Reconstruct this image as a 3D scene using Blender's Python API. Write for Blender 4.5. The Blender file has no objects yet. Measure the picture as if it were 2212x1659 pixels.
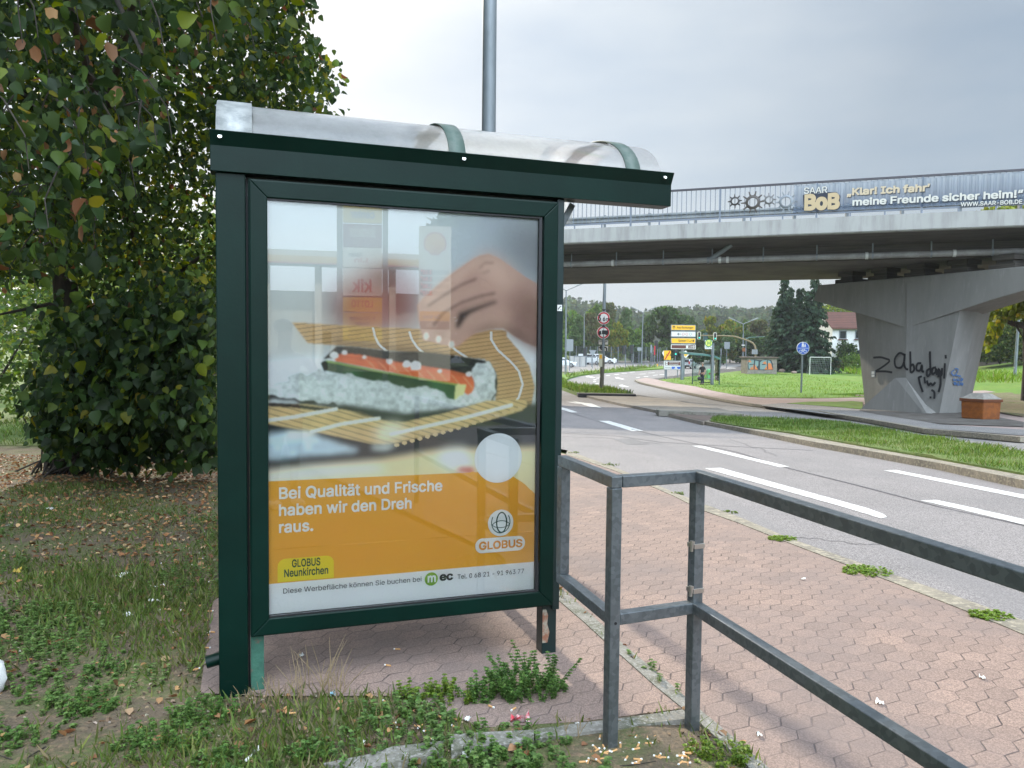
import bpy, bmesh, math, random
import numpy as np
from mathutils import Vector, Matrix
random.seed(7); RNG = np.random.default_rng(11)
R = math.radians
SC = bpy.context.scene
COL = SC.collection

# ------------------------------------------------------------------ camera
# hand-held phone: 1.45 m above the paving, tipped 2.7 deg down, rolled 0.6 deg
FPX, TILT, ROLL, EYE = 1662.0, R(2.7), R(0.6), 1.45
_f = Vector((0, math.cos(TILT), -math.sin(TILT)))
_r0 = Vector((1, 0, 0)); _u0 = Vector((0, math.sin(TILT), math.cos(TILT)))
_r = _r0 * math.cos(ROLL) + _u0 * math.sin(ROLL)
_u = -_r0 * math.sin(ROLL) + _u0 * math.cos(ROLL)
CAMP = Vector((0, 0, EYE))
cd = bpy.data.cameras.new('camera'); cam = bpy.data.objects.new('camera', cd); COL.objects.link(cam)
cd.sensor_width = 36; cd.sensor_fit = 'HORIZONTAL'; cd.lens = 36 * FPX / 2212
cd.clip_start = 0.05; cd.clip_end = 3000
cam.matrix_world = Matrix(((_r.x, _u.x, -_f.x, 0), (_r.y, _u.y, -_f.y, 0), (_r.z, _u.z, -_f.z, EYE), (0, 0, 0, 1)))
SC.camera = cam

# ------------------------------------------------------------------ light
SUN_EL, SUN_AZ = R(28), R(-20)          # ahead of the camera and to its left, behind thin cloud
SC.view_settings.view_transform = 'Standard'; SC.view_settings.look = 'None'
SC.view_settings.gamma = 1; SC.view_settings.exposure = 0.19
w = bpy.data.worlds.new('World'); SC.world = w; w.use_nodes = True
nt = w.node_tree; nt.nodes.clear()
def N(tree, kind, **kw):
    n = tree.nodes.new(kind)
    for k, v in kw.items(): setattr(n, k, v)
    return n
_o = N(nt, 'ShaderNodeOutputWorld'); _bg = N(nt, 'ShaderNodeBackground'); nt.links.new(_bg.outputs[0], _o.inputs[0])
_bg.inputs[1].default_value = 0.10
_sky = N(nt, 'ShaderNodeTexSky', sky_type='NISHITA', sun_disc=False, sun_elevation=SUN_EL, sun_rotation=SUN_AZ, altitude=250, air_density=1.3, dust_density=2.5)
_tc = N(nt, 'ShaderNodeTexCoord')
_mp = N(nt, 'ShaderNodeMapping'); _mp.inputs[3].default_value = (1.2, 1.2, 4.0); nt.links.new(_tc.outputs['Generated'], _mp.inputs[0])
_nz = N(nt, 'ShaderNodeTexNoise'); _nz.inputs['Scale'].default_value = 1.7; _nz.inputs['Detail'].default_value = 5; _nz.inputs['Roughness'].default_value = .5
nt.links.new(_mp.outputs[0], _nz.inputs[0])
_cr = N(nt, 'ShaderNodeValToRGB'); nt.links.new(_nz.outputs[0], _cr.inputs[0])
_cr.color_ramp.elements[0].position = .33; _cr.color_ramp.elements[0].color = (2.95, 3.75, 4.75, 1)
_cr.color_ramp.elements[1].position = .70; _cr.color_ramp.elements[1].color = (5.0, 5.45, 5.85, 1)
# thin cloud is brighter round the sun
_sd = Vector((math.sin(SUN_AZ) * math.cos(SUN_EL), math.cos(SUN_AZ) * math.cos(SUN_EL), math.sin(SUN_EL)))
_dp = N(nt, 'ShaderNodeVectorMath', operation='DOT_PRODUCT'); _dp.inputs[1].default_value = _sd; nt.links.new(_tc.outputs['Generated'], _dp.inputs[0])
_mr = N(nt, 'ShaderNodeMapRange'); nt.links.new(_dp.outputs['Value'], _mr.inputs[0])
_mr.inputs[1].default_value = .72; _mr.inputs[2].default_value = 1.0; _mr.inputs[3].default_value = 1.0; _mr.inputs[4].default_value = 1.55
# bright sky patch added behind the camera as fill light for the poster
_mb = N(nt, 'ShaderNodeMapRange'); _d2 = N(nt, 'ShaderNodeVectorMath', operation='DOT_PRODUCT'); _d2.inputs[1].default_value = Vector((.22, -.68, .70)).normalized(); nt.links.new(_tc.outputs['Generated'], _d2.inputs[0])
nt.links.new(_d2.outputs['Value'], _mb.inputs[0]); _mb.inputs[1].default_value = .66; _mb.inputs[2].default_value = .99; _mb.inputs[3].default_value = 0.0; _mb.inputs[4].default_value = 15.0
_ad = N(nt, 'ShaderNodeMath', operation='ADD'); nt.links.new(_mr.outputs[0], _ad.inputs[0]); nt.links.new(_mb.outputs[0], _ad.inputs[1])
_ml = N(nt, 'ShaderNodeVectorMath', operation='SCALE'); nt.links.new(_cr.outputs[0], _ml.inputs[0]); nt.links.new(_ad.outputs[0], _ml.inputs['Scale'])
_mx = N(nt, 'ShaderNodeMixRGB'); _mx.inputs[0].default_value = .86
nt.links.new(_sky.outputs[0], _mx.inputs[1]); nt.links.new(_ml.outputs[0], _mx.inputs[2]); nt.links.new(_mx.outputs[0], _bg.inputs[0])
sl = bpy.data.lights.new('sun', 'SUN'); sl.energy = 5.0; sl.angle = R(1.2); sl.color = (1, .91, .76)
so = bpy.data.objects.new('sun', sl); COL.objects.link(so)
so.rotation_euler = (-_sd).to_track_quat('-Z', 'Y').to_euler(); so.location = (-8, 20, 30)

# ------------------------------------------------------------------ survey: photo measurements -> metres
TZ = [(-60, 0), (4, 0), (8, -.1), (14, -.35), (20, -.6), (28, -.9), (40, -1.15), (66, -1.5), (137, -1.43), (220, .25), (420, 6), (900, 6)]
def tz(d):
    return float(np.interp(d, [a for a, b in TZ], [b for a, b in TZ]))
def ray(x, y): return _f + _r * ((x - 1106) / FPX) + _u * ((829.5 - y) / FPX)
def dep(x, y, D):
    d = ray(x, y); return CAMP + d * (D / d.y)
def gnd(x, y, dz=0.0):
    d = ray(x, y); s = d.z / d.y; lo = hi = .3
    while hi < 880 and EYE + s * hi > tz(hi) + dz: lo = hi; hi *= 1.02
    for _ in range(40):
        m = (lo + hi) / 2
        if EYE + s * m > tz(m) + dz: lo = m
        else: hi = m
    return dep(x, y, hi)
def pln(x, y, p, n):
    d = ray(x, y); return CAMP + d * ((Vector(p) - CAMP).dot(n) / d.dot(n))
def proj(p):
    d = Vector(p) - CAMP; k = d.dot(_f); return 1106 + FPX * d.dot(_r) / k, 829.5 - FPX * d.dot(_u) / k
def Z1(x, y): return 1206.9 + x / 4.032, 576.0 + y / 4.032
def Z2(x, y): return 1645.8 + x / 3.907, 576.0 + y / 3.907
def Z3(x, y): return 1206.9 + x / 4.032, 356.6 + y / 4.032
def Z4(x, y): return 1645.8 + x / 3.907, 329.2 + y / 3.907
def ZA(x, y): return 1212.4 + x / 9.451, 619.9 + y / 9.451
def ZB(x, y): return 1426.4 + x / 9.451, 674.8 + y / 9.451
def Z5(x, y): return 1152 + x / 2.284, 932.6 + y / 2.284
def Z6(x, y): return 1591 + x / 2.283, 932.6 + y / 2.283

# ------------------------------------------------------------------ tagging and building
def tag(o, label=None, cat=None, group=None, kind=None):
    if label: o['label'] = label
    if cat: o['category'] = cat
    if group: o['group'] = group
    if kind: o['kind'] = kind
    return o
def empty(name, loc=(0, 0, 0), rz=0.0, parent=None):
    o = bpy.data.objects.new(name, None); COL.objects.link(o); o.location = loc; o.rotation_euler = (0, 0, rz)
    o.empty_display_size = .1
    if parent: o.parent = parent
    return o
def thing(name, label, cat, loc=(0, 0, 0), rz=0.0, group=None):
    return tag(empty(name, loc, rz), label, cat, group)
def link(name, me, parent=None):
    o = bpy.data.objects.new(name, me); COL.objects.link(o)
    if parent: o.parent = parent
    return o
def copy_tree(o, parent=None):
    c = o.copy(); COL.objects.link(c)
    if parent: c.parent = parent
    for ch in list(o.children): copy_tree(ch, c)
    return c

class MB:
    """collects boxes, tubes and plates; build() links them as one mesh object"""
    def __init__(s): s.v = []; s.f = []; s.m = []; s.sm = []
    def add(s, vs, fs, mi=0, smooth=False):
        b = len(s.v); s.v += [tuple(p) for p in vs]
        for f in fs: s.f.append(tuple(b + i for i in f)); s.m.append(mi); s.sm.append(smooth)
        return s
    def box(s, c, sz, M=None, mi=0):
        x, y, z = sz[0] / 2, sz[1] / 2, sz[2] / 2
        vs = [Vector((i * x, j * y, k * z)) for k in (-1, 1) for j in (-1, 1) for i in (-1, 1)]
        if M is not None: vs = [M @ p for p in vs]
        vs = [p + Vector(c) for p in vs]
        return s.add(vs, [(0, 2, 3, 1), (4, 5, 7, 6), (0, 1, 5, 4), (2, 6, 7, 3), (0, 4, 6, 2), (1, 3, 7, 5)], mi)
    def bar(s, a, b, w, h, up=(0, 0, 1), mi=0):
        a = Vector(a); b = Vector(b); d = (b - a); L = d.length; d.normalize()
        r = d.cross(Vector(up))
        if r.length < 1e-4: r = d.cross(Vector((0, 1, 0)))
        r.normalize(); u = r.cross(d)
        M = Matrix((r, d, u)).transposed()
        return s.box((a + b) / 2, (w, L, h), M, mi)
    def tube(s, pts, rad, n=10, mi=0, cap=True):
        pts = [Vector(p) for p in pts]; k = len(pts)
        rad = rad if hasattr(rad, '__len__') else [rad] * k
        rings = []; t0 = None; ref = None
        for i, p in enumerate(pts):
            t = (pts[min(i + 1, k - 1)] - pts[max(i - 1, 0)]).normalized()
            if ref is None:
                ref = t.cross(Vector((0, 0, 1)))
                if ref.length < .1: ref = t.cross(Vector((0, 1, 0)))
            ref = (ref - t * ref.dot(t)).normalized(); b = t.cross(ref)
            rings.append([p + (ref * math.cos(2 * math.pi * j / n) + b * math.sin(2 * math.pi * j / n)) * rad[i] for j in range(n)])
        vs = [q for r_ in rings for q in r_]
        fs = [(i * n + j, i * n + (j + 1) % n, (i + 1) * n + (j + 1) % n, (i + 1) * n + j) for i in range(k - 1) for j in range(n)]
        s.add(vs, fs, mi, True)
        if cap: s.add(rings[0], [tuple(range(n))[::-1]], mi); s.add(rings[-1], [tuple(range(n))], mi)
        return s
    def prism(s, pts, off, mi=0):
        """polygon (3-D points) swept by the vector off"""
        a = [Vector(p) for p in pts]; b = [p + Vector(off) for p in a]; n = len(a)
        nrm = Vector((0, 0, 0))
        for i in range(n): nrm += a[i].cross(a[(i + 1) % n])
        if nrm.dot(Vector(off)) > 0: a.reverse(); b.reverse()
        s.add(a + b, [tuple(range(n)), tuple(range(2 * n - 1, n - 1, -1))] + [(i, i + n, (i + 1) % n + n, (i + 1) % n) for i in range(n)], mi)
        return s
    def disc(s, c, nrm, rad, th=0.0, n=28, mi=0, sx=1.0):
        c = Vector(c); nrm = Vector(nrm).normalized(); x = Vector((0, 0, 1)).cross(nrm)
        if x.length < .01: x = Vector((1, 0, 0))
        x.normalize(); y = nrm.cross(x)
        p = [c + (x * math.cos(2 * math.pi * i / n) * sx + y * math.sin(2 * math.pi * i / n)) * rad for i in range(n)]
        if th: return s.prism(p, nrm * -th, mi)
        return s.add(p, [tuple(range(n))], mi)
    def ico(s, c, r, sub=1, mi=0, sc=(1, 1, 1), jit=0.0):
        bm = bmesh.new(); bmesh.ops.create_icosphere(bm, subdivisions=sub, radius=1)
        vs = [Vector((v.co.x * sc[0], v.co.y * sc[1], v.co.z * sc[2])) * (r * (1 + random.uniform(-jit, jit))) + Vector(c) for v in bm.verts]
        fs = [tuple(v.index for v in f.verts) for f in bm.faces]; bm.free()
        return s.add(vs, fs, mi, True)
    def build(s, name, mats, parent=None, bevel=0.0, seg=2):
        me = bpy.data.meshes.new(name); me.from_pydata(s.v, [], s.f)
        if not isinstance(mats, (list, tuple)): mats = [mats]
        for m in mats: me.materials.append(m)
        me.polygons.foreach_set('material_index', s.m); me.polygons.foreach_set('use_smooth', s.sm); me.update()
        o = link(name, me, parent)
        if bevel:
            b = o.modifiers.new('edge', 'BEVEL'); b.width = bevel; b.segments = seg; b.limit_method = 'ANGLE'; b.angle_limit = R(35)
        return o

# ------------------------------------------------------------------ materials
def lin(r, g=None, b=None):
    """sRGB 0-255 -> linear colour"""
    c = (r, g, b) if g is not None else r
    return tuple(((x / 255) / 12.92 if x / 255 <= .04045 else ((x / 255 + .055) / 1.055) ** 2.4) for x in c)
def mat(name, col, rough=.6, metal=0.0, col2=None, scale=6.0, lo=.4, hi=.6, bump=0.0, bscale=40.0, col3=None, scale3=1.0, lo3=.5, hi3=.62, spec=.5, detail=4, stretch=None, coat=0.0):
    m = bpy.data.materials.new(name); m.use_nodes = True; t = m.node_tree
    b = t.nodes['Principled BSDF']; b.inputs['Base Color'].default_value = (*col, 1); b.inputs['Roughness'].default_value = rough
    b.inputs['Metallic'].default_value = metal; b.inputs['Specular IOR Level'].default_value = spec; b.inputs['Coat Weight'].default_value = coat
    tc = N(t, 'ShaderNodeTexCoord'); src = tc.outputs['Object']
    if stretch:
        mp = N(t, 'ShaderNodeMapping'); mp.inputs[3].default_value = stretch; t.links.new(src, mp.inputs[0]); src = mp.outputs[0]
    last = None
    def layer(prev, c, s, l, h):
        nz = N(t, 'ShaderNodeTexNoise'); nz.inputs['Scale'].default_value = s; nz.inputs['Detail'].default_value = detail; nz.inputs['Roughness'].default_value = .65
        t.links.new(src, nz.inputs[0])
        mr = N(t, 'ShaderNodeMapRange'); mr.inputs[1].default_value = l; mr.inputs[2].default_value = h; t.links.new(nz.outputs[0], mr.inputs[0])
        mx = N(t, 'ShaderNodeMixRGB'); t.links.new(mr.outputs[0], mx.inputs[0]); mx.inputs[2].default_value = (*c, 1)
        if prev is None: mx.inputs[1].default_value = (*col, 1)
        else: t.links.new(prev, mx.inputs[1])
        return mx.outputs[0]
    if col2: last = layer(last, col2, scale, lo, hi)
    if col3: last = layer(last, col3, scale3, lo3, hi3)
    if last is not None: t.links.new(last, b.inputs['Base Color'])
    if bump:
        nz = N(t, 'ShaderNodeTexNoise'); nz.inputs['Scale'].default_value = bscale; nz.inputs['Detail'].default_value = 5; t.links.new(src, nz.inputs[0])
        bp = N(t, 'ShaderNodeBump'); bp.inputs['Strength'].default_value = bump; bp.inputs['Distance'].default_value = .02
        t.links.new(nz.outputs[0], bp.inputs['Height']); t.links.new(bp.outputs[0], b.inputs['Normal'])
    return m
def leafmat(name, transl=.35, rough=.5, attr='tint', spec=.3):
    m = bpy.data.materials.new(name); m.use_nodes = True; t = m.node_tree
    b = t.nodes['Principled BSDF']; b.inputs['Roughness'].default_value = rough; b.inputs['Specular IOR Level'].default_value = spec
    a = N(t, 'ShaderNodeAttribute', attribute_name=attr); t.links.new(a.outputs['Color'], b.inputs['Base Color'])
    tr = N(t, 'ShaderNodeBsdfTranslucent'); hs = N(t, 'ShaderNodeHueSaturation'); hs.inputs['Value'].default_value = 1.5; hs.inputs['Saturation'].default_value = 1.1
    hs.inputs['Hue'].default_value = .485
    t.links.new(a.outputs['Color'], hs.inputs['Color']); t.links.new(hs.outputs[0], tr.inputs[0])
    mx = N(t, 'ShaderNodeMixShader'); mx.inputs[0].default_value = transl
    t.links.new(b.outputs[0], mx.inputs[1]); t.links.new(tr.outputs[0], mx.inputs[2]); t.links.new(mx.outputs[0], t.nodes['Material Output'].inputs[0])
    return m
M = {}
M['green'] = mat('green_paint', (.0009, .0115, .0078), .38, col2=(.0016, .016, .011), scale=3, lo=.4, hi=.7, bump=.03, bscale=90, spec=.17)
M['green_dk'] = mat('dark_green_paint', (.003, .014, .014), .36, col2=(.004, .018, .017), scale=3)
M['green_leg'] = mat('weathered_green_leg', (.035, .12, .08), .7, col2=(.022, .08, .055), scale=9, col3=(.10, .09, .065), scale3=26, lo3=.58, hi3=.66, bump=.2, bscale=60)
M['black'] = mat('black_rubber', (.008, .008, .009), .5)
def galv():
    m = bpy.data.materials.new('galvanised_steel'); m.use_nodes = True; t = m.node_tree; b = t.nodes['Principled BSDF']
    tc = N(t, 'ShaderNodeTexCoord'); vo = N(t, 'ShaderNodeTexVoronoi'); vo.inputs['Scale'].default_value = 62
    t.links.new(tc.outputs['Object'], vo.inputs['Vector'])
    nz = N(t, 'ShaderNodeTexNoise'); nz.inputs['Scale'].default_value = 9; nz.inputs['Detail'].default_value = 6; t.links.new(tc.outputs['Object'], nz.inputs[0])
    bw = N(t, 'ShaderNodeRGBToBW'); t.links.new(vo.outputs['Color'], bw.inputs[0])
    ad = N(t, 'ShaderNodeMath', operation='ADD'); ad.use_clamp = True; t.links.new(bw.outputs[0], ad.inputs[0])
    m2 = N(t, 'ShaderNodeMath', operation='MULTIPLY'); m2.inputs[1].default_value = .5; t.links.new(nz.outputs[0], m2.inputs[0]); t.links.new(m2.outputs[0], ad.inputs[1])
    cr = N(t, 'ShaderNodeValToRGB'); cr.color_ramp.elements[0].position = .45; cr.color_ramp.elements[0].color = (.105, .118, .122, 1)
    cr.color_ramp.elements[1].position = 1; cr.color_ramp.elements[1].color = (.15, .165, .172, 1); t.links.new(ad.outputs[0], cr.inputs[0])
    t.links.new(cr.outputs[0], b.inputs['Base Color']); b.inputs['Metallic'].default_value = .6; b.inputs['Roughness'].default_value = .36
    return m
M['galv'] = galv()
M['steel'] = mat('grey_pole_steel', (.20, .225, .24), .5, .3, col2=(.13, .15, .16), scale=5, lo=.4, hi=.65, stretch=(1, 1, .3))
M['clamp'] = mat('bright_band_steel', (.45, .42, .38), .3, .9)
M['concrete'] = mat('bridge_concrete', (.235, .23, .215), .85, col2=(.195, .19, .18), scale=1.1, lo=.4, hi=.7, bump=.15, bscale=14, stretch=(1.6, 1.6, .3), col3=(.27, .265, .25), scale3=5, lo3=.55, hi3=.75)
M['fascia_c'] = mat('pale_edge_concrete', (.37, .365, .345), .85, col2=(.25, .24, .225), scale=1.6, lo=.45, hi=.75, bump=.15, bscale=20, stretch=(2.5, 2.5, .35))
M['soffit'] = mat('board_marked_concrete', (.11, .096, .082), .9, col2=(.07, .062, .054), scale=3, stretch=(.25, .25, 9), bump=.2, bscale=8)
M['white'] = mat('white_paint', (.74, .74, .72), .5, col2=(.66, .66, .63), scale=7)
M['offwhite'] = mat('dull_white_sheet', (.62, .62, .59), .5)
M['greyplate'] = mat('grey_sign_back', (.22, .24, .25), .5, .3)
M['red'] = mat('red_sign_film', (.45, .012, .02), .4)
M['inkblack'] = mat('black_print', (.012, .012, .014), .55)
M['yellow'] = mat('yellow_sign_film', (.78, .42, .015), .4)
M['brown'] = mat('brown_sign_film', (.10, .026, .018), .4)
M['blue'] = mat('blue_sign_film', (.012, .085, .42), .4)
M['orange'] = mat('orange_plastic', (.215, .062, .005), .5, col2=(.15, .042, .005), scale=6, bump=.05)
M['lime'] = mat('green_plastic', (.16, .42, .16), .45)
def glassmat(name, ior, tint, rough=0.0, dirt=0.0):
    m = bpy.data.materials.new(name); m.use_nodes = True; t = m.node_tree; t.nodes.remove(t.nodes['Principled BSDF'])
    tr = N(t, 'ShaderNodeBsdfTransparent'); tr.inputs[0].default_value = (*tint, 1)
    gl = N(t, 'ShaderNodeBsdfGlossy'); gl.inputs['Roughness'].default_value = rough
    fr = N(t, 'ShaderNodeFresnel'); fr.inputs[0].default_value = ior
    mx = N(t, 'ShaderNodeMixShader'); t.links.new(fr.outputs[0], mx.inputs[0]); t.links.new(tr.outputs[0], mx.inputs[1]); t.links.new(gl.outputs[0], mx.inputs[2])
    out = mx.outputs[0]
    if dirt:
        tc = N(t, 'ShaderNodeTexCoord'); nz = N(t, 'ShaderNodeTexNoise'); nz.inputs['Scale'].default_value = 7; nz.inputs['Detail'].default_value = 8; nz.inputs['Roughness'].default_value = .7
        t.links.new(tc.outputs['Object'], nz.inputs[0])
        mr = N(t, 'ShaderNodeMapRange'); mr.inputs[1].default_value = .35; mr.inputs[2].default_value = .8; mr.inputs[3].default_value = dirt * .75; mr.inputs[4].default_value = dirt * 1.15; t.links.new(nz.outputs[0], mr.inputs[0])
        df = N(t, 'ShaderNodeBsdfDiffuse'); df.inputs[0].default_value = (.75, .76, .74, 1); tl = N(t, 'ShaderNodeBsdfTranslucent'); tl.inputs[0].default_value = (.95, .96, .96, 1)
        ad = N(t, 'ShaderNodeMixShader'); ad.inputs[0].default_value = .85; t.links.new(df.outputs[0], ad.inputs[1]); t.links.new(tl.outputs[0], ad.inputs[2])
        m2 = N(t, 'ShaderNodeMixShader'); t.links.new(mr.outputs[0], m2.inputs[0]); t.links.new(out, m2.inputs[1]); t.links.new(ad.outputs[0], m2.inputs[2]); out = m2.outputs[0]
    t.links.new(out, t.nodes['Material Output'].inputs[0]); return m
M['glass'] = glassmat('case_glass', 1.66, (.97, .98, .975))
M['farglass'] = glassmat('shelter_glass', 1.5, (.80, .88, .86))
M['acrylic'] = glassmat('cloudy_acrylic', 1.5, (.93, .94, .95), .04, .34)
M['window'] = mat('dark_window_glass', (.012, .014, .017), .08, spec=.8)
M['bark'] = mat('bark', (.045, .035, .026), .95, col2=(.025, .02, .016), scale=14, bump=.6, bscale=30, stretch=(1, 1, .3))
M['leaf'] = leafmat('foliage', .42)
M['far_leaf'] = leafmat('far_foliage', .28, .8, spec=.05)
M['dry_leaf'] = leafmat('dry_leaf', .15, .6)
M['grassblade'] = leafmat('grass_blade', .3, .5)

FONT = None; CAPR = None
try:
    import os
    for _d in ('LOCAL', 'SYSTEM'):
        _p = os.path.join(bpy.utils.resource_path(_d), 'datafiles', 'fonts', 'Inter.woff2')
        if FONT is None and os.path.exists(_p): FONT = bpy.data.fonts.load(_p)
except Exception: FONT = None; CAPR = None
from mathutils.geometry import delaunay_2d_cdt
def fill_outline(me, k, grow=0.0):
    """fills glyph outlines by the non-zero winding rule"""
    V = np.array([v.co[:2] for v in me.vertices]); E = [tuple(e.vertices) for e in me.edges]
    nx = {}
    for a, b in E: nx.setdefault(a, []).append(b); nx.setdefault(b, []).append(a)
    seen = set(); D = []; LP = []
    for st in range(len(V)):
        if st in seen: continue
        loop = [st]; seen.add(st); c = st
        while True:
            o = [q for q in nx.get(c, []) if q not in seen]
            if not o: break
            c = min(o) if len(loop) == 1 else o[0]; seen.add(c); loop.append(c)
        D += [(loop[i], loop[(i + 1) % len(loop)]) for i in range(len(loop))]; LP.append(loop)
    D = np.array(D)
    if grow:                                             # heavier weight: every outline moved outwards
        area = sum(float((V[l, 0] * np.roll(V[l, 1], -1) - np.roll(V[l, 0], -1) * V[l, 1]).sum()) for l in LP); sg = 1 if area > 0 else -1; W = V.copy()
        for l in LP:
            q = V[l]; e = np.roll(q, -1, 0) - q; nn = np.stack([e[:, 1], -e[:, 0]], 1); nn /= np.linalg.norm(nn, axis=1, keepdims=True) + 1e-9
            a_ = nn + np.roll(nn, 1, 0); a_ /= np.maximum(np.linalg.norm(a_, axis=1, keepdims=True), .6) ; W[l] = q + a_ * sg * grow * 1.1
        V = W
    vo, eo, fo = delaunay_2d_cdt([Vector(p) for p in V], [tuple(int(i) for i in e) for e in D], [], 0, 1e-5)[:3]
    P = np.array([tuple(p) for p in vo]); T = np.array([f for f in fo]); C = P[T].mean(1)
    a, b = V[D[:, 0]], V[D[:, 1]]
    y, x = C[:, 1][:, None], C[:, 0][:, None]
    cr = (b[:, 0] - a[:, 0])[None] * (y - a[:, 1][None]) - (b[:, 1] - a[:, 1])[None] * (x - a[:, 0][None])
    wn = (((a[:, 1][None] <= y) & (b[:, 1][None] > y) & (cr > 0)).sum(1) - ((a[:, 1][None] > y) & (b[:, 1][None] <= y) & (cr < 0)).sum(1))
    me.clear_geometry(); me.from_pydata([(p[0] * k, p[1] * k, 0) for p in P], [], [tuple(t) for t, w_ in zip(T.tolist(), wn) if w_ != 0]); me.update()
def text(name, body, size, mtx, m, parent=None, align='LEFT', bold=0.0, ext=.0006, spacing=1.0, shear=0.0, width=None, word=1.0):
    """flat lettering as a mesh; mtx maps text x,y,z into the parent's frame"""
    cu = bpy.data.curves.new(name, 'FONT'); cu.body = body
    if FONT: cu.font = FONT
    global CAPR
    if CAPR is None and body != 'H': h_ = text('cap_gauge', 'H', 1.0, Matrix.Identity(4), None); CAPR = max(v.co.y for v in h_.data.vertices); bpy.data.objects.remove(h_)
    size = size * .72 / CAPR if CAPR else size
    KS = 60.0 / size
    cu.size = 60.0; cu.align_x = align; cu.space_character = spacing; cu.shear = shear; cu.space_word = word
    cu.resolution_u = 4; cu.dimensions = '2D'; cu.fill_mode = 'NONE'
    o = bpy.data.objects.new(name, cu); COL.objects.link(o)
    dg = bpy.context.evaluated_depsgraph_get(); me = bpy.data.meshes.new_from_object(o.evaluated_get(dg))
    bpy.data.objects.remove(o); bpy.data.curves.remove(cu)
    fill_outline(me, 1 / KS, bold * 60.0)
    if width:
        xs = [v.co.x for v in me.vertices]; k = width / (max(xs) - min(xs))
        for v in me.vertices: v.co.x *= k
    me.transform(mtx); me.materials.clear()
    if m: me.materials.append(m)
    me.name = name
    return link(name, me, parent)
def frame_mtx(o, x, y):
    """matrix whose x,y axes are the given directions at origin o"""
    x = Vector(x).normalized(); y = Vector(y).normalized(); z = x.cross(y)
    return Matrix(((x.x, y.x, z.x, o[0]), (x.y, y.y, z.y, o[1]), (x.z, y.z, z.z, o[2]), (0, 0, 0, 1)))

def leaf_mesh(name, C, Nn, T, S, tint, m, parent=None, shape='lime', fold=.18):
    """many small blades as one mesh. C centres, Nn face normals, T tip directions, S sizes, tint colours"""
    if shape == 'lime':
        tp = np.array([(0, 0, 0), (.34, .06, .06), (.48, .38, .16), (.33, .78, .0), (.02, 1.12, -.30), (-.27, .8, -.04), (-.5, .42, .10), (-.36, .08, .04), (0, .5, -fold * .5)])
        fc = np.array([(0, 1, 2, 8), (8, 2, 3, 4), (4, 5, 6, 8), (8, 6, 7, 0)])
    elif shape == 'blade':
        tp = np.array([(-.06, 0, 0), (.06, 0, 0), (.05, .55, .06), (-.05, .55, .06), (0.01, 1, .28), (-.01, 1, .28)]); fc = np.array([(0, 1, 2, 3), (3, 2, 4, 5)])
    elif shape == 'dry':
        tp = np.array([(0, 0, 0), (.33, .3, .18), (.3, .75, .22), (0, 1.05, .05), (-.3, .75, .16), (-.33, .3, .24), (0, .5, -.05)]); fc = np.array([(0, 1, 2, 6), (6, 2, 3, 4), (4, 5, 0, 6)])
    else:
        tp = np.array([(-.5, -.3, 0), (.1, -.5, .12), (.5, .25, 0), (-.15, .5, .12)]); fc = np.array([(0, 1, 2, 3)])
    C = np.asarray(C, float); n = len(C); Nn = np.asarray(Nn, float); T = np.asarray(T, float)
    T = T / (np.linalg.norm(T, axis=1, keepdims=True) + 1e-9); Nn = Nn - T * (Nn * T).sum(1, keepdims=True); Nn /= (np.linalg.norm(Nn, axis=1, keepdims=True) + 1e-9)
    X = np.cross(T, Nn); S = np.asarray(S, float).reshape(-1, 1, 1); k = len(tp)
    V = C[:, None, :] + S * (tp[None, :, 0:1] * X[:, None, :] + tp[None, :, 1:2] * T[:, None, :] + tp[None, :, 2:3] * Nn[:, None, :])
    F = (fc[None] + (np.arange(n) * k)[:, None, None]).reshape(-1, fc.shape[1])
    me = bpy.data.meshes.new(name); me.vertices.add(n * k); me.vertices.foreach_set('co', V.reshape(-1).astype(np.float32))
    me.loops.add(F.size); me.loops.foreach_set('vertex_index', F.reshape(-1).astype(np.int32))
    me.polygons.add(len(F)); me.polygons.foreach_set('loop_start', np.arange(0, F.size, F.shape[1], dtype=np.int32))
    at = me.color_attributes.new('tint', 'FLOAT_COLOR', 'POINT')
    tc = np.ones((n, k, 4), np.float32); tc[:, :, :3] = np.asarray(tint)[:, None, :]; at.data.foreach_set('color', tc.reshape(-1))
    me.materials.append(m); me.update(); me.validate()
    return link(name, me, parent)
def rdir(n):
    v = RNG.normal(size=(n, 3)); return v / np.linalg.norm(v, axis=1, keepdims=True)
def tints(n, cols, wts, jit=.25):
    c = np.array(cols)[RNG.choice(len(cols), n, p=np.array(wts) / sum(wts))]
    return c * (1 + RNG.uniform(-jit, jit, (n, 1))) * (1 + RNG.uniform(-.08, .08, (n, 3)))
def inpoly(px, py, poly):
    ins = np.zeros(np.shape(px), bool); n = len(poly); j = n - 1
    for i in range(n):
        xi, yi = poly[i]; xj, yj = poly[j]
        c = ((yi > py) != (yj > py)) & (px < (xj - xi) * (py - yi) / ((yj - yi) if yj != yi else 1e-9) + xi); ins ^= c; j = i
    return ins
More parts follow.
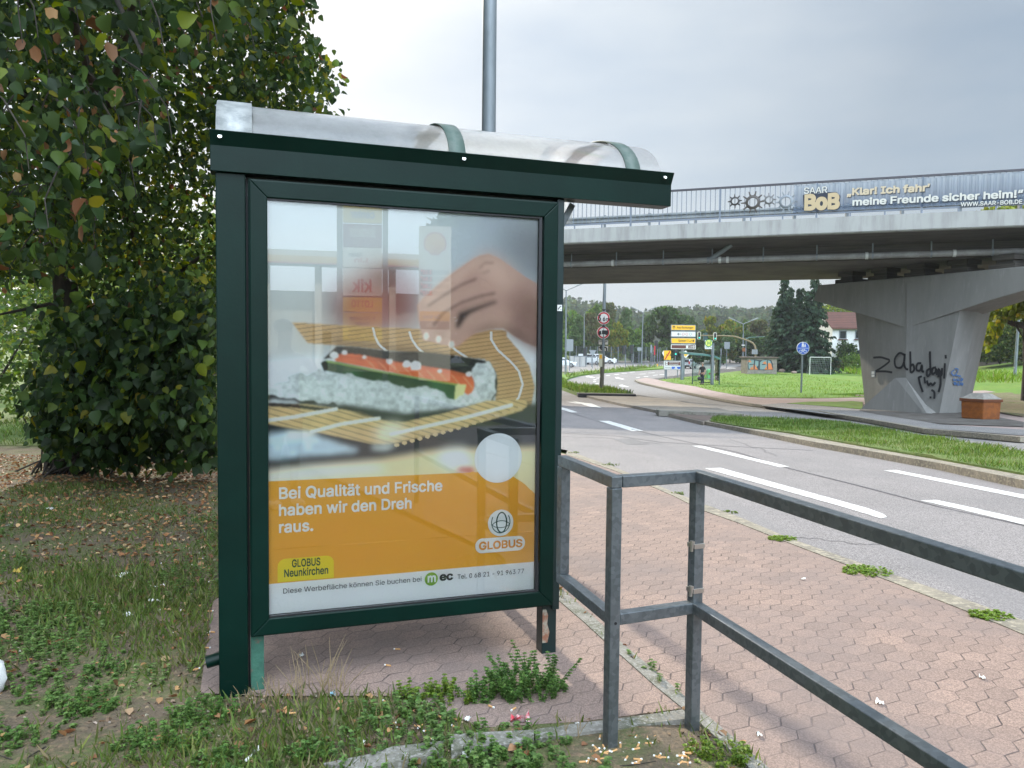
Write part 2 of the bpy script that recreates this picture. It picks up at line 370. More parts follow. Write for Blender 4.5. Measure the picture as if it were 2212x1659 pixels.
# ================================================================== SETTING: ground, roads, pavements
def sheet(name, pts, dz, m, skirt=0.0, label=None, kind='structure', px=True, sub=0, bumpy=0.0):
    """a patch of ground that follows the terrain, dz above it; pts are survey pixels or ('w', X, Y) metres"""
    P = []
    for p in pts:
        if len(p) == 3: P.append((p[1], p[2]))
        else:
            q = gnd(p[0], p[1], dz); P.append((q.x, q.y))
    bm = bmesh.new(); vs = [bm.verts.new((x, y, 0)) for x, y in P]
    f = bm.faces.new(vs); bm.normal_update()
    if f.normal.z < 0: f.normal_flip()
    bmesh.ops.triangulate(bm, faces=bm.faces[:], ngon_method='EAR_CLIP')
    ys = [y for _, y in P]; cuts = [a for a, _ in TZ if min(ys) < a < max(ys)]
    if sub:
        y = min(ys)
        while y < max(ys): cuts.append(y); y += sub
    for c in cuts:
        bmesh.ops.bisect_plane(bm, geom=bm.verts[:] + bm.edges[:] + bm.faces[:], plane_co=(0, c, 0), plane_no=(0, 1, 0))
    if sub:
        xs = [x for x, _ in P]; x = min(xs)
        while x < max(xs):
            bmesh.ops.bisect_plane(bm, geom=bm.verts[:] + bm.edges[:] + bm.faces[:], plane_co=(x, 0, 0), plane_no=(1, 0, 0)); x += sub
    edge = {v for e in bm.edges if e.is_boundary for v in e.verts}
    for v in bm.verts:
        v.co.z = tz(v.co.y) + dz
        if bumpy and v not in edge:
            v.co.z += bumpy * (math.sin(v.co.x * 3.1 + math.sin(v.co.y * 2.3)) * .5 + math.sin(v.co.y * 4.7 + v.co.x * 1.9) * .3 + random.uniform(-.35, .35))
    if skirt:
        be = [e for e in bm.edges if e.is_boundary]
        g = bmesh.ops.extrude_edge_only(bm, edges=be)
        for v in g['geom']:
            if isinstance(v, bmesh.types.BMVert): v.co.z -= skirt
    bmesh.ops.recalc_face_normals(bm, faces=bm.faces[:])
    me = bpy.data.meshes.new(name); bm.to_mesh(me); bm.free(); me.materials.append(m)
    o = link(name, me)
    if kind: o['kind'] = kind
    if label: o['label'] = label
    return o

def asphalt(name, c1, c2, c3):
    m = mat(name, c1, .88, col2=c2, scale=.55, lo=.42, hi=.7, detail=6); t = m.node_tree; b = t.nodes['Principled BSDF']
    tc = N(t, 'ShaderNodeTexCoord'); vo = N(t, 'ShaderNodeTexVoronoi'); vo.inputs['Scale'].default_value = 130; t.links.new(tc.outputs['Object'], vo.inputs['Vector'])
    nz = N(t, 'ShaderNodeTexNoise'); nz.inputs['Scale'].default_value = 70; nz.inputs['Detail'].default_value = 4; t.links.new(tc.outputs['Object'], nz.inputs[0])
    bw = N(t, 'ShaderNodeRGBToBW'); t.links.new(vo.outputs['Color'], bw.inputs[0])
    mr = N(t, 'ShaderNodeMapRange'); mr.inputs[1].default_value = .25; mr.inputs[2].default_value = .8; mr.inputs[3].default_value = .62; mr.inputs[4].default_value = 1.4; t.links.new(bw.outputs[0], mr.inputs[0])
    m1 = N(t, 'ShaderNodeVectorMath', operation='SCALE'); t.links.new(b.inputs['Base Color'].links[0].from_socket, m1.inputs[0]); t.links.new(mr.outputs[0], m1.inputs['Scale'])
    # long tyre-polished streaks along the lanes
    mp = N(t, 'ShaderNodeMapping'); mp.inputs[2].default_value = (0, 0, R(-17)); mp.inputs[3].default_value = (2.2, .12, 1); t.links.new(tc.outputs['Object'], mp.inputs[0])
    n2 = N(t, 'ShaderNodeTexNoise'); n2.inputs['Scale'].default_value = .8; n2.inputs['Detail'].default_value = 3; t.links.new(mp.outputs[0], n2.inputs[0])
    mr2 = N(t, 'ShaderNodeMapRange'); mr2.inputs[1].default_value = .5; mr2.inputs[2].default_value = .75; mr2.inputs[4].default_value = .75; t.links.new(n2.outputs[0], mr2.inputs[0])
    mx = N(t, 'ShaderNodeMixRGB'); t.links.new(mr2.outputs[0], mx.inputs[0]); t.links.new(m1.outputs[0], mx.inputs[1]); mx.inputs[2].default_value = (*c3, 1)
    t.links.new(mx.outputs[0], b.inputs['Base Color'])
    bp = N(t, 'ShaderNodeBump'); bp.inputs['Strength'].default_value = .35; bp.inputs['Distance'].default_value = .006; t.links.new(bw.outputs[0], bp.inputs['Height']); t.links.new(bp.outputs[0], b.inputs['Normal'])
    return m
M['asphalt'] = asphalt('worn_asphalt', (.218, .198, .193), (.178, .164, .161), (.17, .16, .16))
M['asphalt_far'] = asphalt('pale_asphalt', (.21, .197, .188), (.175, .166, .16), (.19, .18, .175))
def pavers():
    """interlocking zig-zag pavers: brick joints bent by a trapezoid wave"""
    m = bpy.data.materials.new('zigzag_pavers'); m.use_nodes = True; t = m.node_tree; b = t.nodes['Principled BSDF']; b.inputs['Roughness'].default_value = .9
    L = t.links.new
    tc = N(t, 'ShaderNodeTexCoord'); mp = N(t, 'ShaderNodeMapping'); mp.inputs[2].default_value = (0, 0, R(-15)); L(tc.outputs['Object'], mp.inputs[0])
    nw = N(t, 'ShaderNodeTexNoise'); nw.inputs['Scale'].default_value = 2.2; nw.inputs['Detail'].default_value = 2; L(mp.outputs[0], nw.inputs[0])
    sx = N(t, 'ShaderNodeSeparateXYZ'); L(mp.outputs[0], sx.inputs[0])
    def mth(op, a, bb=None, clamp=False):
        n = N(t, 'ShaderNodeMath', operation=op); n.use_clamp = clamp
        for i, q in enumerate((a, bb)):
            if q is None: continue
            if isinstance(q, (int, float)): n.inputs[i].default_value = q
            else: L(q, n.inputs[i])
        return n.outputs[0]
    A_, BX, BY = .088, .034, .052                   # flat side, slant run, half height of the elongated hexagon
    Wd = A_ / 2 + BX; PXX, PYY = 2 * (A_ + BX), 2 * BY
    wob = mth('MULTIPLY', mth('SUBTRACT', nw.outputs[0], .5), .085)
    x2 = mth('ADD', mth('ADD', sx.outputs[0], 60.0), wob); y2 = mth('ADD', mth('ADD', sx.outputs[1], 60.0), mth('MULTIPLY', wob, .7))
    y2 = mth('SUBTRACT', y2, mth('MULTIPLY', x2, .20))
    def cell(ox, oy):
        qx = mth('SUBTRACT', mth('FLOORED_MODULO', mth('ADD', x2, ox), PXX), PXX / 2); qy = mth('SUBTRACT', mth('FLOORED_MODULO', mth('ADD', y2, oy), PYY), PYY / 2)
        ay = mth('MULTIPLY', mth('ABSOLUTE', qy), 1 / BY)
        d = mth('MAXIMUM', ay, mth('ADD', mth('MULTIPLY', mth('ABSOLUTE', qx), 1 / Wd), mth('MULTIPLY', ay, BX / Wd)))
        return qx, qy, d, ay
    ax, ay0, da, ay = cell(0, 0); bx, by0, db, by = cell(PXX / 2, PYY / 2)
    d = mth('MINIMUM', da, db); sel = mth('LESS_THAN', da, db)
    def pick(a, bb): return mth('ADD', mth('MULTIPLY', a, sel), mth('MULTIPLY', bb, mth('SUBTRACT', 1.0, sel)))
    idx = mth('SUBTRACT', x2, pick(ax, bx)); idy = mth('SUBTRACT', y2, pick(ay0, by0))
    cx = N(t, 'ShaderNodeCombineXYZ'); L(mth('MULTIPLY', idx, 10.0), cx.inputs[0]); L(mth('MULTIPLY', idy, 10.0), cx.inputs[1])
    rn = N(t, 'ShaderNodeTexNoise'); rn.inputs['Scale'].default_value = 7.3; rn.inputs['Detail'].default_value = 0; L(cx.outputs[0], rn.inputs[0])
    bc = N(t, 'ShaderNodeMixRGB'); L(rn.outputs[0], bc.inputs[0]); bc.inputs[1].default_value = (.312, .216, .172, 1); bc.inputs[2].default_value = (.188, .133, .11, 1)
    nj = N(t, 'ShaderNodeTexNoise'); nj.inputs['Scale'].default_value = 9; nj.inputs['Detail'].default_value = 4; L(tc.outputs['Object'], nj.inputs[0])
    thr = mth('ADD', mth('MULTIPLY', nj.outputs[0], .14), .875)                                         # joints open and close
    fac = N(t, 'ShaderNodeMapRange'); L(mth('SUBTRACT', d, thr), fac.inputs[0]); fac.inputs[1].default_value = .0; fac.inputs[2].default_value = .03
    # the falling joints are tight, the flat and rising ones stand open
    fall = mth('MULTIPLY', mth('GREATER_THAN', mth('MULTIPLY', pick(ax, bx), pick(ay0, by0)), 0.0), mth('LESS_THAN', pick(ay, by), mth('SUBTRACT', d, .01)))
    nk = N(t, 'ShaderNodeTexNoise'); nk.inputs['Scale'].default_value = 5; nk.inputs['Detail'].default_value = 2; L(tc.outputs['Object'], nk.inputs[0])
    mk = N(t, 'ShaderNodeMapRange'); mk.inputs[1].default_value = .35; mk.inputs[2].default_value = .62; mk.inputs[3].default_value = .30; mk.inputs[4].default_value = .95; L(nk.outputs[0], mk.inputs[0])
    wgt = mth('MULTIPLY', mth('SUBTRACT', 1.0, mth('MULTIPLY', fall, .62)), mk.outputs[0])
    jf = mth('MULTIPLY', fac.outputs[0], wgt)
    br = N(t, 'ShaderNodeMixRGB'); L(jf, br.inputs[0]); L(bc.outputs[0], br.inputs[1]); br.inputs[2].default_value = (.05, .035, .035, 1)
    vo = N(t, 'ShaderNodeTexVoronoi'); vo.inputs['Scale'].default_value = 210; L(tc.outputs['Object'], vo.inputs['Vector'])
    bw = N(t, 'ShaderNodeRGBToBW'); L(vo.outputs['Color'], bw.inputs[0])
    mr = N(t, 'ShaderNodeMapRange'); mr.inputs[1].default_value = .2; mr.inputs[2].default_value = .85; mr.inputs[3].default_value = .72; mr.inputs[4].default_value = 1.28; L(bw.outputs[0], mr.inputs[0])
    s1 = N(t, 'ShaderNodeVectorMath', operation='SCALE'); L(br.outputs[0], s1.inputs[0]); L(mr.outputs[0], s1.inputs['Scale'])
    n3 = N(t, 'ShaderNodeTexNoise'); n3.inputs['Scale'].default_value = 1.1; n3.inputs['Detail'].default_value = 6; n3.inputs['Roughness'].default_value = .6; L(tc.outputs['Object'], n3.inputs[0])
    m3 = N(t, 'ShaderNodeMapRange'); m3.inputs[1].default_value = .42; m3.inputs[2].default_value = .68; m3.inputs[4].default_value = .7; L(n3.outputs[0], m3.inputs[0])
    mx = N(t, 'ShaderNodeMixRGB'); L(m3.outputs[0], mx.inputs[0]); L(s1.outputs[0], mx.inputs[1]); mx.inputs[2].default_value = (.165, .13, .12, 1)
    n4 = N(t, 'ShaderNodeTexNoise'); n4.inputs['Scale'].default_value = 16; n4.inputs['Detail'].default_value = 3; L(tc.outputs['Object'], n4.inputs[0])
    m4 = N(t, 'ShaderNodeMapRange'); m4.inputs[1].default_value = .68; m4.inputs[2].default_value = .74; m4.inputs[4].default_value = .5; L(n4.outputs[0], m4.inputs[0])
    mx2 = N(t, 'ShaderNodeMixRGB'); L(m4.outputs[0], mx2.inputs[0]); L(mx.outputs[0], mx2.inputs[1]); mx2.inputs[2].default_value = (.12, .10, .095, 1)
    L(mx2.outputs[0], b.inputs['Base Color'])
    h = mth('ADD', mth('MULTIPLY', jf, -1.0), mth('MULTIPLY', bw.outputs[0], .12))
    bp = N(t, 'ShaderNodeBump'); bp.inputs['Strength'].default_value = .7; bp.inputs['Distance'].default_value = .006; L(h, bp.inputs['Height']); L(bp.outputs[0], b.inputs['Normal'])
    return m
M['pavers'] = pavers()
M['pinkpave'] = mat('far_pink_paving', (.34, .25, .22), .9, col2=(.27, .21, .19), scale=2, bump=.1)
M['tanpave'] = mat('tan_cobbles', (.27, .23, .185), .9, col2=(.20, .175, .15), scale=1.2, bump=.3, bscale=9)
M['kerb'] = mat('kerb_stone', (.24, .21, .16), .9, col2=(.17, .15, .12), scale=5, col3=(.33, .29, .22), scale3=22, bump=.4, bscale=70)
M['edging'] = mat('grey_edging_stone', (.21, .195, .165), .9, col2=(.12, .12, .085), scale=5, lo=.45, hi=.6, col3=(.28, .265, .24), scale3=60, bump=.4, bscale=90)
M['paint'] = mat('road_paint', (.62, .61, .58), .75, col2=(.30, .285, .275), scale=9, lo=.5, hi=.68, detail=7, bump=.1)
M['soil'] = mat('soil_moss_and_litter', (.115, .085, .055), .95, col2=(.085, .105, .028), scale=2.6, lo=.42, hi=.6, col3=(.20, .135, .08), scale3=42, lo3=.52, hi3=.66, bump=.8, bscale=45)
M['grass'] = mat('grass_ground', (.085, .135, .022), .95, col2=(.12, .145, .035), scale=.5, lo=.4, hi=.65, col3=(.055, .105, .012), scale3=9, lo3=.5, hi3=.7, bump=.8, bscale=12)
M['grass_far'] = mat('far_grass', (.10, .20, .012), .95, col2=(.145, .205, .02), scale=.22, lo=.45, hi=.65, col3=(.075, .14, .014), scale3=2.5, bump=.8, bscale=5)
M['drysoil'] = mat('dry_verge', (.15, .12, .065), .95, col2=(.10, .115, .03), scale=.8, col3=(.20, .15, .09), scale3=8, bump=.5)

# base terrain, one sheet to the horizon
mb = MB(); rows = sorted(set([a for a, _ in TZ] + [2, 6, 11, 17, 24, 34, 53, 100, 180, 300, 600]))
xs = [-700, -300, -150, -80, -40, -15, 0, 15, 40, 80, 150, 300, 700]
mb.add([(x, y, tz(y) - .16) for y in rows for x in xs], [(j * len(xs) + i, j * len(xs) + i + 1, (j + 1) * len(xs) + i + 1, (j + 1) * len(xs) + i) for j in range(len(rows) - 1) for i in range(len(xs) - 1)])
tag(mb.build('ground', M['grass']), kind='structure')

KERB_IN = [(1222, 981), (1327, 1016), (1454, 1070.5), (1515, 1101), (1591, 1127.5), (1713.6, 1175.7), (1928, 1256.7), (2090, 1320), (2212, 1370)]
KERB_OUT = [(1226, 973), (1331.6, 1010.5), (1458, 1064), (1520, 1089), (1591, 1114), (1713, 1165), (1932, 1241), (2090, 1296), (2212, 1340)]
BACK_IN = [('w', 3.35, 2.0), ('w', 4.6, -6)]; BACK_OUT = [('w', 3.5, 2.0), ('w', 4.75, -6)]
sheet('pavement', [(1209, 1269.7), (1336, 1383.6), (1432, 1464.6), (1513, 1534.6), (1590, 1598), (1655, 1655), ('w', 1.05, 2.1), ('w', 1.9, -6)] + BACK_IN[::-1] + KERB_IN[::-1] + [(1100, 952), (760, 915), (760, 1080), (1150, 1200)], .006, M['pavers'])
sheet('paved_pad', [(432, 1497), (563, 1503), (702, 1503), (858, 1503), (945, 1527), (1035, 1572), (1262, 1558), (1476, 1530), (1214, 1296), (1176, 1188), (760, 1072), (460, 1300)], .008, M['pavers'])
sheet('kerb', KERB_IN + BACK_IN + BACK_OUT[::-1] + KERB_OUT[::-1], .012, M['kerb'], skirt=.12)
sheet('edging_strip', [(1206.7, 1296), (1296.5, 1374.8), (1414.7, 1479.9), (1476, 1530), (1537, 1583), (1616, 1655), ('w', .98, 2.05), ('w', 1.04, 2.07), (1655, 1653), (1590, 1596.5), (1513, 1533), (1432, 1463), (1336, 1382), (1209, 1268)], .014, M['edging'], skirt=.04)
sheet('edging_stone', [(695, 1649), (792, 1630), (848, 1612.5), (957, 1600), (957, 1625), (860, 1644), (790, 1662)], .03, M['edging'], skirt=.06)
sheet('edging_stone', [(973, 1586), (1049, 1581), (1153.5, 1576), (1153, 1597), (1119, 1605.5), (1014, 1614), (975, 1620)], .028, M['edging'], skirt=.06)
sheet('edging_stone', [(1157, 1575), (1262, 1560), (1330, 1553), (1330, 1573), (1223, 1586), (1157, 1597)], .026, M['edging'], skirt=.06)
sheet('edging_stone', [(1334, 1552), (1400, 1543), (1474, 1532), (1497, 1550), (1405, 1562), (1334, 1573)], .024, M['edging'], skirt=.06)
sheet('soil', [('w', -45, -8), ('w', 1.9, -8), ('w', 1.0, 2.03), (1606, 1650), (1476, 1526), (1262, 1552), (1035, 1564), (945, 1519), (858, 1495), (563, 1495), (442, 1490), (462, 1300), ('w', -1.2, 5), ('w', -1.5, 9), ('w', -4, 13), ('w', -14, 13), ('w', -45, 13)], .002, M['soil'], sub=.35, bumpy=.018)
sheet('lawn', [('w', -45, 13), ('w', -14, 13), ('w', -4, 13), ('w', -1.5, 9), ('w', -1.2, 14), ('w', -6, 40), ('w', -60, 60)], .0, M['grass'], sub=2, bumpy=.05)

ROAD_FAR = [(1214, 838), (1247, 849), (1336, 871), (1415, 886), (1519, 912), (1600, 927), (1755, 956), (1854, 972), (2029, 1002), (2212, 1040)]
sheet('road', KERB_OUT[::-1] + [(1100, 945), (800, 905), (800, 820), (1100, 826)] + ROAD_FAR + [('w', 14.5, 9.2), ('w', 22, 2), ('w', 30, -6), ('w', 5, -6), ('w', 3.6, 2.0)], -.09, M['asphalt'])
KERB2 = [(1373, 820), (1380, 824.5), (1415, 832.7), (1460, 842.6), (1529.3, 856), (1579, 865), (1628.5, 872.4), (1755.6, 886), (1876, 905), (2004, 926.7), (2212, 944.6)]
sheet('turning_road', [(1206, 828), (1206, 812), (1256, 806), (1380, 795), (1432, 791), (1470, 781), (1560, 775), (1613, 770), (1655, 765.3), (1666, 772), (1613, 803), (1504, 814), (1422, 822), (1370, 824)] + [(x, y - 1) for x, y in KERB2[1:]] + [('w', 26, 22), ('w', 23, 17.5), (2212, 985), (2004, 946), (1825, 914), (1628, 903.5), (1604, 894), (1455, 867), (1371, 854), (1318, 844), (1256, 836)], -.09, M['asphalt_far'])
sheet('junction', [(1190, 800), (1190, 784), (1300, 779), (1440, 779.5), (1472, 781), (1440, 794), (1380, 797), (1256, 807)], -.07, M['asphalt_far'])
# cobbled traffic island, then kerbed grass islands
sheet('traffic_island', [(1247, 849.5), (1371, 851.5), (1455, 865), (1554, 882), (1640, 900), (1545, 905), (1519, 911), (1415, 885.5), (1336, 870.5)], .02, M['tanpave'], skirt=.12)
sheet('island_kerb', [(1246, 848), (1371, 850.4), (1374, 852), (1249, 849.8)], .13, mat('dark_kerb', (.05, .045, .045), .9, bump=.3), skirt=.2)
sheet('island_kerb', [(1417, 884), (1600, 892.3), (1607, 894), (1424, 886.6)], .13, M['edging'], skirt=.2)
sheet('grass_island', [(1206, 822), (1219, 818), (1222, 825), (1232, 829), (1256, 833.5), (1318, 841), (1370, 850.3), (1247, 848), (1214, 837), (1200, 830)], .10, M['grass_far'], skirt=.2, sub=1.2, bumpy=.05)
sheet('grass_strip', [(1190, 822), (1206, 812), (1231, 806), (1280, 800), (1340, 796.3), (1432, 790.5), (1452, 789), (1432, 795.5), (1380, 798.5), (1306, 803), (1256, 808.5), (1232, 814.5), (1219, 821)], .08, M['grass_far'], skirt=.2, sub=3, bumpy=.05)
GI_LOW = [(1535, 909), (1600, 920), (1700, 933), (1898, 967.6), (2029, 989.5), (2212, 1022)]
sheet('median_kerb', [(1519.5, 909.6), (1600, 924), (1755.6, 954), (1854, 970), (2029, 1000), (2212, 1037.7), ('w', 14.4, 9.4), ('w', 14.6, 9.8)] + GI_LOW[::-1], .02, M['kerb'], skirt=.14)
GRASS_MEDIAN = [(1535, 906), (1548, 898.3), (1628.5, 901), (1825, 911), (2004, 942), (2212, 975), ('w', 20, 15), ('w', 16, 9.5)] + GI_LOW[::-1]
sheet('grass_median', GRASS_MEDIAN, .05, M['grass'], skirt=.2, sub=.7, bumpy=.03)
sheet('dirt_patch', [(1425, 888), (1605, 895), (1548, 898.5), (1530, 907), (1519, 909)], .03, mat('dirt_patch', (.14, .10, .08), .95, col2=(.09, .07, .06), scale=3, bump=.4))
# far footway with a raised kerb, lawn behind it
LAWN_LOW = [(1422.7, 820.3), (1502, 834), (1541.7, 843.9), (1603.7, 855), (1653, 858.7), (1755, 860), (1866, 857.5), (1900, 858)]
sheet('footway', KERB2 + [('w', 27, 24), ('w', 40, 30), ('w', 42, 42), ('w', 21, 47)] + LAWN_LOW[::-1] + [(1396, 816)], .04, M['pinkpave'], skirt=.2)
K2 = [gnd(x, y, .045) for x, y in KERB2]
mb = MB()
for a, b in zip(K2, K2[1:]): mb.bar(a + Vector((0, 0, -.05)), b + Vector((0, 0, -.05)), .2, .12)
tag(mb.build('footway_kerb', M['kerb']), kind='structure')
sheet('lawn', LAWN_LOW + [('w', 19, 47), ('w', 26, 52), ('w', 40, 62), ('w', 75, 115), (1866, 800), (1678, 801.7), (1603.7, 800.5), (1504.5, 811.6)], .06, M['grass_far'], skirt=.2, sub=3, bumpy=.06)
sheet('asphalt_apron', [Z2(0, 1165), Z2(180, 1150), Z2(700, 1190), Z2(900, 1215), Z2(1500, 1330), Z2(2212, 1375), Z2(2212, 1425), Z2(1400, 1362), Z2(900, 1278), Z2(500, 1238), Z2(0, 1172)], .055, M['asphalt_far'])
sheet('verge', [Z2(210, 1152), Z2(400, 1138), Z2(850, 1140), Z2(850, 1200), Z2(700, 1185)], .07, M['grass_far'], skirt=.1, sub=.8, bumpy=.04)
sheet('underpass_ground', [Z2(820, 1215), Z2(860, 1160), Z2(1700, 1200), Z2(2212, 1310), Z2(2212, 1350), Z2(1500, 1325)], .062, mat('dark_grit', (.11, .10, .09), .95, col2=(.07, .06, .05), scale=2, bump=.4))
# rising bank on the right, seen under the bridge
gb = MB(); nu, nv = 24, 14; vs = []
for j in range(nv + 1):
    for i in range(nu + 1):
        y = 40 + 62 * j / nv; x = 24 + (y - 40) * .44 + 95 * i / nu
        k = min(1, max(0, (y - 42) / 45)); k = k * k * (3 - 2 * k); e = min(1, (i / nu) * 5)
        vs.append((x, y, tz(y) + .05 + k * 2.9 * e + (random.uniform(-.05, .05) if 0 < j and i else -.25)))
gb.add(vs, [(j * (nu + 1) + i, j * (nu + 1) + i + 1, (j + 1) * (nu + 1) + i + 1, (j + 1) * (nu + 1) + i) for j in range(nv) for i in range(nu)], 0, True)
tag(gb.build('grass_bank', M['grass_far']), kind='structure')
sheet('dry_verge', [Z2(1770, 1085), Z2(2212, 1045), Z2(2212, 1265), Z2(2020, 1232), Z2(1760, 1200)], .075, M['drysoil'], sub=1.5, bumpy=.05)
sheet('path', [Z2(1765, 1048), Z2(1900, 1043), Z2(2150, 1022), Z2(2212, 1018), Z2(2212, 1042), Z2(1900, 1062), Z2(1762, 1074)], .10, M['pinkpave'], skirt=.1)

# painted markings
def mark(pts, dz=-.086, m='paint'):
    return tag(sheet('road_marking', pts, dz, M[m]), 'road marking', kind='structure')
mark([Z1(25, 1222), Z1(45, 1228), Z1(165, 1268), Z1(110, 1270), Z1(10, 1240)])
mark([Z1(350, 1343), Z1(440, 1343), Z1(740, 1430), Z1(640, 1432)])
mark([Z1(1160, 1560), Z1(1250, 1560), Z6(262, 172), Z6(215, 175)])
mark([Z5(845, 180), Z5(925, 178), Z6(650, 378), Z6(725, 405), Z6(742, 420), Z6(712, 427)])
mark([Z6(725, 190), Z6(785, 188), Z6(1500, 326), Z6(1500, 346)])
mark([Z6(905, 338), Z6(985, 336), Z6(1500, 451), Z6(1500, 478)])
mark([Z1(110, 1168), Z1(230, 1186), Z1(290, 1193), Z1(375, 1229), Z1(275, 1219), Z1(225, 1206), Z1(200, 1196), Z1(140, 1190), Z1(65, 1176), Z1(110, 1178), Z1(160, 1183)])
for (x, y, w_, h_) in ((430, 947, 40, 6), (505, 938, 48, 6), (342, 970, 34, 7), (315, 985, 30, 8), (312, 1000, 26, 9), (330, 1020, 40, 9), (570, 928, 50, 5), (640, 918, 50, 5), (400, 1047, 34, 8),
                       (690, 965, 36, 6), (760, 957, 44, 6), (840, 945, 46, 5), (730, 935, 60, 4), (810, 925, 60, 4), (900, 940, 50, 5), (660, 905, 50, 4), (1240, 865, 60, 4), (1500, 885, 90, 6), (1330, 900, 50, 5)):
    mark([Z1(x - w_ / 2, y), Z1(x + w_ * .4, y - h_ / 2), Z1(x + w_ / 2, y), Z1(x - w_ * .35, y + h_ / 2)])
for (x, y) in ((262, 957), (518, 970), (555, 1036)):
    mark([Z1(x - 30, y - 5), Z1(x + 6, y - 8), Z1(x + 4, y - 3), Z1(x + 58, y + 9), Z1(x + 38, y + 12), Z1(x - 6, y + 4), Z1(x - 14, y + 6)])
mark([Z2(1820, 1412), Z2(1900, 1418), Z2(2260, 1466), Z2(2260, 1474)])
# dark repair seams in the carriageway
M['seam'] = mat('bitumen_seam', (.075, .07, .075), .6)
def seam(pts, w_=.02):
    P = [gnd(x, y, -.087) for x, y in pts]; mb = MB()
    L_ = []; R_ = []
    for i, p in enumerate(P):
        t = (P[min(i + 1, len(P) - 1)] - P[max(i - 1, 0)]); n = Vector((-t.y, t.x, 0)).normalized() * w_ * random.uniform(.6, 1.2)
        L_.append(p + n); R_.append(p - n)
    k = len(P); mb.add(L_ + R_, [(i, k + i, k + i + 1, i + 1) for i in range(k - 1)])
    tag(mb.build('road_seam', M['seam']), kind='structure')
seam([Z1(30, 1245), Z1(200, 1303), Z1(350, 1350), Z1(600, 1408), Z1(900, 1480), Z6(0, 100), Z6(250, 178), Z6(600, 265), Z6(1000, 370), Z6(1500, 480)], .022)
seam([Z1(30, 1450), Z1(500, 1475), Z1(900, 1530), Z1(1500, 1565), Z1(2212, 1600)], .03)
seam([Z1(30, 1480), Z1(400, 1490), Z1(900, 1545)], .02)
# gully grate at the nose of the grass median
g0 = gnd(*Z1(1375, 1353), -.06); mb = MB(); rz = Matrix.Rotation(R(-20), 3, 'Z')
for i in range(-5, 6): mb.box(g0 + rz @ Vector((i * .075, 0, 0)), (.035, .5, .03), rz)
mb.box(g0 + rz @ Vector((0, .27, 0)), (.86, .04, .035), rz); mb.box(g0 + rz @ Vector((0, -.27, 0)), (.86, .04, .035), rz)
tag(mb.build('gully_grate', mat('rusty_iron', (.09, .075, .06), .8)), 'rusty iron gully grate at the nose of the grass median', 'drain grate')

# repair patches, stains and fine cracks in the carriageway
M['patch'] = asphalt('dark_repair_asphalt', (.17, .16, .16), (.145, .138, .138), (.12, .115, .115))
def patch(pts): tag(sheet('road_patch', pts, -.0865, M['patch']), 'darker repair patch in the asphalt', kind='structure')
patch([Z1(470, 1500), Z1(640, 1497), Z1(800, 1545), Z1(600, 1552)]); patch([Z6(960, 600), Z6(1130, 560), Z6(1330, 640), Z6(1180, 700)])
for s_, e_ in ((Z6(300, 520), Z6(700, 560)), (Z6(820, 480), Z6(1040, 640)), (Z1(1500, 1500), Z1(1900, 1640)), (Z1(250, 1560), Z1(900, 1640))):
    k = 14; seam([(s_[0] + (e_[0] - s_[0]) * i / k + random.gauss(0, 3), s_[1] + (e_[1] - s_[1]) * i / k + random.gauss(0, 1.6)) for i in range(k + 1)], .006)
# ================================================================== ADVERTISING SHELTER, POSTER, RAILING, LAMP POST
SL = Vector((-1.1605, 3.0875, 0)); SU = Vector((.94656, .32254, 0)); SN = Vector((.32254, -.94656, 0)); UPV = Vector((0, 0, 1))
SM = Matrix((SU, SN, UPV)).transposed()            # u along the panel, n towards the camera, z up
def S(u, n, z): return SL + SU * u + SN * n + UPV * z
def sbox(mb, u0, u1, n0, n1, z0, z1, mi=0):
    return mb.box(S((u0 + u1) / 2, (n0 + n1) / 2, (z0 + z1) / 2), (u1 - u0, abs(n1 - n0), z1 - z0), SM, mi)
sh = thing('advertising_shelter', 'dark green advertising shelter with arched clear roof and a sushi poster on its end wall', 'bus shelter', SL)
def spart(mb, name, m, parent=None, bevel=.0025):
    o = mb.build(name, m, None, bevel)
    p = parent or sh
    o.parent = p; o.matrix_parent_inverse = Matrix.Identity(4) if p.type != 'EMPTY' else Matrix.Translation(-p.location)
    return o
mb = MB(); sbox(mb, -.024, .089, -.13, -.006, -.03, 2.135); spart(mb, 'column', M['green'], bevel=.004)
mb = MB(); sbox(mb, .0895, .0975, -.11, -.05, .0, 2.134); sbox(mb, .0975, 1.4415, -.11, -.05, 2.1185, 2.1345); sbox(mb, 1.4405, 1.4415, -.11, -.05, .25, 2.118); spart(mb, 'joint_strip', M['black'], bevel=0)
mb = MB(); sbox(mb, .099, .152, -.10, -.03, -.03, .25); spart(mb, 'leg', M['green_leg'], bevel=.002)
legr = MB(); sbox(legr, 1.398, 1.470, -.105, -.03, -.06, .25); legr = spart(legr, 'leg', M['green_dk'], bevel=.002)
legr['label'] = 'rusted right leg'
mb = MB()
mb.add([S(1.396, -.029, z) + SU * dx for z, dx in ((.22, .022), (.19, .032), (.15, .028), (.11, .04), (.06, .03), (.06, .004), (.22, .004))], [tuple(range(7))])
spart(mb, 'bare_metal_patch', mat('bare_metal', (.28, .26, .20), .7, col2=(.22, .09, .05), scale=30), legr, 0)
mb = MB(); sbox(mb, 1.442, 1.477, -.13, -.012, .22, 2.135); spart(mb, 'column', M['green_dk'], bevel=.003)
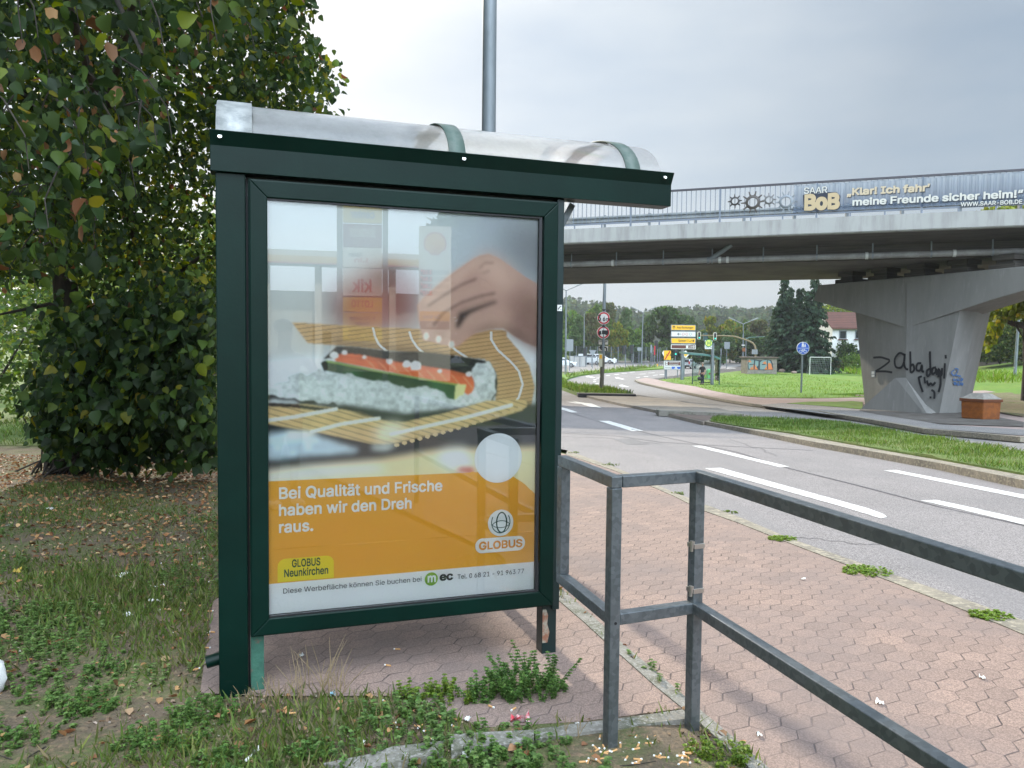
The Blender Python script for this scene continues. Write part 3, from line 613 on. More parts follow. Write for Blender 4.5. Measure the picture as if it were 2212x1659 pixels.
# poster case: back box, mitred frame with a raised lip
mb = MB(); sbox(mb, .098, 1.440, -.12, -.022, .245, 2.118); spart(mb, 'case_body', M['green_dk'], bevel=.002)
def frame(u0, u1, z0, z1, w_, n0, n1, name, m, bevel=.003, parent=None):
    mb = MB(); o = [(u0, z0), (u1, z0), (u1, z1), (u0, z1)]; i_ = [(u0 + w_, z0 + w_), (u1 - w_, z0 + w_), (u1 - w_, z1 - w_), (u0 + w_, z1 - w_)]
    for k in range(4):
        a, b = k, (k + 1) % 4
        mb.prism([S(o[a][0], n0, o[a][1]), S(o[b][0], n0, o[b][1]), S(i_[b][0], n0, i_[b][1]), S(i_[a][0], n0, i_[a][1])], SN * (n1 - n0))
    return spart(mb, name, m, parent, bevel)
fr = frame(.104, 1.437, .252, 2.112, .068, -.02, .012, 'door_frame', M['green'], .004)
frame(.1, 1.4405, .247, 2.1165, .022, -.02, .004, 'frame_lip', M['green'], .003, fr)
frame(.158, 1.362, .3145, 2.0495, .014, -.02, .004, 'rubber_seal', M['black'], .001, fr)
# roof edge: box section with an outward lip, on all four sides
DEEP = 1.16
U0, U1 = -.042, 2.018
ed = MB()
for (pa, pb, out) in ((S(U0, .012, 0), S(U1, .012, 0), SN), (S(U0, -DEEP, 0), S(U1 - .16, -DEEP, 0), -SN)):
    prof = [(.0, 2.135), (.0, 2.235), (.028, 2.288), (.024, 2.29), (-.006, 2.24), (-.09, 2.24), (-.09, 2.135)]
    a = [pa + out * q + UPV * z for q, z in prof]; ed.prism(a, pb - pa)
edo = spart(ed, 'roof_edge', M['green'], bevel=.002)
for u_ in (.02, .98):
    mb = MB(); sbox(mb, u_, u_ + .04, -DEEP + .09, -.08, 2.16, 2.20); spart(mb, 'cross_tie', M['galv'], bevel=0)
bolt = mat('shiny_bolt', (.8, .8, .78), .25, .9)
for u in (-.005, .985, 1.972):
    mb = MB(); mb.disc(S(u, .034, 2.266), SN + UPV * .5, .0085, .006, 14); b_ = spart(mb, 'bolt', bolt, edo, 0)
# arched roof, its axis along the panel
def arc(n_, rise=.27, base=2.215, back=DEEP - .04, front=.0):
    return [(front + (-back - front) * (1 - math.cos(math.pi * i / n_)) / 2, base + rise * math.sin(math.pi * i / n_) ** .85) for i in range(n_ + 1)]
def vault(u0, u1, th, grow=0.0, n_=30):
    A = arc(n_, .305 + grow, 2.215, DEEP - .05 + grow, -.012 + grow); mb = MB(); vs = []; fs = []
    for q, z in A: vs += [S(u0, q, z), S(u1, q, z)]
    for i in range(n_): fs.append((2 * i, 2 * i + 1, 2 * i + 3, 2 * i + 2))
    mb.add(vs, fs, 0, True); return mb
for a, b in ((.115, .95), (.95, 1.80), (1.80, 1.985)):
    spart(vault(a + .001, b - .001, 0), 'roof_pane', M['acrylic'], bevel=0)
for a, b, m_ in ((-.022, .115, 'galv_rib'), (.93, 1.005, 'green_rib'), (1.79, 1.865, 'green_rib')):
    o = vault(a, b, 0, .007); o = spart(o, 'roof_rib', M.setdefault('pale_zinc', mat('pale_zinc_sheet', (.40, .41, .40), .5, .2, col2=(.27, .285, .28), scale=22, lo=.42, hi=.62)) if m_ == 'galv_rib' else M['green_leg2'] if 'green_leg2' in M else M.setdefault('green_leg2', mat('grey_green_rib', (.075, .115, .095), .6, col2=(.12, .15, .13), scale=14)), bevel=0)
    sd = o.modifiers.new('thick', 'SOLIDIFY'); sd.thickness = .006; sd.offset = 1
    mb = MB(); sbox(mb, a - .02, b + .012, -.66, -.5, 2.532, 2.538); spart(mb, 'rib_cap', M['galv'], o, 0)
# glossy strip between galvanised sheet and pane, back supports, gutter spout
mb = MB(); sbox(mb, -.02, .09, -DEEP + .01, -DEEP + .13, -.05, 2.135); spart(mb, 'column', M['green_dk'])
mb = MB(); sbox(mb, 1.40, 1.475, -DEEP + .01, -DEEP + .09, -.05, 2.135); spart(mb, 'column', M['green_dk'])
mb = MB(); sbox(mb, .09, 1.40, -DEEP + .03, -DEEP + .05, 2.0, 2.135); spart(mb, 'cross_beam', M['green_dk'])
mb = MB(); mb.bar(S(1.455, -.115, 1.94), S(1.56, -.115, 2.135), .012, .03); spart(mb, 'roof_brace', M['galv'])
mb = MB(); mb.tube([S(.0, -.07, .15), S(-.075, -.07, .135)], .026, 16, cap=False); mb.tube([S(-.0, -.07, .15), S(-.075, -.07, .135)], .023, 16); spart(mb, 'rain_spout', M['green'], bevel=0)
mb = MB(); sbox(mb, 1.447, 1.470, -.012, -.0105, 1.622, 1.65); stk = spart(mb, 'sticker', M['white'], bevel=0)
mb = MB()
for i in range(4):
    for j in range(4):
        if (i * 3 + j * 5) % 4 < 2: sbox(mb, 1.450 + i * .0042, 1.4537 + i * .0042, -.0105, -.0099, 1.627 + j * .0048, 1.631 + j * .0048)
spart(mb, 'sticker_print', M['inkblack'], stk, 0)

# ---- poster: a printed sheet; the picture is painted per vertex on a fine grid
PU0, PU1, PZ0, PZ1 = .150, 1.370, .305, 2.062
PW, PH = 430, 620
gu, gv = np.meshgrid((np.arange(PW) + .5) / PW, (np.arange(PH) + .5) / PH)
pim = np.zeros((PH, PW, 3)); pim[:] = lin(190, 194, 193)
def puv(x, y):
    q = pln(x, y, SL + SN * -.012, SN) - SL
    return (q.dot(SU) - PU0) / (PU1 - PU0), (PZ1 - q.z) / (PZ1 - PZ0)
def p5(x, y): return puv(548.6 + x / 3.506, 411.5 + y / 3.506)
def p6(x, y): return puv(548.6 + x / 3.3604, 877.8 + y / 3.3604)
def blur(a, k):
    k = int(k)
    if k < 1: return a
    for ax in (0, 1):
        for _ in range(2):
            pad = [(0, 0)] * a.ndim; pad[ax] = (k, k + 1); b = np.cumsum(np.pad(a, pad, mode='edge'), axis=ax)
            n = a.shape[ax]; a = (np.take(b, np.arange(2 * k + 1, n + 2 * k + 1), ax) - np.take(b, np.arange(0, n), ax)) / (2 * k + 1)
    return a
def vnoise(sc, seed, sy=1.0):
    r_ = np.random.default_rng(seed); g = r_.random((int(sc * sy * 1.45) + 3, int(sc) + 3)); y = gv * sc * 1.44 * sy; x = gu * sc
    yi = y.astype(int); xi = x.astype(int); fy = y - yi; fx = x - xi; fy = fy * fy * (3 - 2 * fy); fx = fx * fx * (3 - 2 * fx)
    return (g[yi, xi] * (1 - fx) + g[yi, xi + 1] * fx) * (1 - fy) + (g[yi + 1, xi] * (1 - fx) + g[yi + 1, xi + 1] * fx) * fy
def ppoly(pts, col, soft=0, conv=p5, tex=None, alpha=1.0, wob=0.0):
    q = [conv(*p) for p in pts]; du = dv = 0
    if wob: du = (vnoise(46, 5) - .5) * wob; dv = (vnoise(46, 9) - .5) * wob
    m_ = inpoly(gu + du, gv + dv, q).astype(float)
    m_ = blur(m_, soft) * alpha
    c = np.array(lin(*col)) if not isinstance(col, np.ndarray) else col
    if tex is not None: c = c * tex[..., None]
    pim[:] = pim * (1 - m_[..., None]) + c * m_[..., None]
    return m_
def pline(pts, col, wd, soft=0, conv=p5, alpha=1.0):
    for a, b in zip(pts, pts[1:]):
        d = Vector((b[0] - a[0], b[1] - a[1])); n = Vector((-d.y, d.x)).normalized() * wd / 2
        ppoly([(a[0] + n.x, a[1] + n.y), (b[0] + n.x, b[1] + n.y), (b[0] - n.x, b[1] - n.y), (a[0] - n.x, a[1] - n.y)], col, soft, conv, None, alpha)
n1, n2, n3 = vnoise(10, 1), vnoise(40, 2), vnoise(150, 3)
ppoly([(1550, 0), (2212, 0), (2212, 800), (1500, 800)], (178, 182, 186), 30)  # right side greyed: trees mirrored in the glass, painted into the print
ppoly([(1850, 300), (2212, 200), (2212, 760), (1900, 560)], (120, 118, 120), 25, alpha=.7)
ppoly([(60, 700), (620, 700), (620, 1330), (60, 1330)], (186, 186, 182), 25)
ppoly([(590, 800), (720, 715), (950, 600), (1110, 590), (1210, 670), (1260, 780), (1260, 1050), (1000, 1080), (600, 1060)], (140, 92, 84), 20, tex=.8 + .4 * n1)
ppoly([(880, 640), (1060, 580), (1130, 640), (1000, 720), (900, 720)], (112, 62, 54), 12, alpha=.8)
ppoly([(760, 800), (1000, 760), (1000, 1040), (700, 1040)], (168, 106, 92), 12, alpha=.7)
ppoly([(60, 1330), (330, 1290), (640, 1290), (640, 1500), (60, 1560)], (214, 220, 222), 8)
ppoly([(1880, 1070), (2212, 1000), (2212, 1500), (2050, 1350)], (208, 212, 212), 6)
stripe = .78 + .3 * ((np.sin((gv * 1.0 + gu * .10) * 620) > -.55) * 1.0) - .10 * n2
ppoly([(300, 1010), (620, 1030), (1000, 1050), (1300, 1060), (1600, 1110), (1800, 1065), (1925, 1070), (1930, 1120), (2010, 1210), (2100, 1340), (2140, 1500), (2110, 1660), (1840, 1660), (1850, 1400), (1760, 1290), (1200, 1240), (700, 1190), (420, 1170)], (182, 152, 110), 1, tex=stripe)
ppoly([(620, 1130), (1200, 1200), (1750, 1290), (1740, 1310), (1100, 1250), (600, 1170)], (120, 96, 70), 4, alpha=.6)
for L_ in ([(905, 1040), (920, 1110), (950, 1170), (1010, 1220)], [(1180, 1070), (1200, 1130), (1240, 1190), (1300, 1245)], [(1480, 1150), (1530, 1210), (1620, 1270)], [(1800, 1070), (1800, 1130), (1850, 1210), (1950, 1300), (2010, 1370), (2040, 1470), (2010, 1570), (1950, 1650)]):
    pline(L_, (232, 226, 210), 17, 0)
ppoly([(540, 1290), (640, 1190), (760, 1195), (1050, 1230), (1300, 1235), (1560, 1265), (1760, 1300), (1840, 1380), (1858, 1470), (1840, 1560), (1700, 1500), (1200, 1340), (700, 1270)], (38, 37, 36), 1, tex=.6 + .9 * n3)
ppoly([(625, 1262), (700, 1245), (830, 1258), (1100, 1312), (1320, 1345), (1500, 1372), (1730, 1432), (1728, 1530), (1640, 1565), (1540, 1500), (1200, 1420), (800, 1340), (630, 1310)], (214, 112, 66), 1, tex=.72 + .5 * vnoise(30, 8, .5))
for k in range(9):
    x = 860 + k * 92; pline([(x, 1290 + k * 16), (x + 50, 1335 + k * 18), (x + 70, 1372 + k * 17)], (234, 160, 120), 6, 1)
pline([(640, 1262), (1100, 1318), (1700, 1428)], (120, 50, 30), 9, 2, alpha=.6)
ppoly([(520, 1320), (560, 1302), (640, 1310), (1000, 1388), (1450, 1465), (1570, 1482), (1545, 1605), (1480, 1592), (1100, 1505), (800, 1425), (560, 1380)], (28, 78, 42), 1, tex=.6 + .9 * vnoise(20, 12, .4))
pline([(560, 1305), (1000, 1390), (1450, 1468), (1560, 1484)], (150, 176, 86), 10, 1)
ppoly([(1540, 1492), (1560, 1478), (1622, 1484), (1600, 1560), (1556, 1606), (1530, 1596)], (206, 210, 150), 1)
ppoly([(520, 1320), (560, 1302), (575, 1360), (545, 1390)], (30, 40, 32), 1)
rice = (.50 + .34 * vnoise(70, 20) + .20 * vnoise(34, 23) + .14 * n3) * .92
rp = [(60, 1570), (130, 1530), (180, 1470), (330, 1410), (520, 1375), (600, 1400), (720, 1385), (840, 1460), (950, 1450), (1040, 1455), (1120, 1510), (1220, 1490), (1330, 1510), (1400, 1520), (1500, 1600), (1640, 1562), (1690, 1480), (1670, 1390), (1700, 1310), (1790, 1300), (1838, 1390), (1842, 1540), (1800, 1640), (1620, 1690), (1400, 1700), (1250, 1740), (1120, 1760), (900, 1700), (650, 1640), (300, 1600)]
ppoly([(x + 8, y + 22) for x, y in rp], (52, 50, 46), 2, wob=.012)
ppoly(rp, (214, 219, 216), 1, tex=rice, wob=.016)
for x, y, r_ in ((620, 1262, 34), (700, 1240, 22), (850, 1276, 18), (1040, 1306, 28), (1170, 1330, 34), (1240, 1340, 48), (1420, 1380, 20), (1640, 1405, 26)):
    ppoly([(x + r_ * math.cos(a) * random.uniform(.8, 1.2), y + r_ * .75 * math.sin(a) * random.uniform(.8, 1.2)) for a in np.linspace(0, 6.0, 9)], (222, 224, 220), 1)
# lower half: mat, nori edge, board
ppoly([(60, 0), (700, 0), (1100, 60), (1700, 0), (2100, 0), (2100, 620), (60, 620)], (44, 49, 47), 3, p6, tex=.7 + .6 * n1)
ppoly([(1900, 0), (2100, 0), (2100, 320), (1960, 320)], (62, 62, 66), 6, p6)
st2 = .80 + .28 * ((np.sin((gv * 1.0 - gu * .22) * 470) > -.5) * 1.0) - .12 * n2
ppoly([(60, 0), (420, 0), (620, 30), (780, 52), (950, 112), (1100, 126), (1400, 60), (1700, -30), (1990, -40), (1996, 8), (1960, 42), (1780, 96), (1560, 152), (1330, 212), (1040, 280), (960, 292), (890, 290), (700, 250), (480, 205), (240, 165), (60, 130)], (196, 172, 126), 1, p6, tex=st2)
for k in range(17):
    x = 1040 + k * 56; y = 284 - k * 15.5 - (k > 8) * (k - 8) * 2.5
    ppoly([(x + 20 * math.cos(a), y + 15 * math.sin(a)) for a in np.linspace(0, 6, 8)], (198, 176, 134), 0, p6)
ppoly([(60, -20), (330, 0), (620, 35), (560, 52), (300, 22), (60, 10)], (36, 34, 30), 1, p6)
ppoly([(640, 8), (760, 40), (900, 90), (1090, 132), (1000, 118), (800, 78)], (34, 32, 30), 2, p6)
for L_ in ([(90, 118), (300, 90), (620, 30)], [(420, 200), (650, 140), (930, 98)], [(1000, 216), (1250, 160), (1560, 90), (1890, 0)]): pline(L_, (236, 234, 222), 22, 1, p6)
ppoly([(940, 150), (1050, 120), (1120, 190), (1040, 250), (950, 270), (880, 220)], (226, 224, 206), 8, p6, alpha=.7)
ppoly([(80, 215), (260, 196), (460, 225), (640, 285), (776, 320), (740, 352), (400, 372), (200, 398), (80, 402)], (186, 200, 206), 4, p6, tex=.85 + .3 * n2)
ppoly([(250, 190), (400, 190), (480, 215), (400, 240), (270, 240)], (214, 214, 206), 3, p6)
ppoly([(860, 300), (1000, 285), (1040, 300), (980, 330), (880, 330)], (190, 196, 192), 4, p6)
ppoly([(60, 500), (500, 440), (900, 400), (1300, 330), (1560, 320), (2100, 300), (2100, 660), (60, 660)], (214, 196, 160), 5, p6)
ppoly([(60, 500), (400, 455), (900, 440), (1000, 480), (60, 560)], (226, 222, 212), 8, p6)
ppoly([(1310, 390), (1400, 320), (1540, 310), (1600, 400), (1600, 480), (1440, 480)], (216, 216, 208), 8, p6)
ppoly([(1470, 480), (1520, 455), (1610, 460), (1610, 500)], (170, 26, 36), 4, p6)
# right hand
hand = [(1500, 655), (1570, 605), (1640, 555), (1720, 505), (1790, 492), (1860, 520), (1960, 590), (2060, 660), (2160, 720), (2160, 1200), (2060, 1160), (1990, 1120), (1900, 1055), (1800, 1060), (1690, 1090), (1620, 1140), (1560, 1190), (1510, 1206), (1485, 1185), (1440, 1182), (1400, 1168), (1345, 1155), (1300, 1150), (1280, 1080), (1258, 980), (1250, 880), (1290, 835), (1420, 722)]
ppoly(hand, (190, 148, 128), 1, tex=.92 + .14 * n1)
ppoly([(1720, 515), (1790, 500), (1860, 535), (1990, 640), (2000, 780), (1850, 730), (1740, 630)], (208, 172, 150), 12, alpha=.9)
ppoly([(1500, 655), (1570, 605), (1700, 520), (1740, 560), (1640, 640), (1560, 720), (1440, 800), (1330, 880), (1290, 840), (1420, 722)], (204, 164, 142), 4, alpha=.9)      # first finger
pline([(1330, 890), (1450, 810), (1580, 730), (1700, 680)], (96, 58, 46), 13, 2, alpha=.85)
ppoly([(1340, 900), (1460, 820), (1600, 745), (1760, 700), (1840, 740), (1700, 800), (1560, 860), (1450, 930), (1370, 1030), (1330, 1080), (1290, 1060)], (196, 154, 132), 4, alpha=.9)       # second finger
pline([(1370, 1040), (1450, 940), (1580, 865), (1720, 815), (1840, 790)], (88, 52, 42), 14, 2, alpha=.9)
ppoly([(1380, 1050), (1460, 950), (1580, 880), (1740, 830), (1830, 810), (1830, 850), (1700, 890), (1570, 940), (1500, 1030), (1440, 1150), (1390, 1150)], (184, 140, 118), 4, alpha=.9)       # third finger
ppoly([(1565, 940), (1700, 892), (1840, 848), (1860, 862), (1740, 908), (1650, 950), (1610, 1000), (1575, 1060), (1540, 1050)], (66, 40, 32), 3)
ppoly([(1640, 960), (1760, 910), (1880, 870), (1980, 930), (1990, 1060), (1900, 1040), (1800, 1050), (1690, 1085), (1610, 1140), (1550, 1190), (1510, 1190), (1540, 1110), (1590, 1020)], (192, 150, 128), 4, alpha=.9)    # thumb
ppoly([(2010, 760), (2180, 830), (2180, 1250), (1990, 1110), (1960, 980)], (150, 104, 86), 14, alpha=.85)
ppoly([(1620, 1100), (1800, 1030), (1960, 1050), (2160, 1180), (2160, 1210), (1990, 1120), (1900, 1055), (1800, 1062), (1690, 1092)], (96, 60, 50), 7, alpha=.8)
for x, y in ((1318, 1118), (1412, 1140), (1510, 1180)): ppoly([(x - 24, y), (x - 12, y - 30), (x + 14, y - 30), (x + 24, y + 4), (x + 8, y + 26), (x - 14, y + 24)], (228, 204, 190), 1)
pline([(1720, 600), (1760, 560), (1830, 560)], (120, 78, 62), 9, 2, alpha=.7); pline([(1740, 640), (1800, 620)], (120, 78, 62), 8, 2, alpha=.6); pline([(1930, 600), (1990, 760), (1930, 850)], (170, 120, 100), 16, 8, alpha=.5)
hm = blur(inpoly(gu, gv, [p5(*q) for q in hand]).astype(float), 1)[..., None] * .34
pim[:] = pim * (1 - hm) + (pim.mean(2, keepdims=True) * np.array([1.1, 1.03, 1.0])) * hm
# orange field and footer
ppoly([(60, 548), (800, 516), (1300, 495), (1600, 480), (1750, 478), (1870, 502), (1960, 560), (2100, 690), (2100, 1124), (60, 1302)], (224, 152, 44), 0, p6)
ppoly([(60, 1302), (2100, 1124), (2100, 1500), (60, 1600)], (206, 210, 205), 0, p6)
pim = pim ** 1.14 * (1.52 + .03 * (n1 - .5))[..., None]; pim = np.clip(pim, 0, .84)
pt = thing('advert_poster', 'large paper poster of a hand rolling sushi above an orange field, behind glass', 'poster', S(PU0, -.014, PZ0))
pme = bpy.data.meshes.new('printed_sheet')
ii = np.arange(PW + 1); jj = np.arange(PH + 1); uu, vv = np.meshgrid(PU0 + (PU1 - PU0) * ii / PW, PZ1 - (PZ1 - PZ0) * jj / PH)
wav = .0012 * np.sin(uu * 9 + vv * 4) * (vv < .6)
base = np.array(SL); PV = base + uu[..., None] * np.array(SU) + (wav - .016)[..., None] * np.array(SN) + vv[..., None] * np.array([0, 0, 1.])
PV = (PV - np.array(pt.location)).reshape(-1, 3)
a_ = (jj[:-1, None] * (PW + 1) + ii[None, :-1]); F = np.stack([a_, a_ + PW + 1, a_ + PW + 2, a_ + 1], -1).reshape(-1, 4)
pme.vertices.add(len(PV)); pme.vertices.foreach_set('co', PV.reshape(-1).astype(np.float32)); pme.loops.add(F.size); pme.loops.foreach_set('vertex_index', F.reshape(-1).astype(np.int32))
pme.polygons.add(len(F)); pme.polygons.foreach_set('loop_start', np.arange(0, F.size, 4, dtype=np.int32))
pc = np.ones((PH + 1, PW + 1, 4), np.float32); pc[:PH, :PW, :3] = pim; pc[PH, :PW, :3] = pim[-1]; pc[:, PW] = pc[:, PW - 1]
at = pme.color_attributes.new('tint', 'FLOAT_COLOR', 'POINT'); at.data.foreach_set('color', pc.reshape(-1)); pme.update()
m = bpy.data.materials.new('poster_print'); m.use_nodes = True; b = m.node_tree.nodes['Principled BSDF']; b.inputs['Roughness'].default_value = .55
a = N(m.node_tree, 'ShaderNodeAttribute', attribute_name='tint'); m.node_tree.links.new(a.outputs['Color'], b.inputs['Base Color']); pme.materials.append(m)
po = link('printed_sheet', pme, pt)
def pxz(x, y):                                       # poster pixel -> (u, z)
    q = pln(x, y, SL + SN * -.012, SN) - SL; return q.dot(SU), q.z
def c6(x, y): return pxz(548.6 + x / 3.3604, 877.8 + y / 3.3604)
PO = Vector(pt.location)
def pflat(name, pts, m, n=-.0135, parent=pt):
    mb = MB(); mb.add([S(u, n, z) - PO for u, z in pts], [tuple(range(len(pts)))[::-1]]); return mb.build(name, m, parent)
def rrect(u0, u1, z0, z1, r_, top_only=False, n=7):
    out = []
    for cx, cz, a0 in ((u1 - r_, z1 - r_, 0), (u0 + r_, z1 - r_, 90), (u0 + r_, z0 + r_, 180), (u1 - r_, z0 + r_, 270)):
        if top_only and a0 >= 180: out.append((u0, z0) if a0 == 180 else (u1, z0)); continue
        out += [(cx + r_ * math.cos(R(a0 + 90 * i / n)), cz + r_ * math.sin(R(a0 + 90 * i / n))) for i in range(n + 1)]
    return out
def circ(u, z, r_, n=40): return [(u + r_ * math.cos(2 * math.pi * i / n), z + r_ * math.sin(2 * math.pi * i / n)) for i in range(n)]
def ptext(body, x, y, x2, cap, m, bold=.0, n=-.0125, name='lettering', parent=pt, spacing=1.0):
    """a line of lettering: baseline starts at poster pixel (x, y), ends at x2; cap height in metres"""
    u, z = x if isinstance(x, tuple) else c6(x, y); u2 = x2 if isinstance(x2, float) else c6(x2, y)[0]
    return text(name, body, cap / .72, frame_mtx(S(u, n, z) - PO, SU, UPV), m, parent, bold=bold, width=u2 - u, ext=.0002, spacing=spacing)
pw = mat('poster_white_ink', (.85, .86, .84), .6); pk = mat('poster_black_ink', (.02, .02, .025), .6); pgn = mat('poster_dark_green_ink', (.01, .06, .03), .6)
po_or = mat('poster_orange_ink', lin(224, 150, 50), .6); pyl = mat('poster_yellow_ink', (.84, .66, .015), .6); pmg = mat('poster_leaf_green_ink', (.16, .34, .02), .5, col2=(.30, .50, .05), scale=8)
def line(body, z, u0, u1, cap, m, bold): return ptext(body, (u0, z), 0, u1, cap, m, bold)
ua, za = c6(175, 672); ub, _ = c6(1362, 622); line('Bei Qualität und Frische', za, ua, ub, .046, pw, .022)
ub, zb = c6(1140, 742); _, zb2 = c6(175, 795); line('haben wir den Dreh', zb2, ua, ub, .046, pw, .022)
_, zc = c6(175, 918); uc, _ = c6(425, 905); line('raus.', zc, ua, uc, .046, pw, .022)
q0, q1 = c6(172, 1285), c6(580, 1080); tb = pflat('name_tab', rrect(q0[0], q1[0], q0[1] + .004, q1[1], .032, True), pyl)
u_, z_ = c6(274, 1168); u2_, _ = c6(481, 1150); line('GLOBUS', z_, u_, u2_, .031, pgn, .02)
u_, z_ = c6(216, 1240); u2_, _ = c6(536, 1215); line('Neunkirchen', z_, u_, u2_, .031, pgn, .02)
u_, z_ = c6(1775, 376); pflat('blank_disc', circ(u_, z_, .113), mat('disc_white_ink', (.84, .85, .85), .6))
u_, z_ = c6(1792, 846); pflat('emblem_disc', circ(u_, z_, .061), pw)
gm = MB()
def ring(cu, cz, ru, rz_, wd, a0=0, a1=360, n=36, nn=-.0126):
    vs = []
    for i in range(n + 1):
        a = R(a0 + (a1 - a0) * i / n)
        for k in (-1, 1): vs.append(S(cu + (ru + k * wd / 2) * math.cos(a), nn, cz + (rz_ + k * wd / 2) * math.sin(a)) - PO)
    gm.add(vs, [(2 * i, 2 * i + 1, 2 * i + 3, 2 * i + 2) for i in range(n)])
zz = z_ + .002
ring(u_ + .004, zz, .024, .046, .0065); ring(u_, zz + .002, .044, .050, .004, 150, 395); ring(u_ + .001, zz - .02, .044, .028, .0035, 20, 160); ring(u_ + .001, zz - .002, .044, .022, .0035, 190, 350)
gm.build('globe_emblem', pgn, pt)
a0 = c6(1607, 1010); a1 = c6(1968, 990); pflat('name_pill', rrect(a0[0], a1[0], (a0[1] + a1[1]) / 2 - .036, (a0[1] + a1[1]) / 2 + .032, .033), pw, n=-.0132)
u_, z_ = c6(1632, 1040); u2_, _ = c6(1948, 1010); line('GLOBUS', (a0[1] + a1[1]) / 2 - .019, u_, u2_, .034, po_or, .03)
u_, z_ = c6(208, 1360); u2_, _ = c6(1212, 1278); line('Diese Werbefläche können Sie buchen bei', z_, u_, u2_, .021, pk, .002)
u_, z_ = c6(1288, 1254); zf = z_; pflat('round_emblem', circ(u_, zf, .030), pmg); line('m', zf - .013, u_ - .019, u_ + .019, .036, pw, .03)
u_, _ = c6(1348, 1262); u2_, _ = c6(1446, 1262); line('ec', zf - .010, u_, u2_, .034, pk, .035)
u_, z_ = c6(1476, 1256); u2_, _ = c6(1958, 1218); line('Tel. 0 68 21 - 91 963 77', z_ + .001, u_, u2_, .021, pk, .002)
mb = MB(); sbox(mb, .16, 1.36, -.0035, .0, .316, 2.048); gl = spart(mb, 'case_glass', M['glass'], fr, 0)

# ---- galvanised railing
E1 = Vector((.918, .396, 0)); E2 = Vector((.28, -.96, 0))
RA = Vector((.37, 2.73, 0)); RB = Vector((.70, 2.87, 0)); RS = Vector((.222, 3.215, 0)); RE = RB + E2 * 2.9
rl = thing('railing', 'galvanised square tube railing bent round the corner beside the pavement', 'railing', RA)
T = .042
def rpart(mb, name, parent=rl, m='galv', bevel=.003):
    o = mb.build(name, M[m], None, bevel); o.parent = parent; o.matrix_parent_inverse = Matrix.Identity(4) if parent is not rl else Matrix.Translation(-rl.location); return o
RMx = Matrix((E1, Vector((-E1.y, E1.x, 0)), UPV)).transposed()
def rpost(p, z0, z1):
    mb = MB(); mb.box(p + UPV * (z0 + z1) / 2, (T, T, z1 - z0), RMx); return rpart(mb, 'post')
pA = rpost(RA, -.05, .955); pB = rpost(RB, -.05, .955); pS = rpost(RS, .50, .955); rpost(RE, -.05, .955)
d1 = (RA - RS).normalized()
def rail(a, b, z, ext0, ext1, name):
    d = (b - a).normalized(); mb = MB(); mb.bar(a - d * ext0 + UPV * z, b + d * ext1 + UPV * z, T, T); return rpart(mb, name)
rail(RS, RA, .977, T / 2, T / 2 + .001, 'top_rail'); rail(RA, RB, .9765, -T / 2 - .002, T / 2, 'top_rail'); rail(RB, RE, .977, -T / 2 - .002, .1, 'top_rail')
rail(RS, RA, .479, T / 2, -T / 2, 'lower_rail'); rail(RA, RB, .479, -T / 2, -T / 2, 'lower_rail'); rail(RB, RE, .479, -T / 2, -T / 2, 'lower_rail')
mb = MB(); mb.disc(RA + UPV * .468 + Vector((E2.x, E2.y, 0)) * .0225 + E1 * .004, Vector((E2.x, E2.y, 0)), .0055, .002, 12); h_ = rpart(mb, 'drill_hole', pA, 'black', 0)
for z in (.545, .715):
    mb = MB(); mb.box(RB + UPV * z, (T + .005, T + .005, .019), RMx); c_ = rpart(mb, 'pipe_clamp', pB, 'clamp', .001)
    mb = MB(); mb.tube([RB - E1 * .027 + E2 * .012 + UPV * (z - .02), RB - E1 * .027 + E2 * .012 + UPV * (z + .02)], .007, 10); mb.box(RB - E1 * .024 + E2 * .012 + UPV * (z + .006), (.012, .016, .026), RMx)
    rpart(mb, 'clamp_screw', pB, 'clamp', 0)

# ---- tall lamp post behind the shelter
lp0 = dep(1056.5, 200, 6.4); lx, ly = lp0.x, 6.4
lp = thing('street_lamp', 'tall grey steel lamp post rising behind the arched shelter roof', 'lamp post', (lx, ly, tz(ly)))
mb = MB(); mb.tube([(0, 0, -.1), (0, 0, 3), (0, 0, 6), (.0, 0, 9.2)], [.065, .0585, .053, .045], 24); mb.build('pole', M['steel'], lp)
mb = MB(); mb.tube([(0, 0, 9.2), (.05, .1, 9.4), (.3, .6, 9.5)], .04, 12); mb.build('arm', M['steel'], lp)
mb = MB(); mb.box((.42, .84, 9.5), (.26, .7, .1), Matrix.Rotation(R(-27), 3, 'Z')); mb.build('lamp_head', M['greyplate'], lp, .03)
# ================================================================== ROAD BRIDGE
BA = dep(1222, 500, 31.5); BB = dep(2212, 452, 26.0)
BD = Vector((BB.x - BA.x, BB.y - BA.y, 0)).normalized(); BN = Vector((-BD.y, BD.x, 0))      # BN points away from the camera
B0 = Vector((BA.x, BA.y, 0))
def bp(s, n, z): return B0 + BD * s + BN * n + UPV * z
SLEFT, SRIGHT = -9.0, 27.0
br = thing('road_bridge', 'concrete road bridge crossing over the road on a flared pier', 'bridge', bp(0, 0, 0))
def bpart(mb, name, m, parent=None, bevel=0.0):
    o = mb.build(name, m, None, bevel); o.parent = parent or br; o.matrix_parent_inverse = Matrix.Identity(4) if parent else Matrix.Translation(-Vector(br.location)); return o
ZT = 6.28
def extr(prof, s0=SLEFT, s1=SRIGHT):
    mb = MB(); mb.prism([bp(s0, n, z) for n, z in prof], BD * (s1 - s0)); return mb
dk = bpart(extr([(.32, ZT - .06), (12.1, ZT - .06), (12.1, 5.80), (10.2, 5.47), (10.15, 4.92), (2.0, 4.92), (1.95, 5.47), (.32, 5.74)]), 'deck', M['soffit'])
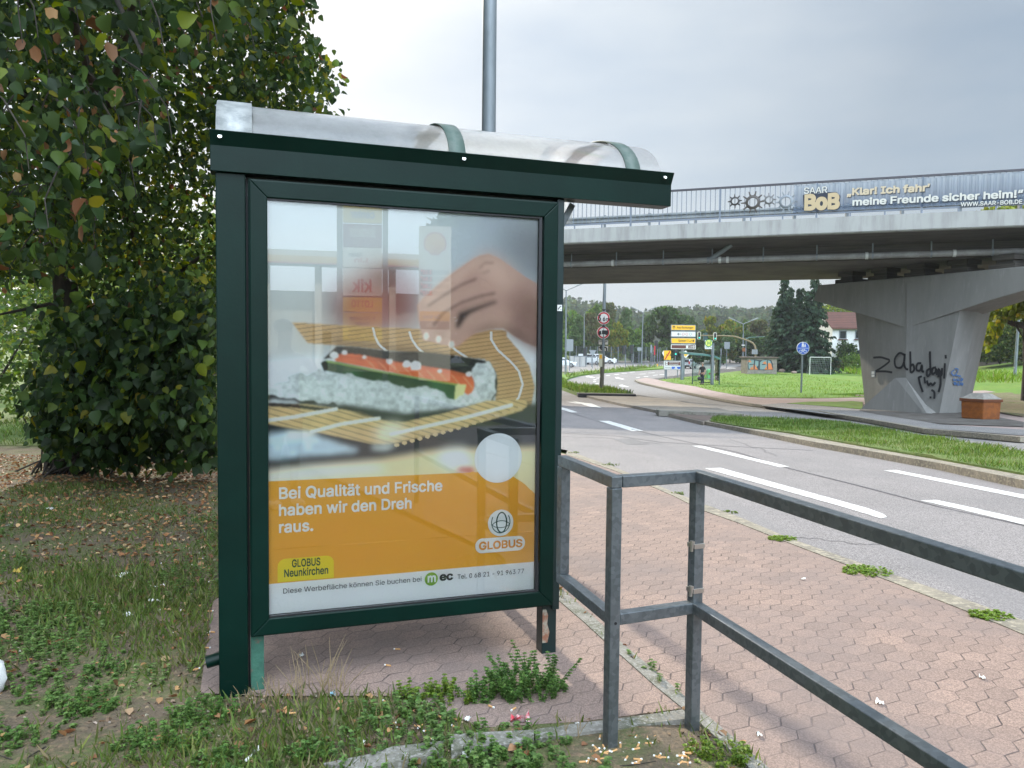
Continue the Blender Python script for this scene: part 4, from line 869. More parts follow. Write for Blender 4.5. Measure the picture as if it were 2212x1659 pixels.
ed_ = bpart(extr([(0, ZT), (.34, ZT + .02), (.34, 5.70), (.03, 5.70), (0, 5.74)]), 'edge_beam', M['fascia_c'])
bpart(extr([(12.1, ZT + .02), (12.44, ZT), (12.44, 5.72), (12.1, 5.70)]), 'edge_beam', M['fascia_c'])
bpart(extr([(.345, ZT - .055), (.345, ZT + .02), (1.9, ZT + .04), (1.9, ZT - .055)]), 'walkway', M['concrete'])
# drain pipe under the overhang
zp = 5.04
mb = MB(); mb.tube([bp(SLEFT, 1.62, zp - .0), bp(SRIGHT, 1.62, zp)], .115, 16); pipe = bpart(mb, 'drain_pipe', mat('pale_drain_pipe', (.30, .295, .28), .6, col2=(.22, .21, .20), scale=2))
for i in range(18):
    s = -8 + i * 1.95
    mb = MB(); mb.tube([bp(s, 1.62, zp - .13), bp(s + .06, 1.62, zp - .13)], .0); mb = MB(); mb.tube([bp(s - .03, 1.62, zp), bp(s + .03, 1.62, zp)], .135, 16)
    mb.bar(bp(s, 1.62, zp + .12), bp(s, 1.62, 5.50), .04, .04); bpart(mb, 'pipe_hanger', M['greyplate'], pipe)
pipej = M['white']
for s, tee in ((1.6, 0), (5.5, 1), (5.95, 0), (6.25, 0), (11.3, 0), (14.2, 0), (17.4, 1), (17.8, 0), (18.2, 0)):
    mb = MB(); mb.tube([bp(s - .05, 1.62, zp), bp(s + .05, 1.62, zp)], .132, 16)
    if tee: mb.tube([bp(s, 1.60, zp), bp(s + .55, 1.45, zp + .32), bp(s + .9, 1.35, zp + .55)], .09, 12)
    bpart(mb, 'pipe_joint', M['offwhite'] if not tee else M['greyplate'], pipe)
# pedestrian railing in bays: post, rails, balusters
rails = mat('blue_grey_railing', (.19, .215, .26), .5, .2); rail_top = mat('dark_handrail', (.07, .065, .075), .5, .2)
BAY = 3.42; s0 = -8.0 + .0; nbay = 10
off = 2.63 - BAY * 3                                     # a post falls where the photo shows one
for k in range(nbay):
    a = off + BAY * k; mb = MB()
    mb.bar(bp(a + .05, .12, ZT + .17), bp(a + BAY - .05, .12, ZT + .17), .05, .06)
    nb = 19
    for i in range(1, nb): mb.bar(bp(a + BAY * i / nb, .12, ZT + .2), bp(a + BAY * i / nb, .12, ZT + 1.27), .024, .024, up=BD)
    bpart(mb, 'railing_panel', rails, ed_)
    mb = MB(); mb.bar(bp(a, .12, ZT), bp(a, .12, ZT + 1.30), .07, .07, up=BD); bpart(mb, 'railing_post', rails, ed_)
    mb = MB(); mb.bar(bp(a - .0, .12, ZT + 1.31), bp(a + BAY - .004, .12, ZT + 1.31), .08, .07); bpart(mb, 'handrail', rail_top, ed_)
    for q in (.33, .66):
        mb = MB(); mb.bar(bp(a + BAY * q, .12, ZT), bp(a + BAY * q, .12, ZT + .15), .045, .05, up=BD); bpart(mb, 'stub_post', rails, ed_)
# crash barrier behind the footway
gbm = mat('galvanised_guard_rail', (.30, .32, .32), .5, .4, col2=(.22, .24, .24), scale=2)
def beam(name, mk, n0, z):
    prof = [(0, .15), (-.08, .11), (-.08, .06), (0, .02), (0, -.02), (-.08, -.06), (-.08, -.11), (0, -.15)]
    mb = MB(); vs = []
    for s in (SLEFT, SRIGHT): vs += [bp(s, n0 + q, z + h) for q, h in prof]
    mb.add(vs, [(i, i + 1, i + 9, i + 8) for i in range(7)]); o = bpart(mb, name, mk); sd = o.modifiers.new('thick', 'SOLIDIFY'); sd.thickness = .01; return o
gr_ = beam('crash_barrier', gbm, 2.05, ZT + .66); beam('crash_barrier', gbm, 10.2, ZT + .66)
for i in range(19):
    mb = MB(); mb.box(bp(-8.4 + i * 1.9, 2.14, ZT + .42), (.1, .12, .86)); bpart(mb, 'barrier_post', M['steel'], gr_)
# pier: flared wall with a hammer-head, standing askew under the deck
PD = Vector((.405, -.914, 0)).normalized(); PN = Vector((-.914, -.405, 0)).normalized(); PP = Vector((13.75, 34.6, 0))
def pp(x, y, off=0.0): return pln(x, y, PP + PN * off, PN)
CAPZ = 4.40
cap = [pp(1768, 618), pp(1757, 649), pp(1867, 681), pp(1950, 706), pp(1957, 709), pp(2138.6, 649), pp(2212, 628)]
e1 = cap[-1] + (cap[-1] - cap[-2]).normalized() * 2.2; cap.append(e1)
e2 = Vector((e1.x, e1.y, CAPZ)); cap.append(e2 + PD * .15); cap[0].z = CAPZ
mb = MB(); mb.prism(cap, -PN * 1.7); pier = bpart(mb, 'pier', M['concrete'], None, .03)
ZB0 = -1.4
def down(p, z=ZB0, k=1.0): return Vector((p.x, p.y, z))
At, Ab = pp(1848, 675, -.55), pp(1870, 890, -.55)
Rt, Rb = pp(1958.5, 690, .02), pp(1955.5, 880, .02)
Ct, Cb = pp(2080, 640, -.10), pp(2027, 902, -.10)
Dt, Db = dep(2117.5, 645, Ct.y + .45), dep(2063, 906, Cb.y + .40)
Et, Eb = dep(2142, 640, Ct.y + 1.25), dep(2090, 893, Cb.y + 1.15)
top = [At, Rt, Ct, Dt, Et]; bot = [Ab, Rb, Cb, Db, Eb]
for t_, b_ in zip(top, bot):                                   # run every edge up into the cap and down into the soil
    d = (b_ - t_); t_ -= d * ((4.15 - t_.z) / d.z) * -1 if abs(d.z) > 0 else 0; b_ += d * ((ZB0 - b_.z) / d.z)
bk_t = [Et - PN * 1.0 - PD * .6, At - PN * 1.1]; bk_b = [Eb - PN * .9 - PD * .6, Ab - PN * 1.1]
tt = top + bk_t; bb_ = bot + bk_b; n = len(tt)
mb = MB(); mb.add(tt + bb_, [tuple(range(n)), tuple(range(2 * n - 1, n - 1, -1))] + [(i, i + n, (i + 1) % n + n, (i + 1) % n) for i in range(n)])
bm = bmesh.new(); stem = bpart(mb, 'stem', M['concrete'], pier); bm.from_mesh(stem.data); bmesh.ops.recalc_face_normals(bm, faces=bm.faces[:]); bm.to_mesh(stem.data); bm.free()
# pyramid-shaped foot
Lb_ = pp(1843, 890, .62); R1 = pp(2019, 913, .62); R2 = pp(2035, 911, .45); pkL = pp(1934, 816, .42); pkR = pp(1956, 816, .36); pkB = pp(1945, 816, -.5)
for q in (Lb_, R1, R2): q.z -= .15
bl = Lb_ - PN * 1.2; br2 = R2 - PN * 1.2
mb = MB(); mb.add([Lb_, R1, pkL, R2, pkR, pkB, bl, br2], [(0, 1, 2), (1, 3, 4, 2), (2, 4, 5), (0, 2, 5, 6), (3, 7, 5, 4)]); bpart(mb, 'foot', M['concrete'], pier)
for i in range(6):
    c = PP + PD * (1.0 + i * 1.75) - PN * .8
    mb = MB(); mb.box(c + UPV * (CAPZ + .10), (.95, .95, .20), Matrix.Rotation(math.atan2(PD.y, PD.x), 3, 'Z')); mb.box(c + UPV * (CAPZ + .27), (.62, .62, .14), Matrix.Rotation(math.atan2(PD.y, PD.x), 3, 'Z')); mb.box(c + UPV * (CAPZ + .44), (.8, .8, .20), Matrix.Rotation(math.atan2(PD.y, PD.x), 3, 'Z'))
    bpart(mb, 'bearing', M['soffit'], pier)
# far supports out of sight behind the shelter and beyond the frame
for s in (SLEFT + .6, SRIGHT - .6):
    mb = MB(); mb.box(bp(s, 6.2, 1.75), (1.2, 10, 6.3), Matrix((BD, BN, UPV)).transposed()); bpart(mb, 'abutment', M['concrete'])
# spray-paint on the pier
ink = mat('black_spray_paint', (.014, .014, .017), .6); inkb = mat('blue_marker', (.05, .13, .30), .6)
nA = (Rt - At).cross(Rb - At).normalized(); nC = (Ct - Rt).cross(Rb - Rt).normalized(); nD = (Dt - Ct).cross(Cb - Ct).normalized()
def fix(nm, p):
    return nm if nm.dot(CAMP - p) > 0 else -nm
nA = fix(nA, Rt); nC = fix(nC, Rt); nD = fix(nD, Ct)
gf = thing('graffiti', 'black spray-painted name scrawled across two faces of the concrete pier', 'graffiti', (Rb.x, Rb.y, 0))
gf2 = thing('graffiti', 'small blue heart and letters on the pale edge of the concrete pier', 'graffiti', (Cb.x, Cb.y, 0))
def stroke(pts, face, wd, m, root):
    """one brush stroke laid on a pier face, 12 mm proud"""
    o_, nn = {'A': (Rt, nA), 'C': (Rt, nC), 'D': (Ct, nD)}[face]
    o2 = .07 if face == 'D' else .012
    P = [pln(*Z2(x, y), o_ + nn * o2, nn) for x, y in pts]
    if len(P) > 2:
        Q = []
        for i in range(len(P) - 1):
            a, b, c, d = P[max(i - 1, 0)], P[i], P[i + 1], P[min(i + 2, len(P) - 1)]
            for k in range(4):
                t = k / 4; Q.append(.5 * ((2 * b) + (c - a) * t + (2 * a - 5 * b + 4 * c - d) * t * t + (3 * b - a - 3 * c + d) * t ** 3))
        P = Q + [P[-1]]
    mb = MB(); vs = []
    for i, p in enumerate(P):
        t = (P[min(i + 1, len(P) - 1)] - P[max(i - 1, 0)]).normalized(); sd = t.cross(nn).normalized() * wd / 2
        vs += [p + sd - root.location, p - sd - root.location]
    mb.add(vs, [(2 * i, 2 * i + 1, 2 * i + 3, 2 * i + 2) for i in range(len(P) - 1)]); mb.build('brush_stroke', m, root)
W_ = .085
for f_, pts in (('A', [(940, 768), (1000, 765), (1040, 775), (1078, 795), (1020, 845), (955, 885)]), ('A', [(955, 885), (1040, 884), (1100, 893)]), ('A', [(955, 885), (958, 925)]),
                ('C', [(1205, 745), (1160, 730), (1122, 780), (1130, 845), (1175, 850), (1200, 800), (1206, 740)]), ('C', [(1206, 735), (1200, 820), (1215, 860), (1235, 868)]),
                ('C', [(1252, 715), (1254, 800), (1256, 890), (1285, 870), (1275, 825), (1256, 840)]), ('C', [(1345, 815), (1312, 820), (1305, 870), (1335, 875), (1350, 830), (1352, 880), (1370, 885)]),
                ('C', [(1418, 715), (1420, 800), (1424, 900)]), ('C', [(1420, 860), (1392, 880), (1398, 925), (1424, 900)]), ('C', [(1470, 850), (1440, 860), (1438, 905), (1466, 890), (1470, 860), (1476, 915)]),
                ('C', [(1490, 935), (1492, 860), (1515, 920), (1520, 855)]), ('C', [(1545, 815), (1538, 945)]), ('C', [(1550, 745), (1553, 775)]),
                ('C', [(1322, 930), (1335, 990), (1358, 1058)]), ('C', [(1322, 935), (1350, 925)]), ('C', [(1370, 930), (1378, 985)]), ('C', [(1392, 960), (1405, 1000), (1425, 985), (1440, 1000), (1465, 975)]),
                ('C', [(1505, 900), (1508, 990), (1490, 1058)]), ('C', [(1430, 1040), (1455, 1060), (1455, 1115)]), ('C', [(1422, 1095), (1423, 1112)])):
    stroke(pts, f_, W_ if len(pts) > 2 else W_ * .9, ink, gf)
for pts in ([(1625, 870), (1600, 895), (1625, 920), (1650, 890), (1655, 865), (1630, 860)], [(1650, 890), (1640, 915), (1680, 925)], [(1625, 942), (1618, 958), (1645, 955)], [(1660, 940), (1650, 958), (1672, 958)], [(1682, 935), (1680, 965), (1698, 950), (1682, 948)],
            [(1640, 975), (1618, 980), (1645, 990), (1622, 995)], [(1662, 975), (1650, 996), (1668, 998)], [(1676, 975), (1674, 1000)], [(1684, 1000), (1686, 978), (1694, 1002), (1698, 980)]):
    stroke(pts, 'D', .05, inkb, gf2)
# little plate with two number tiles
q = [pln(*Z2(x, y), Rt + nA * .03, nA) for x, y in ((920, 880), (955, 878), (955, 935), (920, 936))]
mb = MB(); mb.prism(q, -nA * .03); pl_ = tag(mb.build('survey_plate', M['greyplate']), 'small grey plate with two pale tiles fixed on the concrete pier', 'plate')
for y0, y1 in ((885, 905), (912, 930)):
    mb = MB(); mb.prism([pln(*Z2(x, y), Rt + nA * .034, nA) for x, y in ((926, y0), (949, y0 - 1), (949, y1), (926, y1 + 1))], -nA * .003); mb.build('tile', M['offwhite'], pl_)

# banner tied to the railing
RY = BN                                               # hangs just outside the balusters
def bz(x, y, n=.06): return pln(*Z4(x, y), bp(0, n, 0), BN)
def bsz(x, y, n=.06):
    p = bz(x, y, n) - B0; return p.dot(BD), p.z
sA, _ = bsz(268, 300)
bn = thing('banner', 'long blue mesh banner with cream slogan tied along the bridge railing', 'banner', bp(sA, .06, ZT + .2))
BO = Vector(bn.location)
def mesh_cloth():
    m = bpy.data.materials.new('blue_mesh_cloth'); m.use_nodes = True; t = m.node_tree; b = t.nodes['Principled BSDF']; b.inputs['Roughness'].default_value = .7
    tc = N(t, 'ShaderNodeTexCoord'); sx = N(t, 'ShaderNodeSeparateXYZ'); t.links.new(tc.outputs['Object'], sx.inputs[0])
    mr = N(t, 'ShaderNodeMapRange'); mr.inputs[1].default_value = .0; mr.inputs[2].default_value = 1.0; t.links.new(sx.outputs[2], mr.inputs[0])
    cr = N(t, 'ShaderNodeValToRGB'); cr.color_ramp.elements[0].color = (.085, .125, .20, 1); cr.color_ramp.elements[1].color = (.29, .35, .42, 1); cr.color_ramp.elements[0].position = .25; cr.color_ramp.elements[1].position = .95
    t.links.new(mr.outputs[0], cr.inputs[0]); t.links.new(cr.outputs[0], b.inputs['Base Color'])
    tr = N(t, 'ShaderNodeBsdfTransparent'); tl = N(t, 'ShaderNodeBsdfTranslucent'); t.links.new(cr.outputs[0], tl.inputs[0])
    m1 = N(t, 'ShaderNodeMixShader'); m1.inputs[0].default_value = .5; t.links.new(b.outputs[0], m1.inputs[1]); t.links.new(tl.outputs[0], m1.inputs[2])
    m2 = N(t, 'ShaderNodeMixShader'); m2.inputs[0].default_value = .32; t.links.new(m1.outputs[0], m2.inputs[1]); t.links.new(tr.outputs[0], m2.inputs[2]); t.links.new(m2.outputs[0], t.nodes['Material Output'].inputs[0])
    return m
mb = MB(); ns = 160; L_ = 11.2; vs = []
for i in range(ns + 1):
    s = sA + L_ * i / ns; sag = .03 * abs(math.sin(i * .31)) * 1.0; f = .015 * math.sin(i * 1.1)
    vs += [bp(s, .055 + f * .4, ZT + 1.24 - sag) - BO, bp(s, .05 + f, ZT + .75) - BO, bp(s, .055 + f * .5, ZT + .22 + sag * .6) - BO]
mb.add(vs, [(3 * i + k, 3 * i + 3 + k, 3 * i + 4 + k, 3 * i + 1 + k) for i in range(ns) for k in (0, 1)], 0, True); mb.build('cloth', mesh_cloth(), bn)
cream = mat('cream_print', (.54, .44, .30), .7); whitep = mat('white_print', (.58, .56, .50), .7); dkp = mat('dark_print', (.02, .025, .04), .7)
def btext(body, x0, y0, x1, y1, cap, m, bold, n=.02, shadow=True, drop=None):
    a = bsz(x0, y0, n); b = bsz(x1, y1, n)
    if drop: a = (a[0], SLOG - drop)
    if shadow: text('lettering_shadow', body, cap / .72, frame_mtx(bp(a[0] + .025, n + .012, a[1] - .03) - BO, BD, UPV + BD * ((b[1] - a[1]) / (b[0] - a[0])) * 0), dkp, bn, bold=bold, width=b[0] - a[0])
    return text('lettering', body, cap / .72, frame_mtx(bp(a[0], n, a[1]) - BO, BD, UPV), m, bn, bold=bold, width=b[0] - a[0])
btext('SAAR', 352, 350, 548, 345, .22, whitep, .01)
def blob(pts, m, n):
    mb = MB(); mb.prism([bz(x, y, n) - BO for x, y in pts], BN * .004); return mb.build('name_plate', m, bn)
blob([(345, 360), (420, 340), (480, 350), (520, 335), (630, 335), (665, 370), (655, 440), (620, 480), (540, 465), (470, 505), (430, 480), (355, 500)], dkp, .024)
btext('BoB', 352, 482, 652, 462, .50, mat('gold_print', (.50, .38, .22), .7), .05, .016, True)
btext('„Klar! Ich fahr’', 715, 362, 1418, 312, .235, cream, .035)
SLOG = bsz(760, 448, .02)[1]
btext('meine Freunde sicher heim!“', 760, 448, 2200, 335, .235, whitep, .03)
btext('WWW.SAAR-BOB.DE', 1678, 440, 2198, 402, .135, whitep, .02, drop=.215)
# four cog-wheel cut-outs hung on the railing
for (x, y, r_, ri, nt_, c, lb) in ((1535, 315, 62, 26, 8, (.055, .05, .05), 'small dark cog-wheel cut-out, first of four on the bridge railing'), (1690, 325, 102, 40, 10, (.10, .085, .075), 'large brownish cog-wheel cut-out on the bridge railing'),
                            (1832, 305, 64, 26, 8, (.22, .22, .22), 'small grey cog-wheel cut-out between two larger ones on the bridge'), (1980, 320, 98, 40, 10, (.30, .33, .36), 'large pale steel cog-wheel cut-out beside the blue banner')):
    c0 = pln(*Z3(x, y), bp(0, .05, 0), BN); ed2 = pln(*Z3(x + r_, y), bp(0, .05, 0), BN); rr = (ed2 - c0).length; ri2 = rr * ri / r_
    t = thing('cog_sign', lb, 'sign', c0); vs = []; nn_ = nt_ * 8
    for i in range(nn_):
        a = 2 * math.pi * i / nn_; ph = (i % 8); ro = rr * (1.0 if ph in (0, 1) else .62 if ph not in (2, 7) else .66)
        for r2, zz in ((ro, 0), (ri2, 0), (ri2, .05), (ro, .05)): vs.append(BD * (r2 * math.cos(a)) + UPV * (r2 * math.sin(a)) - BN * zz)
    fs = []
    for i in range(nn_):
        j = (i + 1) % nn_
        for k in range(4): fs.append((4 * i + k, 4 * i + (k + 1) % 4, 4 * j + (k + 1) % 4, 4 * j + k))
    mm = mat('cog_print', c, .6, col2=tuple(q * .6 for q in c), scale=8)
    mb = MB(); mb.add(vs, fs); mb.build('cog', mm, t)
    mb = MB(); vs = []
    for i in range(25):
        a = 2 * math.pi * i / 24
        for r2, zz in ((ri2 * 1.5, .05), (ri2 * 1.35, .08), (ri2 * 1.02, .08)): vs.append(BD * (r2 * math.cos(a)) + UPV * (r2 * math.sin(a)) - BN * zz)
    mb.add(vs, [(3 * i + k, 3 * i + k + 1, 3 * i + 4 + k, 3 * i + 3 + k) for i in range(24) for k in (0, 1)], 0, True); mb.build('hub', mat('cog_hub', tuple(q * .75 for q in c), .6), t)
# orange grit bin beside the pier
g = gnd(*Z2(1865, 1292), .05); gb_ = thing('grit_bin', 'orange grit bin with a grey peaked lid beside the concrete pier', 'grit bin', g, R(0))
dR = (gnd(*Z2(2008, 1292), .05) - g); dL = Vector((-dR.y, dR.x, 0)) * .95 + dR * -.45; hgt = (1292 - 1135) / 3.907 / FPX * g.y
dR.z = 0
mb = MB(); b0 = [Vector((0, 0, 0)), dR, dR + dL, dL]; cen = (dR + dL) / 2
t0 = [cen + (p - cen) * 1.05 + UPV * hgt for p in b0]
mb.add(b0 + t0, [(0, 1, 5, 4), (1, 2, 6, 5), (2, 3, 7, 6), (3, 0, 4, 7), (3, 2, 1, 0)]); mb.build('body', M['orange'], gb_, .03)
r0_ = [cen + (p - cen) * 1.14 + UPV * (hgt - .03) for p in b0]; r1_ = [cen + (p - cen) * 1.14 + UPV * (hgt + .06) for p in b0]
mb = MB(); mb.add(r0_ + r1_, [(0, 1, 5, 4), (1, 2, 6, 5), (2, 3, 7, 6), (3, 0, 4, 7), (3, 2, 1, 0), (4, 5, 6, 7)]); rim = mb.build('rim', mat('brown_orange_rim', (.10, .026, .004), .6), gb_, .01)
l0 = [cen + (p - cen) * 1.10 + UPV * (hgt + .062) for p in b0]; l1 = [cen + (p - cen) * .55 + UPV * (hgt + .24) for p in b0]
mb = MB(); mb.add(l0 + l1, [(0, 1, 5, 4), (1, 2, 6, 5), (2, 3, 7, 6), (3, 0, 4, 7), (4, 5, 6, 7)]); mb.build('lid', mat('dusty_grey_lid', (.24, .225, .20), .85, col2=(.17, .16, .14), scale=4), gb_, .02)
# ================================================================== THINGS BEYOND THE BRIDGE
def place(x, y, name, label, cat, group=None, dz=.06, D=None):
    g = gnd(x, y, dz) if D is None else dep(x, y, D)
    t = thing(name, label, cat, g, 0, group); t['mpp'] = g.y / FPX; return t, g.y / FPX
def pole(t, h, r_=.05, r2=None, m='steel', x=0, y=0, name='pole', n=10):
    mb = MB(); mb.tube([(x, y, -.15), (x, y, h)], [r_, r2 or r_], n); return mb.build(name, M[m], t)
def plate(t, cx, cz, w_, h_, m, name='panel', y=-.08, th=.03, r_=None, rim=None, parent=None):
    mb = MB(); r0 = r_ if r_ is not None else min(w_, h_) * .08
    pts = [Vector((cx + a, y, cz + b)) for a, b in rrect(-w_ / 2, w_ / 2, -h_ / 2, h_ / 2, r0)]
    mb.prism(pts, Vector((0, th, 0))); o = mb.build(name, M[m] if isinstance(m, str) else m, parent or t); return o
def ftext(body, x, z, w_, cap, m, parent, y=-.105, bold=.02):
    return text('lettering', body, cap / .72, frame_mtx((x, y, z), (1, 0, 0), (0, 0, 1)), M[m] if isinstance(m, str) else m, parent, bold=bold, width=w_)
def poly2(parent, pts, m, y=-.105, name='symbol'):
    mb = MB(); mb.add([(a, y, b) for a, b in pts], [tuple(range(len(pts)))]); return mb.build(name, M[m] if isinstance(m, str) else m, parent)
def arrow(parent, cx, cz, s, ang, m, y=-.105):
    c, sn = math.cos(ang), math.sin(ang); P = [(-.5, -.07), (.2, -.07), (-.02, -.28), (.12, -.38), (.5, 0), (.12, .38), (-.02, .28), (.2, .07), (-.5, .07)]
    return poly2(parent, [(cx + s * (a * c - b * sn), cz + s * (a * sn + b * c)) for a, b in P], m, y, 'arrow')
def ring_sign(t, cx, cz, r_, y=-.1):
    mb = MB(); mb.disc((cx, y, cz), (0, -1, 0), r_, .03, 32); o = mb.build('sign_disc', M['offwhite'], t)
    mb = MB(); mb.disc((cx, y - .006, cz), (0, -1, 0), r_ * .94, 0, 32); mb.build('red_ring', M['red'], o)
    mb = MB(); mb.disc((cx, y - .010, cz), (0, -1, 0), r_ * .70, 0, 32); mb.build('sign_face', M['offwhite'], o); return o

# height-limit sign post (also carries a lamp above, out of sight behind the bridge)
t, k = place(1299, 842, 'sign_post', 'tall brown-grey post with a 3,6m height limit, no-lorries sign and two plates', 'sign post', dz=.15)
zc = lambda y, x=1300, t_=None: 0
def zof(t, x, y):                                       # height above the thing's base of a survey pixel at the thing's distance
    return dep(x, y, t.location.y).z - t.location.z
def xof(t, x, y): return dep(x, y, t.location.y).x - t.location.x
mb = MB(); mb.tube([(0, 0, -.1), (.06, 0, zof(t, 1300, 770))], [.135, .13], 12); mb.build('post', mat('brown_grey_post', (.12, .105, .085), .8), t)
mb = MB(); mb.tube([(.06, 0, zof(t, 1300, 770)), (.12, .0, zof(t, 1302, 560))], [.13, .08], 12); mb.build('upper_post', M['steel'], t)
for (sx, sy, kind) in ((Z1(390, 449), None, 'h'), (Z1(387, 573), None, 'l')):
    cx, cz = xof(t, *sx), zof(t, *sx); o = ring_sign(t, cx, cz, 55 / 4.032 * k)
    if kind == 'h':
        ftext('3', cx - .37, cz - .17, .20, .36, 'inkblack', o, -.118, .03); ftext('6', cx - .07, cz - .17, .16, .25, 'inkblack', o, -.118, .03); ftext('m', cx + .12, cz - .17, .25, .22, 'inkblack', o, -.118, .02); ftext(',', cx - .14, cz - .17, .05, .1, 'inkblack', o, -.118, .04)
        for sg in (1, -1): poly2(o, [(cx - .14, cz + sg * .55), (cx + .14, cz + sg * .55), (cx, cz + sg * .40)][::sg], 'inkblack', -.118)
    else:
        q_ = .74; tp = lambda L_: [(cx + a_ * q_, cz + .02 + b_ * q_) for a_, b_ in L_]
        poly2(o, tp([(-.12, -.13), (.42, -.13), (.42, .15), (-.12, .15)]), 'inkblack', -.118)
        poly2(o, tp([(-.42, -.18), (.40, -.18), (.40, -.13), (-.18, -.13), (-.18, .10), (-.34, .10), (-.42, -.04)]), 'inkblack', -.119)
        for wx in (-.31, .24): mb = MB(); mb.disc((cx + wx * q_, -.12, cz - .12), (0, -1, 0), .06, 0, 16); mb.build('symbol', M['inkblack'], o)
for (y0, y1, kind) in ((637, 683, 't'), (688, 738, 'a')):
    a, b = Z1(344, y0), Z1(431, y1); x0, x1 = xof(t, *a), xof(t, *b); z1, z0 = zof(t, *a), zof(t, *b)
    o = plate(t, (x0 + x1) / 2, (z0 + z1) / 2, x1 - x0, z1 - z0, mat('grey_plate_rim', (.10, .11, .10), .6), 'sign_plate'); plate(t, (x0 + x1) / 2, (z0 + z1) / 2, x1 - x0 - .06, z1 - z0 - .06, mat('beige_plate', (.47, .43, .36), .6), 'sign_face', -.09, .005, parent=o)
    cx, cz = (x0 + x1) / 2, (z0 + z1) / 2
    if kind == 't': ftext('Anlieger', cx - .26, cz + .02, .52, .12, 'inkblack', o); ftext('frei', cx - .10, cz - .14, .21, .12, 'inkblack', o)
    else: poly2(o, [(cx + .24, cz - .16), (cx + .17, cz - .16), (cx + .17, cz + .0), (cx + .12, cz + .03), (cx - .12, cz + .03), (cx - .06, cz - .06), (cx - .12, cz - .10), (cx - .28, cz + .06), (cx - .12, cz + .21), (cx - .06, cz + .17), (cx - .12, cz + .10), (cx + .16, cz + .10), (cx + .24, cz + .03)], 'inkblack')
a = Z1(363, 815); o = plate(t, xof(t, *a), zof(t, *a), .22, .8, mat('cream_box', (.6, .57, .45), .6), 'notice_box', -.16, .1); plate(t, xof(t, *a), zof(t, *a) + .22, .16, .24, 'yellow', 'notice', -.17, .008, parent=o)

# stack of four guide boards
t, k = place(*Z1(1073, 986), 'guide_sign', 'grey post with four stacked guide boards, yellow, white, yellow and brown', 'road sign')
pole(t, zof(t, *Z1(1078, 505)), .17, .15)
for (y0, y1, m_, rim_, txt) in ((506, 558, 'yellow', 'greyplate', 'Alle Richtungen'), (562, 614, 'offwhite', 'greyplate', ''), (619, 672, 'yellow', 'greyplate', 'Spiesen 7 km'), (677, 719, 'brown', 'offwhite', 'Zoo')):
    a, b = Z1(973, y0), Z1(1187, y1); x0, x1, z1, z0 = xof(t, *a), xof(t, *b), zof(t, *a), zof(t, *b); cx, cz, w_, h_ = (x0 + x1) / 2, (z0 + z1) / 2, x1 - x0, z1 - z0
    o = plate(t, cx, cz, w_, h_, rim_, 'guide_board', -.28, .06); plate(t, cx, cz, w_ - .12, h_ - .12, m_, 'board_face', -.29, .008, parent=o)
    if txt == 'Alle Richtungen': arrow(o, x0 + .28, cz, .36, math.pi / 2, 'inkblack', -.3); ftext(txt, x0 + .55, cz - .09, 1.55, .2, 'inkblack', o, -.3, .01)
    elif txt.startswith('Sp'): ftext('Spiesen 7', x0 + .68, cz - .09, .95, .2, 'inkblack', o, -.3, .01); ftext('km', x0 + 1.68, cz - .09, .2, .11, 'inkblack', o, -.3, .01); arrow(o, x1 - .3, cz, .34, 0, 'inkblack', -.3)
    elif txt == 'Zoo': ftext(txt, x0 + 1.72, cz - .08, .3, .17, 'offwhite', o, -.3, .01); arrow(o, x1 - .25, cz, .32, 0, 'offwhite', -.3); poly2(o, [(x0 + 1.42, cz - .12), (x0 + 1.63, cz - .12), (x0 + 1.63, cz + .12), (x0 + 1.42, cz + .12)], 'offwhite', -.3)
    else:
        arrow(o, cx - .42, cz, .34, math.pi, 'inkblack', -.3)
        for q, mm in ((-.02, 'red'), (.32, 'red'), (.66, 'greyplate')):
            mb = MB(); mb.disc((cx + q, -.3, cz), (0, -1, 0), .13, 0, 18); e = mb.build('symbol', M[mm], o); mb = MB(); mb.disc((cx + q, -.304, cz), (0, -1, 0), .095, 0, 18); mb.build('symbol', M['offwhite'], o)

# white tourist board, town-end sign, priority sign
t, k = place(*Z1(940, 966), 'direction_board', 'white board on three thin posts with a brown museum panel and a blue motorway field', 'road sign')
a, b = Z1(913, 818), Z1(1065, 899); x0, x1, z1, z0 = xof(t, *a), xof(t, *b), zof(t, *a), zof(t, *b); cx, cz = (x0 + x1) / 2, (z0 + z1) / 2
for px_ in (926, 940, 1036): pole(t, z0 + .1, .045, x=xof(t, *Z1(px_, 900)), name='post')
o = plate(t, cx, cz, x1 - x0, z1 - z0, 'greyplate', 'board', -.1, .05); plate(t, cx, cz, x1 - x0 - .08, z1 - z0 - .08, 'offwhite', 'board_face', -.11, .008, parent=o)
W = x1 - x0; Hh = z1 - z0; hz = cz + Hh * .19
plate(t, cx + .02, hz, W * .86, Hh * .42, 'brown', 'brown_field', -.12, .006, parent=o)
ftext('Bergbaumuseum', cx - W * .18, hz + .04, W * .55, .11, 'offwhite', o, -.13, .01); ftext('Blumengarten', cx - W * .18, hz - .15, W * .5, .11, 'offwhite', o, -.13, .01); ftext('Richtung', x0 + .12, z0 + .16, W * .32, .1, 'inkblack', o, -.13, .0)
for q in (.1, -.09): poly2(o, [(cx - W * .39, hz + q - .07), (cx - W * .28, hz + q - .07), (cx - W * .28, hz + q + .07), (cx - W * .39, hz + q + .07)], 'offwhite', -.13)
plate(t, cx + W * .2, z0 + Hh * .22, W * .5, Hh * .24, 'blue', 'motorway_field', -.12, .006, parent=o)
poly2(o, [(cx + W * .10, z0 + Hh * .13), (cx + W * .30, z0 + Hh * .13), (cx + W * .23, z0 + Hh * .31), (cx + W * .17, z0 + Hh * .31)], 'offwhite', -.132)
